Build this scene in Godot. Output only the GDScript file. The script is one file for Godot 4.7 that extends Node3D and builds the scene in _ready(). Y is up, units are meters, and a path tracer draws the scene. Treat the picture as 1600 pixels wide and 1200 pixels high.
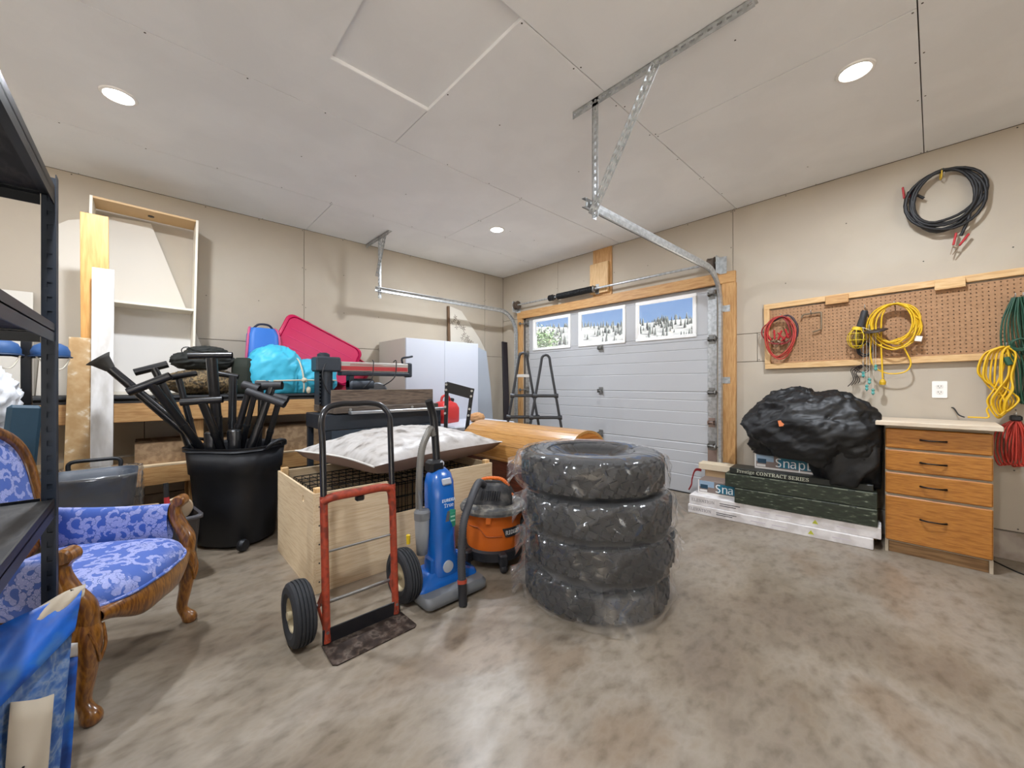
extends Node3D

const H := 2.74
const WL := -4.51      # left wall face
const WF := -4.0       # door wall face
const WR := 3.9
const WB := 3.6
var names := {}
var mt := {}
var tx := {}
var rng := RandomNumberGenerator.new()


# ---------------------------------------------------------------- materials
func noise_tex(key: String, freq: float, oct: int, colors: Array, stops: Array, size := 512, kind := FastNoiseLite.TYPE_SIMPLEX_SMOOTH, warp := 0.0, rid := false) -> NoiseTexture2D:
	if tx.has(key): return tx[key]
	var n = FastNoiseLite.new()
	n.seed = hash(key) % 10000
	n.noise_type = kind
	n.frequency = freq
	n.fractal_type = FastNoiseLite.FRACTAL_RIDGED if rid else FastNoiseLite.FRACTAL_FBM
	n.fractal_octaves = oct
	if warp > 0.0:
		n.domain_warp_enabled = true
		n.domain_warp_amplitude = warp
		n.domain_warp_frequency = freq * 0.7
	var t = NoiseTexture2D.new()
	t.width = size; t.height = size; t.seamless = true; t.noise = n
	var g = Gradient.new()
	var cs = PackedColorArray()
	var os = PackedFloat32Array()
	for i in colors.size():
		cs.append(Color(colors[i])); os.append(stops[i])
	g.colors = cs; g.offsets = os
	t.color_ramp = g
	tx[key] = t
	return t


func bump_tex(key: String, freq: float, oct: int, kind := FastNoiseLite.TYPE_SIMPLEX_SMOOTH) -> NoiseTexture2D:
	return noise_tex("bump_" + key, freq, oct, ["#000000", "#ffffff"], [0.0, 1.0], 256, kind)


func mat(key: String, c: String, rough := 0.6, metal := 0.0, o := {}) -> StandardMaterial3D:
	if mt.has(key): return mt[key]
	var m = StandardMaterial3D.new()
	m.resource_name = key
	m.albedo_color = Color(c)
	m.roughness = rough
	m.metallic = metal
	if o.has("tex"):
		m.albedo_texture = o.tex
		if not o.has("uv"):
			m.uv1_triplanar = true
			m.uv1_triplanar_sharpness = 4.0
			m.uv1_world_triplanar = o.get("world", false)
		m.uv1_scale = o.get("scale", Vector3.ONE)
	if o.has("bump"):
		m.heightmap_enabled = true
		m.heightmap_texture = o.bump
		m.heightmap_scale = o.get("bump_cm", 0.1)
		if not o.has("tex"):
			m.uv1_triplanar = true
			m.uv1_world_triplanar = o.get("world", false)
			m.uv1_scale = o.get("scale", Vector3.ONE)
	if o.has("coat"):
		m.clearcoat_enabled = true; m.clearcoat = o.coat; m.clearcoat_roughness = o.get("coat_rough", 0.15)
	if o.has("rim"):
		m.rim_enabled = true; m.rim = o.rim; m.rim_tint = 0.5
	if o.has("alpha"):
		m.transparency = BaseMaterial3D.TRANSPARENCY_ALPHA
		m.albedo_color.a = o.alpha
	if o.has("back"):
		m.backlight_enabled = true; m.backlight = Color(o.back)
	if o.has("spec"):
		m.metallic_specular = o.spec
	if o.has("twosided"):
		m.cull_mode = BaseMaterial3D.CULL_DISABLED
	mt[key] = m
	return m


func wood(key: String, tints: Array, axis: int, rough := 0.55, coat := 0.0, across := 4.0, along := 0.35) -> StandardMaterial3D:
	var k = key + "_" + "xyz"[axis]
	if mt.has(k): return mt[k]
	var stops = []
	for i in tints.size(): stops.append(0.25 + 0.5 * i / (tints.size() - 1.0))
	var t = noise_tex("wood_" + key, 0.02, 5, tints, stops, 512, FastNoiseLite.TYPE_SIMPLEX_SMOOTH, 12.0)
	var sc = Vector3.ONE * across
	sc[axis] = along
	var o = {"tex": t, "scale": sc, "world": false}
	if coat > 0.0: o["coat"] = coat
	return mat(k, "#ffffff", rough, 0.0, o)


func pine(axis: int) -> StandardMaterial3D: return wood("pine", ["#c9a06c", "#d6b07c", "#dcb987", "#d0a873"], axis)
func spf(axis: int) -> StandardMaterial3D: return wood("spf", ["#b48552", "#c2945e", "#cba06a", "#bb8c56"], axis)
func oak(axis: int) -> StandardMaterial3D: return wood("oak", ["#9c601f", "#b0722a", "#b97c33", "#a66826"], axis, 0.4, 0.3, 6.0, 0.6)
func ply(axis: int) -> StandardMaterial3D: return wood("ply", ["#cfb48f", "#d9c19c", "#dfc9a6", "#d4b992"], axis, 0.7, 0.0, 5.0, 0.25)


# ---------------------------------------------------------------- mesh tools
func S(smooth := false) -> SurfaceTool:
	var st = SurfaceTool.new()
	st.begin(Mesh.PRIMITIVE_TRIANGLES)
	st.set_smooth_group(1 if smooth else -1)
	return st


func v(st: SurfaceTool, p: Vector3, uv := Vector2.ZERO) -> void:
	st.set_uv(uv)
	st.add_vertex(p)


func tri(st: SurfaceTool, a: Vector3, b: Vector3, c: Vector3, out: Vector3) -> void:
	if (b - a).cross(c - a).dot(out) > 0.0:
		v(st, a); v(st, c); v(st, b)
	else:
		v(st, a); v(st, b); v(st, c)


func quad(st: SurfaceTool, a: Vector3, b: Vector3, c: Vector3, d: Vector3, out: Vector3) -> void:
	tri(st, a, b, c, out)
	tri(st, a, c, d, out)


func cbox(st: SurfaceTool, xf: Transform3D, size: Vector3, bev := 0.0) -> void:
	st.set_smooth_group(-1)
	var h = size * 0.5
	bev = minf(bev, minf(h.x, minf(h.y, h.z)) * 0.9)
	for a in 3:
		var u = (a + 1) % 3
		var w = (a + 2) % 3
		for s in [-1.0, 1.0]:
			var c = []
			for k in [[-1, -1], [-1, 1], [1, 1], [1, -1]]:
				var p = Vector3.ZERO
				p[a] = s * h[a]; p[u] = k[0] * (h[u] - bev); p[w] = k[1] * (h[w] - bev)
				c.append(xf * p)
			var n = Vector3.ZERO
			n[a] = s
			quad(st, c[0], c[1], c[2], c[3], xf.basis * n)
	if bev <= 0.0: return
	for a in 3:
		var u = (a + 1) % 3
		var w = (a + 2) % 3
		for su in [-1.0, 1.0]:
			for sw in [-1.0, 1.0]:
				var p1 = Vector3.ZERO
				var p2 = Vector3.ZERO
				p1[u] = su * h[u]; p1[w] = sw * (h[w] - bev)
				p2[u] = su * (h[u] - bev); p2[w] = sw * h[w]
				var e = Vector3.ZERO
				e[a] = h[a] - bev
				var n = Vector3.ZERO
				n[u] = su; n[w] = sw
				quad(st, xf * (p1 - e), xf * (p1 + e), xf * (p2 + e), xf * (p2 - e), xf.basis * n)
	for sx in [-1.0, 1.0]:
		for sy in [-1.0, 1.0]:
			for sz in [-1.0, 1.0]:
				var s = Vector3(sx, sy, sz)
				tri(st, xf * (s * Vector3(h.x, h.y - bev, h.z - bev)), xf * (s * Vector3(h.x - bev, h.y, h.z - bev)), xf * (s * Vector3(h.x - bev, h.y - bev, h.z)), xf.basis * s)


func bx(st: SurfaceTool, lo: Vector3, hi: Vector3, bev := 0.0) -> void:
	cbox(st, Transform3D(Basis(), (lo + hi) * 0.5), hi - lo, bev)


func bar(st: SurfaceTool, a: Vector3, b: Vector3, w: float, t: float, up := Vector3.UP, bev := 0.002) -> void:
	# a straight bar of section w (sideways) x t (along up)
	var z = (b - a).normalized()
	var x = up.cross(z)
	if x.length() < 0.01: x = Vector3.RIGHT.cross(z)
	x = x.normalized()
	cbox(st, Transform3D(Basis(x, z.cross(x), z), (a + b) * 0.5), Vector3(w, t, a.distance_to(b)), bev)


func tube(st: SurfaceTool, pts: Array, r, sides := 8, closed := false, caps := true) -> void:
	var n = pts.size()
	var frames = []
	var pn = Vector3.ZERO
	for i in n:
		var t: Vector3
		if closed: t = pts[(i + 1) % n] - pts[(i + n - 1) % n]
		else: t = pts[mini(i + 1, n - 1)] - pts[maxi(i - 1, 0)]
		t = t.normalized()
		if i == 0:
			pn = t.cross(Vector3.UP if absf(t.y) < 0.9 else Vector3.RIGHT).normalized()
		else:
			pn = (pn - t * pn.dot(t)).normalized()
		frames.append([pn, t.cross(pn)])
	var rings = []
	for i in n:
		var ring = []
		var rr: float = r[i] if r is Array else r
		for k in sides:
			var a = TAU * k / sides
			ring.append(pts[i] + (frames[i][0] * cos(a) + frames[i][1] * sin(a)) * rr)
		rings.append(ring)
	st.set_smooth_group(1)
	for i in (n if closed else n - 1):
		var A: Array = rings[i]
		var B: Array = rings[(i + 1) % n]
		var mid: Vector3 = (pts[i] + pts[(i + 1) % n]) * 0.5
		for k in sides:
			var k2 = (k + 1) % sides
			var c: Vector3 = (A[k] + A[k2] + B[k] + B[k2]) * 0.25
			quad(st, A[k], A[k2], B[k2], B[k], c - mid)
	if caps and not closed:
		st.set_smooth_group(-1)
		for e in [0, n - 1]:
			var dir: Vector3 = pts[0] - pts[1] if e == 0 else pts[n - 1] - pts[n - 2]
			for k in range(1, sides - 1):
				tri(st, rings[e][0], rings[e][k], rings[e][k + 1], dir)


func cyl(st: SurfaceTool, a: Vector3, b: Vector3, r: float, sides := 12, r2 := -1.0) -> void:
	tube(st, [a, b], [r, r if r2 < 0.0 else r2], sides)


func smoothed(pts: Array, sub := 6, closed := false) -> Array:
	var out = []
	var n = pts.size()
	for i in (n if closed else n - 1):
		var p0: Vector3 = pts[(i + n - 1) % n] if closed else pts[maxi(i - 1, 0)]
		var p1: Vector3 = pts[i]
		var p2: Vector3 = pts[(i + 1) % n]
		var p3: Vector3 = pts[(i + 2) % n] if closed else pts[mini(i + 2, n - 1)]
		for k in sub:
			out.append(p1.cubic_interpolate(p2, p0, p3, float(k) / sub))
	if not closed: out.append(pts[n - 1])
	return out


func lathe(st: SurfaceTool, xf: Transform3D, prof: Array, seg := 24, hard := true, arc := TAU, start := 0.0) -> void:
	# prof: [radius, height] pairs, walked with the outside on the right hand going up
	for i in prof.size() - 1:
		st.set_smooth_group(2 + i if hard else 1)
		var r0: float = prof[i][0]
		var y0: float = prof[i][1]
		var r1: float = prof[i + 1][0]
		var y1: float = prof[i + 1][1]
		var nr = y1 - y0
		var ny = r0 - r1
		for k in seg:
			var a0 = start + arc * k / seg
			var a1 = start + arc * (k + 1) / seg
			var am = (a0 + a1) * 0.5
			var p = func(r: float, y: float, a: float): return xf * Vector3(r * cos(a), y, r * sin(a))
			var n: Vector3 = xf.basis * Vector3(nr * cos(am), ny, nr * sin(am))
			if r0 < 1e-6: tri(st, p.call(0.0, y0, a0), p.call(r1, y1, a0), p.call(r1, y1, a1), n)
			elif r1 < 1e-6: tri(st, p.call(r0, y0, a0), p.call(0.0, y1, a0), p.call(r0, y0, a1), n)
			else: quad(st, p.call(r0, y0, a0), p.call(r1, y1, a0), p.call(r1, y1, a1), p.call(r0, y0, a1), n)


func grid(st: SurfaceTool, nu: int, nv: int, f: Callable, flip := false, smooth := true) -> void:
	var P = []
	for j in nv + 1:
		var row = []
		for i in nu + 1:
			row.append(f.call(float(i) / nu, float(j) / nv))
		P.append(row)
	st.set_smooth_group(1 if smooth else -1)
	for j in nv:
		for i in nu:
			var q = [[P[j][i], i, j], [P[j][i + 1], i + 1, j], [P[j + 1][i + 1], i + 1, j + 1], [P[j + 1][i], i, j + 1]]
			for t in ([[0, 2, 1], [0, 3, 2]] if flip else [[0, 1, 2], [0, 2, 3]]):
				for e in t:
					v(st, q[e][0], Vector2(float(q[e][1]) / nu, float(q[e][2]) / nv))


func extrude(st: SurfaceTool, xf: Transform3D, poly: PackedVector2Array, depth: float, smooth_side := false) -> void:
	var idx = Geometry2D.triangulate_polygon(poly)
	var h = depth * 0.5
	st.set_smooth_group(-1)
	for i in range(0, idx.size(), 3):
		for s in [-1.0, 1.0]:
			tri(st, xf * Vector3(poly[idx[i]].x, poly[idx[i]].y, s * h), xf * Vector3(poly[idx[i + 1]].x, poly[idx[i + 1]].y, s * h), xf * Vector3(poly[idx[i + 2]].x, poly[idx[i + 2]].y, s * h), xf.basis * Vector3(0, 0, s))
	var ccw = not Geometry2D.is_polygon_clockwise(poly)
	st.set_smooth_group(1 if smooth_side else -1)
	for i in poly.size():
		var a = poly[i]
		var b = poly[(i + 1) % poly.size()]
		var n = Vector2(b.y - a.y, a.x - b.x) * (1.0 if ccw else -1.0)
		quad(st, xf * Vector3(a.x, a.y, -h), xf * Vector3(b.x, b.y, -h), xf * Vector3(b.x, b.y, h), xf * Vector3(a.x, a.y, h), xf.basis * Vector3(n.x, n.y, 0))


func rrect(w: float, h: float, r: float, n := 5) -> PackedVector2Array:
	var p = PackedVector2Array()
	for c in [[1, 1, 0.0], [-1, 1, 0.25], [-1, -1, 0.5], [1, -1, 0.75]]:
		for k in n + 1:
			var a: float = TAU * (c[2] + 0.25 * k / n)
			p.append(Vector2(c[0] * (w / 2 - r) + r * cos(a), c[1] * (h / 2 - r) + r * sin(a)))
	return p


func loft(st: SurfaceTool, rings: Array, caps := true, smooth := true) -> void:
	# rings: arrays of equal point counts, closed around
	st.set_smooth_group(1 if smooth else -1)
	for i in rings.size() - 1:
		var A: Array = rings[i]
		var B: Array = rings[i + 1]
		var mid = Vector3.ZERO
		for p in A: mid += p
		for p in B: mid += p
		mid /= A.size() * 2.0
		for k in A.size():
			var k2 = (k + 1) % A.size()
			var c: Vector3 = (A[k] + A[k2] + B[k] + B[k2]) * 0.25
			quad(st, A[k], A[k2], B[k2], B[k], c - mid)
	if caps:
		st.set_smooth_group(-1)
		for e in [0, rings.size() - 1]:
			var R: Array = rings[e]
			var m = Vector3.ZERO
			for p in R: m += p
			m /= R.size()
			var o = Vector3.ZERO
			for p in rings[1 if e == 0 else rings.size() - 2]: o += p
			o /= R.size()
			for k in R.size(): tri(st, m, R[k], R[(k + 1) % R.size()], m - o)


func rr_ring(w: float, d: float, r: float, y: float, n := 4, off := Vector3.ZERO) -> Array:
	var a = []
	for p in rrect(w, d, minf(r, minf(w, d) * 0.49), n): a.append(Vector3(p.x, y, p.y) + off)
	return a


func T(p := Vector3.ZERO, deg := Vector3.ZERO) -> Transform3D:
	return Transform3D(Basis.from_euler(deg * PI / 180.0), p)


func obj(parent: Node3D, called: String, st, m: Material, xf := Transform3D()) -> MeshInstance3D:
	var o = MeshInstance3D.new()
	o.name = called
	if st is SurfaceTool:
		st.generate_normals()
		o.mesh = st.commit()
	else:
		o.mesh = st
	o.material_override = m
	o.transform = xf
	if parent == self: o.name = numbered(called)
	parent.add_child(o, true)
	return o


func numbered(called: String) -> String:
	if not names.has(called):
		names[called] = 0
		return called
	names[called] += 1
	return "%s_%03d" % [called, names[called]]


func thing(called: String, label: String, category: String, at := Vector3.ZERO, turn := 0.0, group := "") -> Node3D:
	var o = Node3D.new()
	o.name = numbered(called)
	add_child(o)
	o.position = at
	o.rotation_degrees.y = turn
	o.set_meta("label", label)
	o.set_meta("category", category)
	if group: o.set_meta("group", group)
	return o


func tag(o: Node3D, label: String, category: String, group := "") -> Node3D:
	o.set_meta("label", label)
	o.set_meta("category", category)
	if group: o.set_meta("group", group)
	return o


func copy(src: Node3D, label: String, at: Vector3, turn: float, group := "") -> Node3D:
	var o: Node3D = src.duplicate()
	o.name = numbered(String(src.name).split("_0")[0])
	add_child(o)
	o.position = at
	o.rotation_degrees.y = turn
	o.set_meta("label", label)
	if group: o.set_meta("group", group)
	return o


func structure(o: Node3D) -> Node3D:
	o.set_meta("kind", "structure")
	return o


func struct_root(called: String) -> Node3D:
	var o = Node3D.new()
	o.name = called
	names[called] = 0
	add_child(o)
	return structure(o)


func lettering(parent: Node3D, s: String, height: float, xf: Transform3D, m: Material, serif := false, weight := 400, italic := false, depth := 0.0012, part := "lettering") -> void:
	var t = TextMesh.new()
	var f = SystemFont.new()
	f.font_names = PackedStringArray(["Droid Serif" if serif else "Droid Sans"])
	f.font_weight = weight
	f.font_italic = italic
	t.font = f
	t.font_size = 32
	t.text = s
	t.pixel_size = height / 32.0 * 1.35
	t.depth = depth
	t.curve_step = 2.0
	obj(parent, part, t, m, xf)


# ---------------------------------------------------------------- stage
func _ready() -> void:
	rng.seed = 7
	var cam = Camera3D.new()
	cam.name = "camera"
	cam.fov = 2.0 * rad_to_deg(atan(600.0 / 613.0))
	cam.near = 0.03
	cam.far = 2000.0
	add_child(cam)
	cam.position = Vector3(0, 1.115, 0)
	cam.rotation_degrees = Vector3(0, 47.12, 0)
	cam.current = true

	var env = Environment.new()
	var sky = Sky.new()
	var sm = ProceduralSkyMaterial.new()
	sm.sky_top_color = Color("#2f6cb8")
	sm.sky_horizon_color = Color("#9cc0e6")
	sm.ground_horizon_color = Color("#9a948a")
	sm.ground_bottom_color = Color("#7d766c")
	sm.sun_angle_max = 1.0
	sm.energy_multiplier = 0.9
	sky.sky_material = sm
	env.background_mode = Environment.BG_SKY
	env.sky = sky
	env.tonemap_mode = Environment.TONE_MAPPER_LINEAR
	env.tonemap_exposure = 1.38
	env.sdfgi_enabled = true
	env.ssao_enabled = true
	env.ssil_enabled = true
	var we = WorldEnvironment.new()
	we.name = "world"
	we.environment = env
	add_child(we)

	var sun = DirectionalLight3D.new()
	sun.name = "sun"
	sun.light_color = Color("#fbfaf8")
	sun.light_energy = 14.0
	sun.light_angular_distance = 0.6
	sun.shadow_enabled = true
	sun.rotation_degrees = Vector3(-36, 102, 0)
	add_child(sun)

	ceiling_lights()
	room()
	outside()
	garage_door()
	build_all()


func ceiling_lights() -> void:
	var ring = mat("white_trim", "#f2f0ec", 0.4)
	var lens = StandardMaterial3D.new()
	lens.resource_name = "light_lens"
	lens.albedo_color = Color("#ffffff")
	lens.emission_enabled = true
	lens.emission = Color("#fffaf2")
	lens.emission_energy_multiplier = 12.0
	var spots = [
		[-0.28, -2.69, "round recessed ceiling light nearest the coiled black cables"],
		[-3.13, -2.69, "round recessed ceiling light near the far corner by the garage door"],
		[-3.13, 0.12, "round recessed ceiling light above the black shelving and armchair"],
		[-0.28, 0.12, "round recessed ceiling light over the near middle of the garage"],
		[-3.13, 2.85, "round recessed ceiling light over the rear left of the garage"],
		[-0.28, 2.85, "round recessed ceiling light over the rear right of the garage"],
	]
	for s in spots:
		var t = thing("ceiling_light", s[2], "light", Vector3(s[0], H, s[1]), 0.0, "recessed ceiling lights")
		var a = S()
		lathe(a, Transform3D(), [[0.062, -0.004], [0.066, -0.008], [0.078, -0.006], [0.082, 0.0]], 32)
		obj(t, "trim_ring", a, ring)
		var b = S()
		lathe(b, Transform3D(), [[0.0, -0.022], [0.03, -0.019], [0.05, -0.012], [0.064, -0.004]], 32, false)
		obj(t, "lens", b, lens)
		var l = AreaLight3D.new()
		l.name = "lamp"
		l.area_size = Vector2(0.12, 0.12)
		l.light_energy = 3.4
		l.light_color = Color("#eef5ff")
		l.area_range = 14.0
		l.shadow_enabled = true
		t.add_child(l)
		l.position = Vector3(0, -0.026, 0)
		l.rotation_degrees = Vector3(-90, 0, 0)


# ---------------------------------------------------------------- room
func panels(parent: Node3D, axis: int, face: float, thick: float, rects: Array, m: Material) -> void:
	# rects: [u0, v0, u1, v1]; axis 0: u=z v=y ; axis 1: u=x v=z ; axis 2: u=x v=y ; thick goes away from the room
	var g = 0.0023
	for r in rects:
		var lo = Vector3.ZERO
		var hi = Vector3.ZERO
		var ui: int = [2, 0, 0][axis]
		var vi: int = [1, 2, 1][axis]
		lo[ui] = r[0] + g; hi[ui] = r[2] - g; lo[vi] = r[1] + g; hi[vi] = r[3] - g
		lo[axis] = minf(face, face + thick); hi[axis] = maxf(face, face + thick)
		var a = S()
		bx(a, lo, hi, 0.0012)
		obj(parent, "drywall_panel", a, m)


func screws(parent: Node3D, axis: int, face: float, into: float, rects: Array, du: float, dv: float) -> void:
	var a = S()
	for r in rects:
		var w: float = r[2] - r[0]
		var h: float = r[3] - r[1]
		if w < 0.2 or h < 0.2: continue
		var nu = maxi(1, roundi(w / du))
		var nv = maxi(1, roundi(h / dv))
		for i in nu + 1:
			for j in nv + 1:
				if rng.randf() < 0.3: continue
				var u: float = clampf(r[0] + w * i / nu + rng.randf_range(-0.01, 0.01), r[0] + 0.015, r[2] - 0.015)
				var q: float = clampf(r[1] + h * j / nv + rng.randf_range(-0.02, 0.02), r[1] + 0.015, r[3] - 0.015)
				var p = Vector3.ZERO
				p[[2, 0, 0][axis]] = u; p[[1, 2, 1][axis]] = q; p[axis] = face
				var e = Vector3.ZERO
				e[axis] = -into * 0.0008
				var n = Vector3.ZERO
				n[axis] = -into
				var x = Vector3.ZERO
				x[(axis + 1) % 3] = 0.0045
				var y = Vector3.ZERO
				y[(axis + 2) % 3] = 0.0045
				a.set_smooth_group(-1)
				for k in 6:
					var a0 = TAU * k / 6.0
					var a1 = TAU * (k + 1) / 6.0
					var q0: Vector3 = p + x * cos(a0) + y * sin(a0)
					var q1: Vector3 = p + x * cos(a1) + y * sin(a1)
					tri(a, p + e, q0 + e, q1 + e, n)
					quad(a, q0, q1, q1 + e, q0 + e, q0 - p)
	var o = obj(parent, "screw_heads", a, mat("screw_dark", "#4a4640", 0.6, 0.2))
	o.set_meta("kind", "stuff")


func room() -> void:
	# floor
	var ft = noise_tex("concrete", 0.0035, 4, ["#827668", "#8d8273", "#958b7d", "#9b9286", "#908272"], [0.2, 0.4, 0.52, 0.66, 0.82], 1024, FastNoiseLite.TYPE_SIMPLEX_SMOOTH, 60.0)
	var fm = mat("polished_concrete", "#ffffff", 0.32, 0.0, {"tex": ft, "scale": Vector3(0.34, 0.34, 0.22), "world": true, "bump": bump_tex("concrete", 0.05, 5), "bump_cm": 0.05})
	var d = noise_tex("concrete_detail", 0.014, 7, ["#c4bdb4", "#e4e0da", "#f6f3ef", "#e9e3da"], [0.05, 0.36, 0.64, 0.92], 1024, FastNoiseLite.TYPE_SIMPLEX_SMOOTH, 14.0)
	fm.detail_enabled = true
	fm.detail_blend_mode = BaseMaterial3D.BLEND_MODE_MUL
	fm.detail_albedo = d
	fm.detail_uv_layer = BaseMaterial3D.DETAIL_UV_2
	fm.uv2_triplanar = true
	fm.uv2_world_triplanar = true
	fm.uv2_scale = Vector3(0.95, 0.95, 0.55)
	fm.roughness_texture = noise_tex("concrete_rough", 0.012, 5, ["#9a9a9a", "#ffffff"], [0.3, 0.75], 512)
	fm.roughness = 0.46
	var a = S()
	bx(a, Vector3(WL - 0.15, -0.12, WF - 0.2), Vector3(WR + 0.15, 0, WB + 0.15))
	structure(obj(self, "floor", a, fm))
	names["floor"] = 0

	var wallm = mat("bare_drywall", "#ffffff", 0.85, 0.0, {"tex": noise_tex("drywall", 0.006, 4, ["#b6ab9b", "#b9ae9d", "#bbb1a1"], [0.3, 0.5, 0.7], 512), "scale": Vector3.ONE * 0.4, "world": true})
	var ceilm = mat("ceiling_board", "#ffffff", 0.85, 0.0, {"tex": noise_tex("ceiling_paper", 0.006, 4, ["#eeeff0", "#f1f2f3", "#f3f4f5"], [0.3, 0.5, 0.7], 512), "scale": Vector3.ONE * 0.4, "world": true})
	var back = mat("wall_framing", "#5a5048", 0.9)
	var th = 0.012

	# ceiling: strips 1.22 m wide along z, butt joints staggered
	var ce = struct_root("ceiling")
	var s = S()
	bx(s, Vector3(WL - 0.15, H + 0.06, WF - 0.2), Vector3(WR + 0.15, H + 0.2, WB + 0.15))
	obj(ce, "joists", s, back)
	var xs = [WL, -3.69, -2.47, -1.25, -0.05, 1.17, WR]
	var starts = [-1.22, -2.42, -1.22, -2.44, -1.22, -2.44]
	var rects = []
	for i in 6:
		var zs = [WF]
		var z: float = starts[i]
		while z < WB:
			zs.append(z)
			z += 3.66
		zs.append(WB)
		for k in zs.size() - 1:
			if i == 2 and is_equal_approx(zs[k], -1.22):
				# one sheet, cut out round the attic hatch
				var c = S()
				bx(c, Vector3(xs[i] + 0.0025, H, -1.2175), Vector3(-2.0525, H + th, -0.6675))
				bx(c, Vector3(xs[i] + 0.0025, H, -0.6675), Vector3(xs[i + 1] - 0.0025, H + th, zs[k + 1] - 0.0025))
				obj(ce, "drywall_panel", c, ceilm)
			else:
				rects.append([xs[i], zs[k], xs[i + 1], zs[k + 1]])
	panels(ce, 1, H, th, rects, ceilm)
	screws(ce, 1, H, 1.0, rects, 0.61, 0.41)
	# attic hatch
	s = S()
	bx(s, Vector3(-2.07, H + 0.0215, -1.24), Vector3(-1.23, H + 0.034, -0.65), 0.001)
	obj(ce, "hatch_panel", s, ceilm)
	s = S()
	for r in [[-2.05, -1.235, -1.25, -1.222], [-2.05, -0.668, -1.25, -0.655], [-2.063, -1.235, -2.05, -0.655], [-1.25, -1.235, -1.237, -0.655]]:
		bx(s, Vector3(r[0], H + 0.001, r[1]), Vector3(r[2], H + 0.021, r[3]), 0.001)
	obj(ce, "hatch_frame", s, ceilm)

	# left wall
	var wl = struct_root("wall_left")
	s = S()
	bx(s, Vector3(WL - 0.15, 0, WF - 0.15), Vector3(WL - th - 0.001, H + 0.06, WB + 0.15))
	obj(wl, "framing", s, back)
	rects = [[WF, 1.525, -3.64, H], [-3.64, 1.525, -1.205, H], [-1.205, 1.525, 1.235, H], [1.235, 1.525, WB, H], [WF, 0.184, -2.42, 1.525], [-2.42, 0.184, 0.02, 1.525], [0.02, 0.184, 2.46, 1.525], [2.46, 0.184, WB, 1.525]]
	panels(wl, 0, WL, -th, rects, wallm)
	screws(wl, 0, WL, -1.0, rects, 0.41, 0.41)

	# door wall with its opening
	var wf = struct_root("wall_front")
	var x0 = -4.06
	var x1 = -1.42
	var yt = 2.07
	s = S()
	bx(s, Vector3(WL, 0, WF - 0.15), Vector3(x0, yt, WF - th - 0.001))
	bx(s, Vector3(x1, 0, WF - 0.15), Vector3(WR + 0.15, yt, WF - th - 0.001))
	bx(s, Vector3(WL, yt, WF - 0.15), Vector3(WR + 0.15, H + 0.06, WF - th - 0.001))
	obj(wf, "framing", s, back)
	rects = [[WL, 0.184, x0, yt], [WL, yt, -3.41, H], [-3.41, yt, -1.28, H], [-1.28, 1.572, 1.16, H], [x1, yt - 0.4, -1.28, yt], [x1, 0.184, -1.28, yt - 0.4], [-1.28, 1.317, -1.08, 1.572], [-1.08, 1.317, 1.16, 1.572], [-1.28, 0.184, 1.16, 1.317], [1.16, 0.184, WR, 1.317], [1.16, 1.317, WR, H]]
	panels(wf, 2, WF, -th, rects, wallm)
	screws(wf, 2, WF, -1.0, rects, 0.41, 0.41)

	# unseen walls close the room
	var wr = struct_root("wall_right")
	s = S()
	# a second overhead door on that side stands open to daylight
	bx(s, Vector3(WR, 0, WF - 0.15), Vector3(WR + 0.15, H + 0.06, 0.1))
	bx(s, Vector3(WR, 0, 3.4), Vector3(WR + 0.15, H + 0.06, WB + 0.15))
	bx(s, Vector3(WR, 2.3, 0.1), Vector3(WR + 0.15, H + 0.06, 3.4))
	obj(wr, "wall_surface", s, wallm)
	var wb = struct_root("wall_rear")
	s = S()
	bx(s, Vector3(WL - 0.15, 0, WB), Vector3(WR + 0.15, H + 0.06, WB + 0.15))
	obj(wb, "wall_surface", s, wallm)

	# concrete footing along the walls
	var cm = mat("footing_concrete", "#ffffff", 0.8, 0.0, {"tex": noise_tex("footing", 0.02, 5, ["#8d8172", "#a3968a", "#b0a598"], [0.3, 0.5, 0.7], 256), "scale": Vector3.ONE * 0.8, "world": true})
	for q in [["baseboard_left", Vector3(WL - 0.1, 0, WF), Vector3(WL + 0.006, 0.18, WB)], ["baseboard_front", Vector3(-1.25, 0, WF - 0.1), Vector3(WR, 0.18, WF + 0.006)], ["baseboard_corner", Vector3(WL, 0, WF - 0.1), Vector3(-4.16, 0.18, WF + 0.006)]]:
		s = S()
		bx(s, q[1], q[2], 0.004)
		structure(obj(self, q[0], s, cm))


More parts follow.
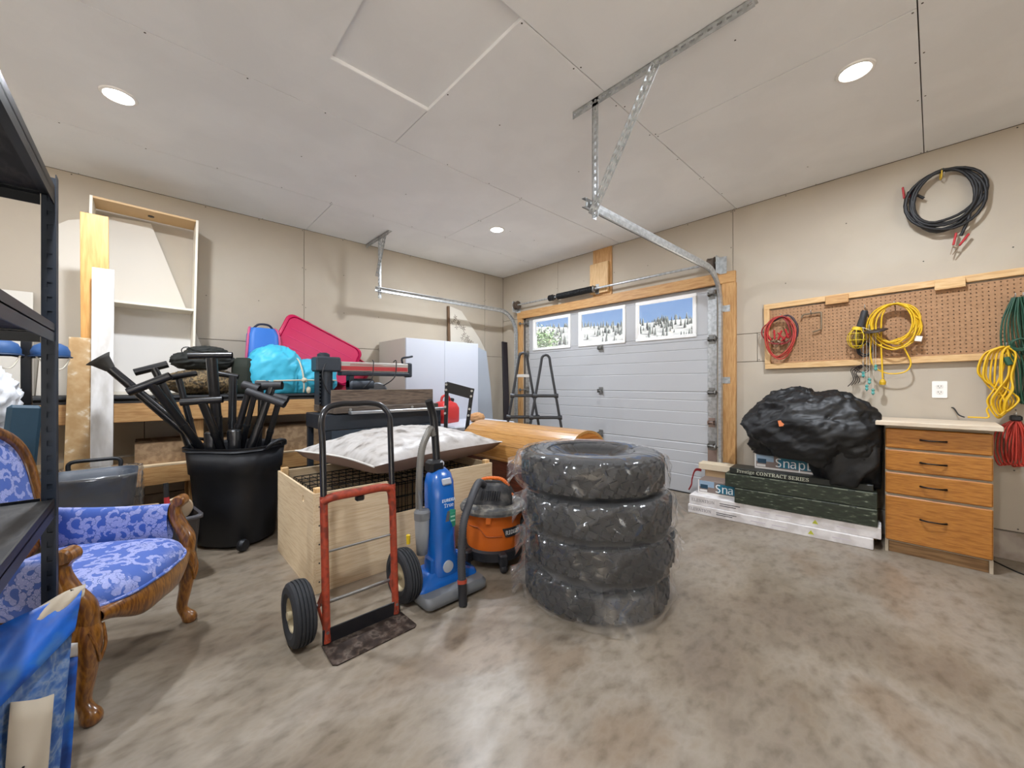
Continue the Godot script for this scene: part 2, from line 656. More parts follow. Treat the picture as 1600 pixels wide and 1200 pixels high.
func outside() -> void:
	var gm = mat("gravel_drive", "#ffffff", 0.95, 0.0, {"tex": noise_tex("gravel", 0.02, 5, ["#6e685f", "#857e73", "#979083"], [0.3, 0.5, 0.7], 512), "scale": Vector3.ONE * 0.1, "world": true})
	var s = S()
	bx(s, Vector3(-60, -0.22, -90), Vector3(60, -0.03, WF - 0.2))
	structure(obj(self, "ground", s, gm))
	s = S()
	bx(s, Vector3(WR + 0.16, -0.22, WF - 0.15), Vector3(45, -0.03, 40))
	structure(obj(self, "driveway", s, mat("driveway_concrete", "#bdb8b0", 0.9)))
	# wooded hillside far beyond
	var hm = mat("dry_hillside", "#ffffff", 0.95, 0.0, {"tex": noise_tex("hill", 0.01, 5, ["#3e3f3d", "#484946", "#50504c", "#424341"], [0.25, 0.45, 0.6, 0.8], 512), "scale": Vector3.ONE * 0.02, "world": true})
	var nz = FastNoiseLite.new()
	nz.seed = 4
	nz.frequency = 0.012
	var hill = func(u: float, w: float) -> Vector3:
		var ang = lerpf(-1.35, 0.35, u)
		var dist = lerpf(88.0, 300.0, w)
		var hh = 45.0 * smoothstep(0.05, 1.0, w) + nz.get_noise_2d(u * 300.0, w * 220.0) * 6.0 * w
		return Vector3(sin(ang) * dist * 1.2, hh - 0.3, -cos(ang) * dist)
	s = S(true)
	grid(s, 60, 16, hill)
	structure(obj(self, "hillside", s, hm))
	var cone = S(true)
	lathe(cone, Transform3D(), [[0.0, 0.0], [0.9, 0.4], [0.55, 1.6], [0.62, 1.7], [0.3, 3.0], [0.36, 3.1], [0.0, 4.6]], 7, false)
	cone.generate_normals()
	var mm = MultiMesh.new()
	mm.transform_format = MultiMesh.TRANSFORM_3D
	mm.mesh = cone.commit()
	var places = []
	for i in 2600:
		var u = rng.randf()
		var w = rng.randf_range(0.3, 1.0)
		if nz.get_noise_2d(u * 900.0, w * 500.0) < -0.15: continue
		var p: Vector3 = hill.call(u, w)
		var k = rng.randf_range(0.45, 1.0)
		places.append(Transform3D(Basis().scaled(Vector3(k, k * rng.randf_range(0.9, 1.3), k)), p - Vector3(0, 0.2, 0)))
	mm.instance_count = places.size()
	for i in places.size(): mm.set_instance_transform(i, places[i])
	var mi = MultiMeshInstance3D.new()
	mi.name = "distant_conifers"
	mi.multimesh = mm
	mi.material_override = mat("conifer", "#323834", 0.9)
	mi.set_meta("label", "scattered small conifers on the far hillside outside the windows")
	mi.set_meta("category", "trees")
	mi.set_meta("kind", "stuff")
	add_child(mi)
	# the leafy tree outside the left pane
	var base = Vector3(-9.65, -0.05, -10.25)
	var t = thing("leafy_tree", "leafy green tree outside the leftmost garage door window", "tree", base)
	s = S()
	tube(s, [Vector3.ZERO, Vector3(0.1, 1.2, 0), Vector3(0.0, 2.6, 0.1)], [0.16, 0.13, 0.06], 8)
	for k in 5:
		var a = TAU * k / 5.0
		tube(s, [Vector3(0.05, 1.2 + 0.2 * k, 0), Vector3(cos(a) * 0.3, 2.0 + 0.1 * k, sin(a) * 0.3), Vector3(cos(a) * 0.5, 2.4 + 0.1 * k, sin(a) * 0.5)], [0.06, 0.04, 0.02], 6)
	obj(t, "trunk", s, mat("bark", "#5a4636", 0.9))
	s = S()
	for i in 2600:
		var dir = Vector3(rng.randfn(), rng.randfn(), rng.randfn()).normalized()
		var rr = pow(rng.randf(), 0.4)
		var p = Vector3(0, 2.5, 0) + dir * Vector3(0.85, 0.75, 0.85) * rr * (0.85 + 0.25 * sin(dir.x * 7.0 + dir.z * 5.0))
		var ax = Vector3(rng.randfn(), rng.randfn(), rng.randfn()).normalized()
		var bb = Basis(ax, rng.randf() * TAU)
		var q = 0.05
		tri(s, p + bb * Vector3(-q, 0, 0), p + bb * Vector3(0, q * 0.25, -q * 0.55), p + bb * Vector3(q, 0, 0), bb.y)
		tri(s, p + bb * Vector3(-q, 0, 0), p + bb * Vector3(q, 0, 0), p + bb * Vector3(0, q * 0.25, q * 0.55), bb.y)
	var lo = obj(t, "foliage", s, mat("tree_leaf", "#32481f", 0.6, 0.0, {"back": "#1e2f0d", "twosided": true}))
	lo.set_meta("kind", "stuff")


# ---------------------------------------------------------------- garage door
func perforated(st: SurfaceTool, a: Vector3, b: Vector3, side: Vector3, w: float, thick: Vector3, pitch := 0.04, hole := 0.022, hw := 0.011) -> void:
	# a flat strip from a to b, w wide along side, with a row of slots
	var L = a.distance_to(b)
	var d = (b - a) / L
	var n = maxi(1, roundi(L / pitch))
	var p = L / n
	var box = func(t0: float, t1: float, s0: float, s1: float) -> void:
		var c: Vector3 = a + d * (t0 + t1) * 0.5 + side * (s0 + s1) * 0.5 + thick * 0.5
		cbox(st, Transform3D(Basis(side, thick.normalized(), d), c), Vector3(s1 - s0, thick.length(), t1 - t0))
	box.call(0.0, L, 0.0, (w - hw) * 0.5)
	box.call(0.0, L, (w + hw) * 0.5, w)
	for i in n + 1:
		box.call(maxf(0.0, i * p - (p - hole) * 0.5), minf(L, i * p + (p - hole) * 0.5), (w - hw) * 0.5, (w + hw) * 0.5)


func perf_angle(parent: Node3D, called: String, a: Vector3, b: Vector3, s1: Vector3, s2: Vector3, w: float, m: Material) -> void:
	var st = S()
	perforated(st, a, b, s1, w, s2 * 0.002)
	perforated(st, a, b, s2, w, s1 * 0.002)
	obj(parent, called, st, m)


func track_path(x: float) -> Array:
	var pts = [Vector3(x, 0.03, -3.925)]
	var r = 0.32
	for k in 13:
		var a = PI * 0.5 * k / 12.0
		pts.append(Vector3(x, 2.15 - r + r * sin(a), -3.925 + r - r * cos(a)))
	pts.append(Vector3(x, 2.15, -1.82))
	return pts


func channel(st: SurfaceTool, pts: Array, open: float) -> void:
	# C-shaped rail swept in a plane of constant x; open = side (+1 / -1) the mouth faces
	var prof = [Vector2(0.012, 0.026), Vector2(0.012, 0.022), Vector2(-0.012, 0.026), Vector2(-0.016, 0.0), Vector2(-0.012, -0.026), Vector2(0.012, -0.026), Vector2(0.012, -0.022)]
	var n = pts.size()
	var rows = []
	for i in n:
		var t: Vector3 = (pts[mini(i + 1, n - 1)] - pts[maxi(i - 1, 0)]).normalized()
		var nn = Vector3(0, -t.z, t.y)
		var row = []
		for q in prof: row.append(pts[i] + Vector3(q.x * open, 0, 0) + nn * q.y)
		rows.append(row)
	st.set_smooth_group(-1)
	for i in n - 1:
		for k in prof.size() - 1:
			quad(st, rows[i][k], rows[i][k + 1], rows[i + 1][k + 1], rows[i + 1][k], Vector3(-open, 0, 0))


func garage_door() -> void:
	var white = mat("door_white", "#b5b6b8", 0.45, 0.0, {"bump": bump_tex("door", 0.15, 3), "bump_cm": 0.02, "scale": Vector3(3, 3, 3)})
	var galv = mat("galvanized", "#ffffff", 0.34, 0.55, {"tex": noise_tex("zinc", 0.03, 4, ["#a6a9aa", "#b6b9ba", "#bfc2c3"], [0.3, 0.5, 0.7], 256), "scale": Vector3.ONE * 3.0})
	var steel = mat("dull_steel", "#8d8c88", 0.45, 0.8)
	var rust = mat("rusty_zinc", "#9a857a", 0.6, 0.5)
	var x0 = -4.05
	var x1 = -1.43
	var zf = -4.03          # inner face
	var d = struct_root("door_1")
	var sh = 0.5165
	for i in 4:
		var y0 = sh * i + 0.0002
		var y1 = sh * (i + 1) - 0.0002
		var s = S()
		if i < 3:
			var poly = PackedVector2Array([Vector2(zf - 0.045, y0), Vector2(zf - 0.045, y1), Vector2(zf - 0.006, y1), Vector2(zf, y1 - 0.008)])
			for g in [0.085, 0.20, 0.33]:
				poly.append_array(PackedVector2Array([Vector2(zf, y1 - g + 0.006), Vector2(zf - 0.004, y1 - g), Vector2(zf, y1 - g - 0.006)]))
			poly.append_array(PackedVector2Array([Vector2(zf, y0 + 0.008), Vector2(zf - 0.006, y0)]))
			# poly is (z, y): turn so that x of the polygon lies along world z
			extrude(s, Transform3D(Basis(Vector3(0, 0, 1), Vector3(0, 1, 0), Vector3(-1, 0, 0)), Vector3((x0 + x1) / 2, 0, 0)), poly, x1 - x0)
		else:
			bx(s, Vector3(x0, y0, zf - 0.045), Vector3(x1, 1.605, zf), 0.006)
			bx(s, Vector3(x0, 2.01, zf - 0.045), Vector3(x1, y1, zf), 0.006)
			for c in [[x0, -3.875], [-3.235, -3.07], [-2.435, -2.27], [-1.64, x1]]:
				bx(s, Vector3(c[0], 1.605, zf - 0.045), Vector3(c[1], 2.01, zf))
		if i > 0: bx(s, Vector3(x0, y0 - 0.02, zf - 0.06), Vector3(x1, y0 + 0.02, zf - 0.046))
		obj(d, "door_section", s, white)
	for w in [[-3.875, -3.235], [-3.07, -2.435], [-2.27, -1.64]]:
		var s = S()
		var f = 0.018
		bx(s, Vector3(w[0] - f, 1.605 - f, zf - 0.01), Vector3(w[1] + f, 1.605 + f, zf + 0.014), 0.004)
		bx(s, Vector3(w[0] - f, 2.01 - f, zf - 0.01), Vector3(w[1] + f, 2.01 + f, zf + 0.014), 0.004)
		bx(s, Vector3(w[0] - f, 1.605 + f, zf - 0.01), Vector3(w[0] + f, 2.01 - f, zf + 0.014), 0.004)
		bx(s, Vector3(w[1] - f, 1.605 + f, zf - 0.01), Vector3(w[1] + f, 2.01 - f, zf + 0.014), 0.004)
		var fr = obj(d, "window_frame", s, mat("window_white", "#f6f6f4", 0.4))
		s = S()
		bx(s, Vector3(w[0], 1.607, zf - 0.026), Vector3(w[1], 2.008, zf - 0.022))
		obj(fr, "pane", s, mat("clear_glass", "#ffffff", 0.02, 0.0, {"alpha": 0.06}))
	# end stiles and hinges
	for x in [x0, x1 - 0.085]:
		for i in 4:
			var s = S()
			bx(s, Vector3(x, sh * i + 0.01, zf - 0.002), Vector3(x + 0.085, sh * (i + 1) - 0.01, zf + 0.003), 0.001)
			obj(d, "end_stile", s, galv if i > 0 else rust)
	var hinge = func(x: float, y: float, roller: float, m: Material) -> void:
		var s = S()
		bx(s, Vector3(x - 0.03, y - 0.045, zf + 0.003), Vector3(x + 0.03, y - 0.012, zf + 0.008), 0.001)
		bx(s, Vector3(x - 0.03, y + 0.012, zf + 0.003), Vector3(x + 0.03, y + 0.045, zf + 0.008), 0.001)
		for k in [-1, 1]: bx(s, Vector3(x + k * 0.024 - 0.002, y - 0.02, zf + 0.003), Vector3(x + k * 0.024 + 0.002, y + 0.02, zf + 0.05), 0.001)
		cyl(s, Vector3(x - 0.034, y, zf + 0.025), Vector3(x + 0.034, y, zf + 0.025), 0.008, 8)
		if roller != 0.0:
			cyl(s, Vector3(x - roller * 0.03, y, zf + 0.042), Vector3(x + roller * 0.1, y, zf + 0.09), 0.006, 8)
			cyl(s, Vector3(x + roller * 0.058, y, zf + 0.1), Vector3(x + roller * 0.072, y, zf + 0.1), 0.021, 14)
		obj(d, "hinge", s, m)
	for y in [sh, sh * 2, sh * 3]:
		hinge.call(-2.75, y, 0.0, steel)
		hinge.call(-1.475, y, 1.0, steel)
		hinge.call(-4.0, y, -1.0, steel)
	hinge.call(-1.475, 1.985, 1.0, steel); hinge.call(-4.0, 1.985, -1.0, steel)
	hinge.call(-1.475, 0.74, 0.0, rust)
	var s = S()
	bx(s, Vector3(x0, -0.0, zf - 0.05), Vector3(x1, 0.012, zf + 0.004), 0.004)
	obj(d, "bottom_seal", s, mat("black_rubber", "#1b1b1b", 0.8))

	# lumber around the opening
	var lum = [["trim_1", Vector3(-4.16, 2.06, WF), Vector3(-1.25, 2.165, WF + 0.038), 0], ["trim_2", Vector3(-1.365, 0.0, WF), Vector3(-1.245, 2.058, WF + 0.04), 1], ["trim_3", Vector3(-4.15, 0.0, WF), Vector3(-4.06, 2.058, WF + 0.038), 1]]
	for l in lum:
		s = S()
		bx(s, l[1], l[2], 0.003)
		structure(obj(self, l[0], s, spf(l[3])))
	s = S()
	bx(s, Vector3(-2.835, 2.17, WF), Vector3(-2.575, 2.735, WF + 0.02), 0.002)
	structure(obj(self, "trim_4", s, spf(1)))
	s = S()
	bx(s, Vector3(-2.855, 2.20, WF + 0.021), Vector3(-2.6, 2.56, WF + 0.058), 0.003)
	structure(obj(self, "trim_5", s, pine(1)))

	# torsion shaft with its spring
	var shx = Vector3(0, 2.25, -3.90)
	var t = thing("torsion_spring", "black torsion spring on a steel shaft above the garage door", "spring", Vector3(-2.75, 2.25, -3.9))
	s = S()
	cyl(s, Vector3(-1.38, 0, 0), Vector3(1.36, 0, 0), 0.0127, 12)
	obj(t, "shaft", s, galv)
	s = S()
	var pts = []
	for k in 26 * 10 + 1:
		var a = TAU * k / 10.0
		pts.append(Vector3(-0.58 + 0.55 * k / 260.0, 0.03 * cos(a), 0.03 * sin(a)))
	tube(s, pts, 0.011, 5)
	obj(t, "spring_coil", s, mat("spring_black", "#1d1e20", 0.5, 0.4))
	s = S()
	lathe(s, T(Vector3(-0.66, 0, 0), Vector3(0, 0, -90)), [[0.014, -0.06], [0.04, -0.06], [0.04, 0.0], [0.03, 0.01], [0.03, 0.03], [0.014, 0.03]], 16)
	obj(t, "winding_cone", s, mat("spring_black", "#1d1e20"))
	s = S()
	bx(s, Vector3(-0.02, -0.06, -0.046), Vector3(0.03, 0.06, -0.04), 0.001)
	bx(s, Vector3(-0.02, -0.04, -0.04), Vector3(-0.016, 0.04, 0.03), 0.001)
	lathe(s, T(Vector3(-0.016, 0, 0), Vector3(0, 0, -90)), [[0.014, 0.0], [0.035, 0.0], [0.035, 0.02], [0.014, 0.02]], 16)
	obj(t, "center_bracket", s, steel)
	for x in [-1.35, 1.32]:
		s = S()
		lathe(s, T(Vector3(x, 0, 0), Vector3(0, 0, -90)), [[0.014, -0.03], [0.055, -0.03], [0.05, -0.02], [0.05, 0.02], [0.058, 0.03], [0.014, 0.03]], 20)
		obj(t, "cable_drum", s, mat("cast_alloy", "#6b5f55", 0.5, 0.6))
	# end bearing plates
	for x in [-1.395, 1.37]:
		s = S()
		bx(s, Vector3(x - 0.002, -0.1, -0.06), Vector3(x + 0.002, 0.06, 0.04), 0.001)
		bx(s, Vector3(x - 0.002, -0.1, -0.062), Vector3(x + 0.06, 0.06, -0.058), 0.001)
		obj(t, "bearing_plate", s, galv)

	# tracks with their hangers
	for q in [[-1.36, -1.0, "galvanized right-hand door track ending in a perforated ceiling hanger"], [-4.14, 1.0, "galvanized left-hand door track along the bench wall with short hanger"]]:
		var x: float = q[0]
		var op: float = q[1]
		var k = thing("door_track", q[2], "track", Vector3(x, 0, -3.9), 0.0, "garage door tracks")
		var off = Vector3(x, 0, -3.9)
		var path = []
		for p in track_path(x): path.append(p - off)
		s = S()
		channel(s, path, op)
		obj(k, "rail", s, galv)
		for y in [0.35, 1.15, 1.82]:
			s = S()
			bx(s, Vector3(-op * 0.018 - 0.002, y - 0.03, -0.06), Vector3(-op * 0.018 + 0.002, y + 0.03, 0.0), 0.001)
			var xa = minf(-op * 0.018, -op * 0.07)
			bx(s, Vector3(xa, y - 0.03, -0.062), Vector3(xa + 0.052, y + 0.03, -0.058), 0.001)
			obj(k, "wall_bracket", s, galv)
		# hanger
		var hx = -op * 0.03
		var hz = -1.86 + 3.9
		var side = -op           # towards the room middle for the right one, to the wall for the left
		if op < 0.0:
			perf_angle(k, "hanger_drop", Vector3(hx, 2.06, hz), Vector3(hx, H, hz), Vector3(0, 0, -1), Vector3(1, 0, 0), 0.04, galv)
			perf_angle(k, "ceiling_angle", Vector3(-0.11, H - 0.001, hz), Vector3(0.85, H - 0.001, hz), Vector3(0, -1, 0), Vector3(0, 0, -1), 0.045, galv)
			perf_angle(k, "diagonal_brace", Vector3(hx, 2.08, hz + 0.006), Vector3(hx + 0.38, H - 0.03, hz + 0.006), Vector3(0.86, -0.5, 0), Vector3(0, 0, 1), 0.032, galv)
		else:
			perf_angle(k, "hanger_drop", Vector3(hx, 2.06, hz), Vector3(hx, H, hz), Vector3(0, 0, -1), Vector3(1, 0, 0), 0.035, galv)
			perf_angle(k, "ceiling_angle", Vector3(-0.36, H - 0.001, hz), Vector3(0.22, H - 0.001, hz), Vector3(0, -1, 0), Vector3(0, 0, -1), 0.045, galv)
			perf_angle(k, "diagonal_brace", Vector3(hx, 2.3, hz + 0.006), Vector3(hx + 0.2, H - 0.03, hz + 0.006), Vector3(0.86, -0.5, 0), Vector3(0, 0, 1), 0.025, galv)
		s = S()
		cyl(s, Vector3(hx - 0.03, 2.15, hz - 0.02), Vector3(hx + 0.04, 2.15, hz - 0.02), 0.007, 8)
		cyl(s, Vector3(hx + 0.01, 2.15, hz - 0.02), Vector3(hx + 0.02, 2.15, hz - 0.02), 0.014, 6)
		obj(k, "bolt", s, steel)


# ---------------------------------------------------------------- right side: pegboard wall
func onwall(x: float, y: float, off: float) -> Vector3:
	# a point measured on the door wall's face, carried "off" metres into the room on its line of sight, so sizes stay true
	var k = (4.0 - off) / 4.0
	return Vector3(x * k, 1.115 + (y - 1.115) * k, WF + off)


func loops(c: Vector3, n: int, rx: float, ry: float, jit: float, r: float, seedv: int, thick := 0.03, steps := 22) -> Array:
	var g = RandomNumberGenerator.new()
	g.seed = seedv
	var pts = []
	var cx = 0.0
	var cy = 0.0
	for i in n * steps + 1:
		var a = TAU * i / steps + PI * 0.5
		if i % (steps / 2) == 0:
			cx = g.randf_range(-jit, jit); cy = g.randf_range(-jit, jit)
		var k = float(i) / (n * steps)
		var w = 1.0 + 0.14 * sin(k * TAU * 2.3 + seedv) + cx * 1.5
		# every turn hangs from the same top point
		var p = Vector3(cos(a) * rx * w + cx * 0.6, ry * (sin(a) - 1.0) * (1.0 + cy * 2.0 + 0.1 * sin(k * 17.0)), thick * (0.5 + 0.5 * sin(k * 29.0 + a * 0.31)))
		pts.append(c + p)
	var out = []
	for i in pts.size():
		var q: Vector3 = pts[i]
		if i > 0 and i < pts.size() - 1: q = (pts[i - 1] + pts[i] * 2.0 + pts[i + 1]) / 4.0
		out.append(q)
	return out


func pegboard() -> void:
	var t = thing("pegboard", "brown perforated pegboard in a pale pine frame on the wall", "pegboard", Vector3(-1.01, 1.245, WF))
	t.rotation_degrees.z = 1.1
	var L = 2.5
	var hh = 0.565
	var s = S()
	bx(s, Vector3(0, 0, 0), Vector3(L, 0.045, 0.038), 0.002)
	obj(t, "bottom_rail", s, pine(0))
	s = S()
	bx(s, Vector3(0, hh - 0.045, 0), Vector3(L, hh, 0.038), 0.002)
	obj(t, "top_rail", s, pine(0))
	for x in [0.0, L - 0.042]:
		s = S()
		bx(s, Vector3(x, 0.0455, 0), Vector3(x + 0.042, hh - 0.0455, 0.04), 0.002)
		obj(t, "end_rail", s, pine(1))
	for b in [[0.43, 0.57, "oak"], [1.02, 1.16, "pine"]]:
		s = S()
		bx(s, Vector3(b[0], hh - 0.075, 0.0385), Vector3(b[1], hh - 0.012, 0.058), 0.002)
		obj(t, "mounting_block", s, spf(0) if b[2] == "oak" else pine(0))
	# board with real holes
	s = S()
	var c = 0.0254
	var nx = int((L - 0.05) / c)
	var ny = int((hh - 0.06) / c)
	var x0 = 0.025
	var y0 = 0.025
	var zf = 0.022
	var zb = 0.017
	var sq = [[0.5, 0.0], [0.5, 0.5], [0.0, 0.5], [-0.5, 0.5], [-0.5, 0.0], [-0.5, -0.5], [0.0, -0.5], [0.5, -0.5]]
	for i in nx:
		for j in ny:
			var m = Vector3(x0 + (i + 0.5) * c, y0 + (j + 0.5) * c, zf)
			for k in 8:
				var k2 = (k + 1) % 8
				var a0 = TAU * k / 8.0
				var a1 = TAU * k2 / 8.0
				var i0 = m + Vector3(cos(a0), sin(a0), 0) * 0.0037
				var i1 = m + Vector3(cos(a1), sin(a1), 0) * 0.0037
				quad(s, m + Vector3(sq[k][0], sq[k][1], 0) * c, m + Vector3(sq[k2][0], sq[k2][1], 0) * c, i1, i0, Vector3.BACK)
				quad(s, i0, i1, i1 + Vector3(0, 0, zb - zf), i0 + Vector3(0, 0, zb - zf), m - i0)
	obj(t, "perforated_board", s, mat("hardboard", "#ffffff", 0.75, 0.0, {"tex": noise_tex("hardboard", 0.05, 3, ["#a27b58", "#a67f5c", "#aa8360"], [0.3, 0.5, 0.7], 256), "scale": Vector3.ONE * 2.0}))


func hook(parent: Node3D, p: Vector3, depth := 0.05) -> void:
	var s = S()
	tube(s, smoothed([p + Vector3(0, 0.012, -depth), p + Vector3(0, 0.012, -0.015), p + Vector3(0, -0.004, 0.0), p + Vector3(0, 0.01, 0.016), p + Vector3(0, 0.028, 0.018)], 4), 0.0032, 6)
	obj(parent, "hook", s, mat("hook_steel", "#c4c4c2", 0.3, 0.9))


func clamp_jaw(t: Node3D, a: Vector3, dir: Vector3, side: Vector3, grip: Material) -> void:
	var met = mat("clamp_steel", "#a08c78", 0.4, 0.8)
	var s = S()
	for k in [-1.0, 1.0]:
		bar(s, a + side * 0.014 * k, a + dir * 0.06 + side * 0.005 * k, 0.012, 0.004, side)
	cyl(s, a - side * 0.01 + dir * 0.01, a + side * 0.01 + dir * 0.01, 0.006, 8)
	obj(t, "clamp_jaw", s, met)
	for k in [-1.0, 1.0]:
		s = S()
		bar(s, a + side * 0.014 * k, a - dir * 0.08 + side * 0.03 * k, 0.02, 0.012, side, 0.004)
		obj(t, "clamp_grip", s, grip)


func wall_things() -> void:
	pegboard()
	var rubber = mat("cable_black", "#1c1c1e", 0.5)
	var red = mat("grip_red", "#b0242a", 0.5)
	# coiled black booster cables high on the wall
	var t = thing("booster_cables", "coil of thick black cables with red clamps hung high on wall", "cable", Vector3(0.05, 2.15, WF))
	var o = t.position
	var s = S()
	tube(s, loops(onwall(0.045, 2.575, 0.05) - o, 7, 0.165, 0.19, 0.02, 0.009, 3, 0.045, 28), 0.0092, 7)
	obj(t, "cable", s, rubber)
	clamp_jaw(t, onwall(-0.135, 2.45, 0.05) - o, Vector3(-0.1, -0.95, 0).normalized(), Vector3(0.9, -0.2, 0).normalized(), red)
	clamp_jaw(t, onwall(0.1, 2.05, 0.05) - o, Vector3(-0.35, -0.93, 0).normalized(), Vector3(0.93, -0.35, 0).normalized(), red)
	s = S()
	tube(s, smoothed([onwall(0.17, 2.3, 0.05) - o, onwall(0.15, 2.2, 0.06) - o, onwall(0.12, 2.11, 0.05) - o], 5), 0.009, 7)
	obj(t, "cable_end", s, rubber)
	s = S()
	tube(s, smoothed([onwall(-0.05, 2.42, 0.05) - o, onwall(-0.1, 2.47, 0.06) - o, onwall(-0.13, 2.49, 0.05) - o], 5), 0.009, 7)
	obj(t, "cable_end", s, rubber)
	s = S()
	var ring = []
	for k in 16: ring.append(onwall(0.03, 2.556, 0.05) - o + Vector3(0.004 * sin(TAU * k / 16), 0.034 * cos(TAU * k / 16), 0.036 * sin(TAU * k / 16) + 0.006))
	tube(s, ring, 0.004, 6, true)
	obj(t, "tie", s, mat("tie_yellow", "#d9b43c", 0.5))
	hook(t, onwall(0.045, 2.545, 0.05) - o)

	# red jumper cables on the left of the pegboard
	t = thing("jumper_cables", "red jumper cables with red clamps at pegboard left end", "cable", Vector3(-0.9, 1.3, WF))
	o = t.position
	var rc = mat("cable_red", "#8f2a2c", 0.5)
	s = S()
	tube(s, loops(onwall(-0.9, 1.70, 0.075) - o, 3, 0.115, 0.17, 0.03, 0.006, 12, 0.025, 22), 0.0058, 6)
	obj(t, "red_cable", s, mat("cable_bright_red", "#b23a30", 0.5))
	s = S()
	tube(s, loops(onwall(-0.91, 1.695, 0.07) - o, 2, 0.1, 0.12, 0.03, 0.006, 5, 0.025, 22), 0.0058, 6)
	tube(s, smoothed([onwall(-0.92, 1.68, 0.08) - o, onwall(-1.02, 1.63, 0.08) - o, onwall(-1.045, 1.56, 0.075) - o, onwall(-1.0, 1.49, 0.08) - o, onwall(-0.96, 1.47, 0.08) - o], 6), 0.0055, 6)
	obj(t, "dark_cable", s, rc)
	s = S()
	tube(s, smoothed([onwall(-0.96, 1.66, 0.08) - o, onwall(-0.85, 1.7, 0.09) - o, onwall(-0.79, 1.62, 0.09) - o, onwall(-0.785, 1.53, 0.085) - o, onwall(-0.82, 1.47, 0.08) - o], 6), 0.008, 6)
	obj(t, "black_cable", s, mat("cable_plum", "#3b2a33", 0.5))
	for q in [[-0.96, 1.5, 0.25, -0.97], [-0.91, 1.49, -0.5, -0.86], [-0.86, 1.5, 0.45, -0.9]]:
		clamp_jaw(t, onwall(q[0], q[1], 0.09) - o, Vector3(q[2], q[3], 0).normalized(), Vector3(-q[3], q[2], 0).normalized(), red)
	hook(t, onwall(-0.9, 1.69, 0.08) - o, 0.05)

	# bent steel frame on the pegboard
	t = thing("hacksaw_frame", "bent grey steel saw frame hanging empty on the pegboard", "saw", onwall(-0.69, 1.54, 0.05))
	o = t.position
	s = S()
	tube(s, smoothed([onwall(-0.752, 1.665, 0.05) - o, onwall(-0.745, 1.69, 0.05) - o, onwall(-0.69, 1.695, 0.05) - o, onwall(-0.632, 1.697, 0.05) - o, onwall(-0.624, 1.68, 0.05) - o, onwall(-0.624, 1.58, 0.05) - o, onwall(-0.628, 1.56, 0.05) - o, onwall(-0.68, 1.54, 0.05) - o], 4), 0.006, 6)
	obj(t, "frame", s, mat("saw_steel", "#8a7d68", 0.45, 0.7))
	hook(t, onwall(-0.69, 1.692, 0.05) - o, 0.03)

	# caged work light
	t = thing("work_light", "caged yellow trouble light with black handle on the pegboard", "work light", onwall(-0.4, 1.38, 0.09))
	o = t.position
	s = S()
	var top = onwall(-0.36, 1.675, 0.09) - o
	var mid = onwall(-0.385, 1.555, 0.09) - o
	tube(s, [top, top.lerp(mid, 0.1), top.lerp(mid, 0.5), mid], [0.016, 0.022, 0.021, 0.026], 12)
	obj(t, "handle", s, mat("handle_black", "#2a2a2c", 0.6))
	var cg = S()
	var cc = onwall(-0.405, 1.465, 0.09) - o
	for k in 8:
		var a = TAU * k / 8.0
		var arc = []
		for i in 9:
			var b = PI * (0.12 + 0.88 * i / 8.0)
			arc.append(cc + Vector3(sin(b) * cos(a) * 0.058, cos(b) * 0.075, sin(b) * sin(a) * 0.058))
		tube(cg, arc, 0.0028, 5)
	for i in [2, 4, 6]:
		var b = PI * (0.12 + 0.88 * i / 8.0)
		var rg = []
		for k in 20: rg.append(cc + Vector3(sin(b) * cos(TAU * k / 20) * 0.058, cos(b) * 0.075, sin(b) * sin(TAU * k / 20) * 0.058))
		tube(cg, rg, 0.0028, 5, true)
	cyl(cg, cc + Vector3(0, 0.062, 0), cc + Vector3(0.005, 0.085, 0), 0.034, 16, 0.03)
	obj(t, "cage", cg, mat("cage_yellow", "#d8b81e", 0.5))
	s = S()
	lathe(s, Transform3D(Basis(), cc), [[0.0, -0.045], [0.02, -0.04], [0.029, -0.02], [0.026, 0.01], [0.014, 0.04], [0.014, 0.06]], 14, false)
	obj(t, "bulb", s, mat("bulb_glass", "#6b5a22", 0.2))
	s = S()
	lathe(s, T(onwall(-0.3, 1.515, 0.12) - o, Vector3(16, 0, 6)), [[0.0, 0.0], [0.05, 0.002], [0.066, -0.004], [0.068, 0.0], [0.05, 0.008], [0.0, 0.01]], 28, false)
	obj(t, "hood", s, mat("hood_dark", "#3a302c", 0.5))
	s = S()
	bar(s, onwall(-0.37, 1.53, 0.1) - o, onwall(-0.33, 1.517, 0.115) - o, 0.012, 0.004)
	obj(t, "hood_arm", s, rubber)
	s = S()
	tube(s, loops(onwall(-0.36, 1.43, 0.06) - o, 5, 0.035, 0.05, 0.01, 0.004, 8, 0.03, 16), 0.0042, 6)
	tube(s, smoothed([top, top + Vector3(0.02, -0.05, -0.01), onwall(-0.345, 1.5, 0.06) - o, onwall(-0.355, 1.42, 0.06) - o], 5), 0.004, 6)
	obj(t, "flex", s, rubber)
	hook(t, top + Vector3(0, 0.012, 0), 0.08)

	# yellow extension cord, middle of the pegboard
	var yel = mat("cord_yellow", "#e0b41c", 0.45)
	t = thing("extension_cord", "yellow extension cord coiled on the middle of the pegboard", "cord", Vector3(-0.19, 1.15, WF))
	o = t.position
	s = S()
	tube(s, loops(onwall(-0.2, 1.7, 0.075) - o, 8, 0.125, 0.145, 0.035, 0.005, 21, 0.04, 26), 0.0052, 6)
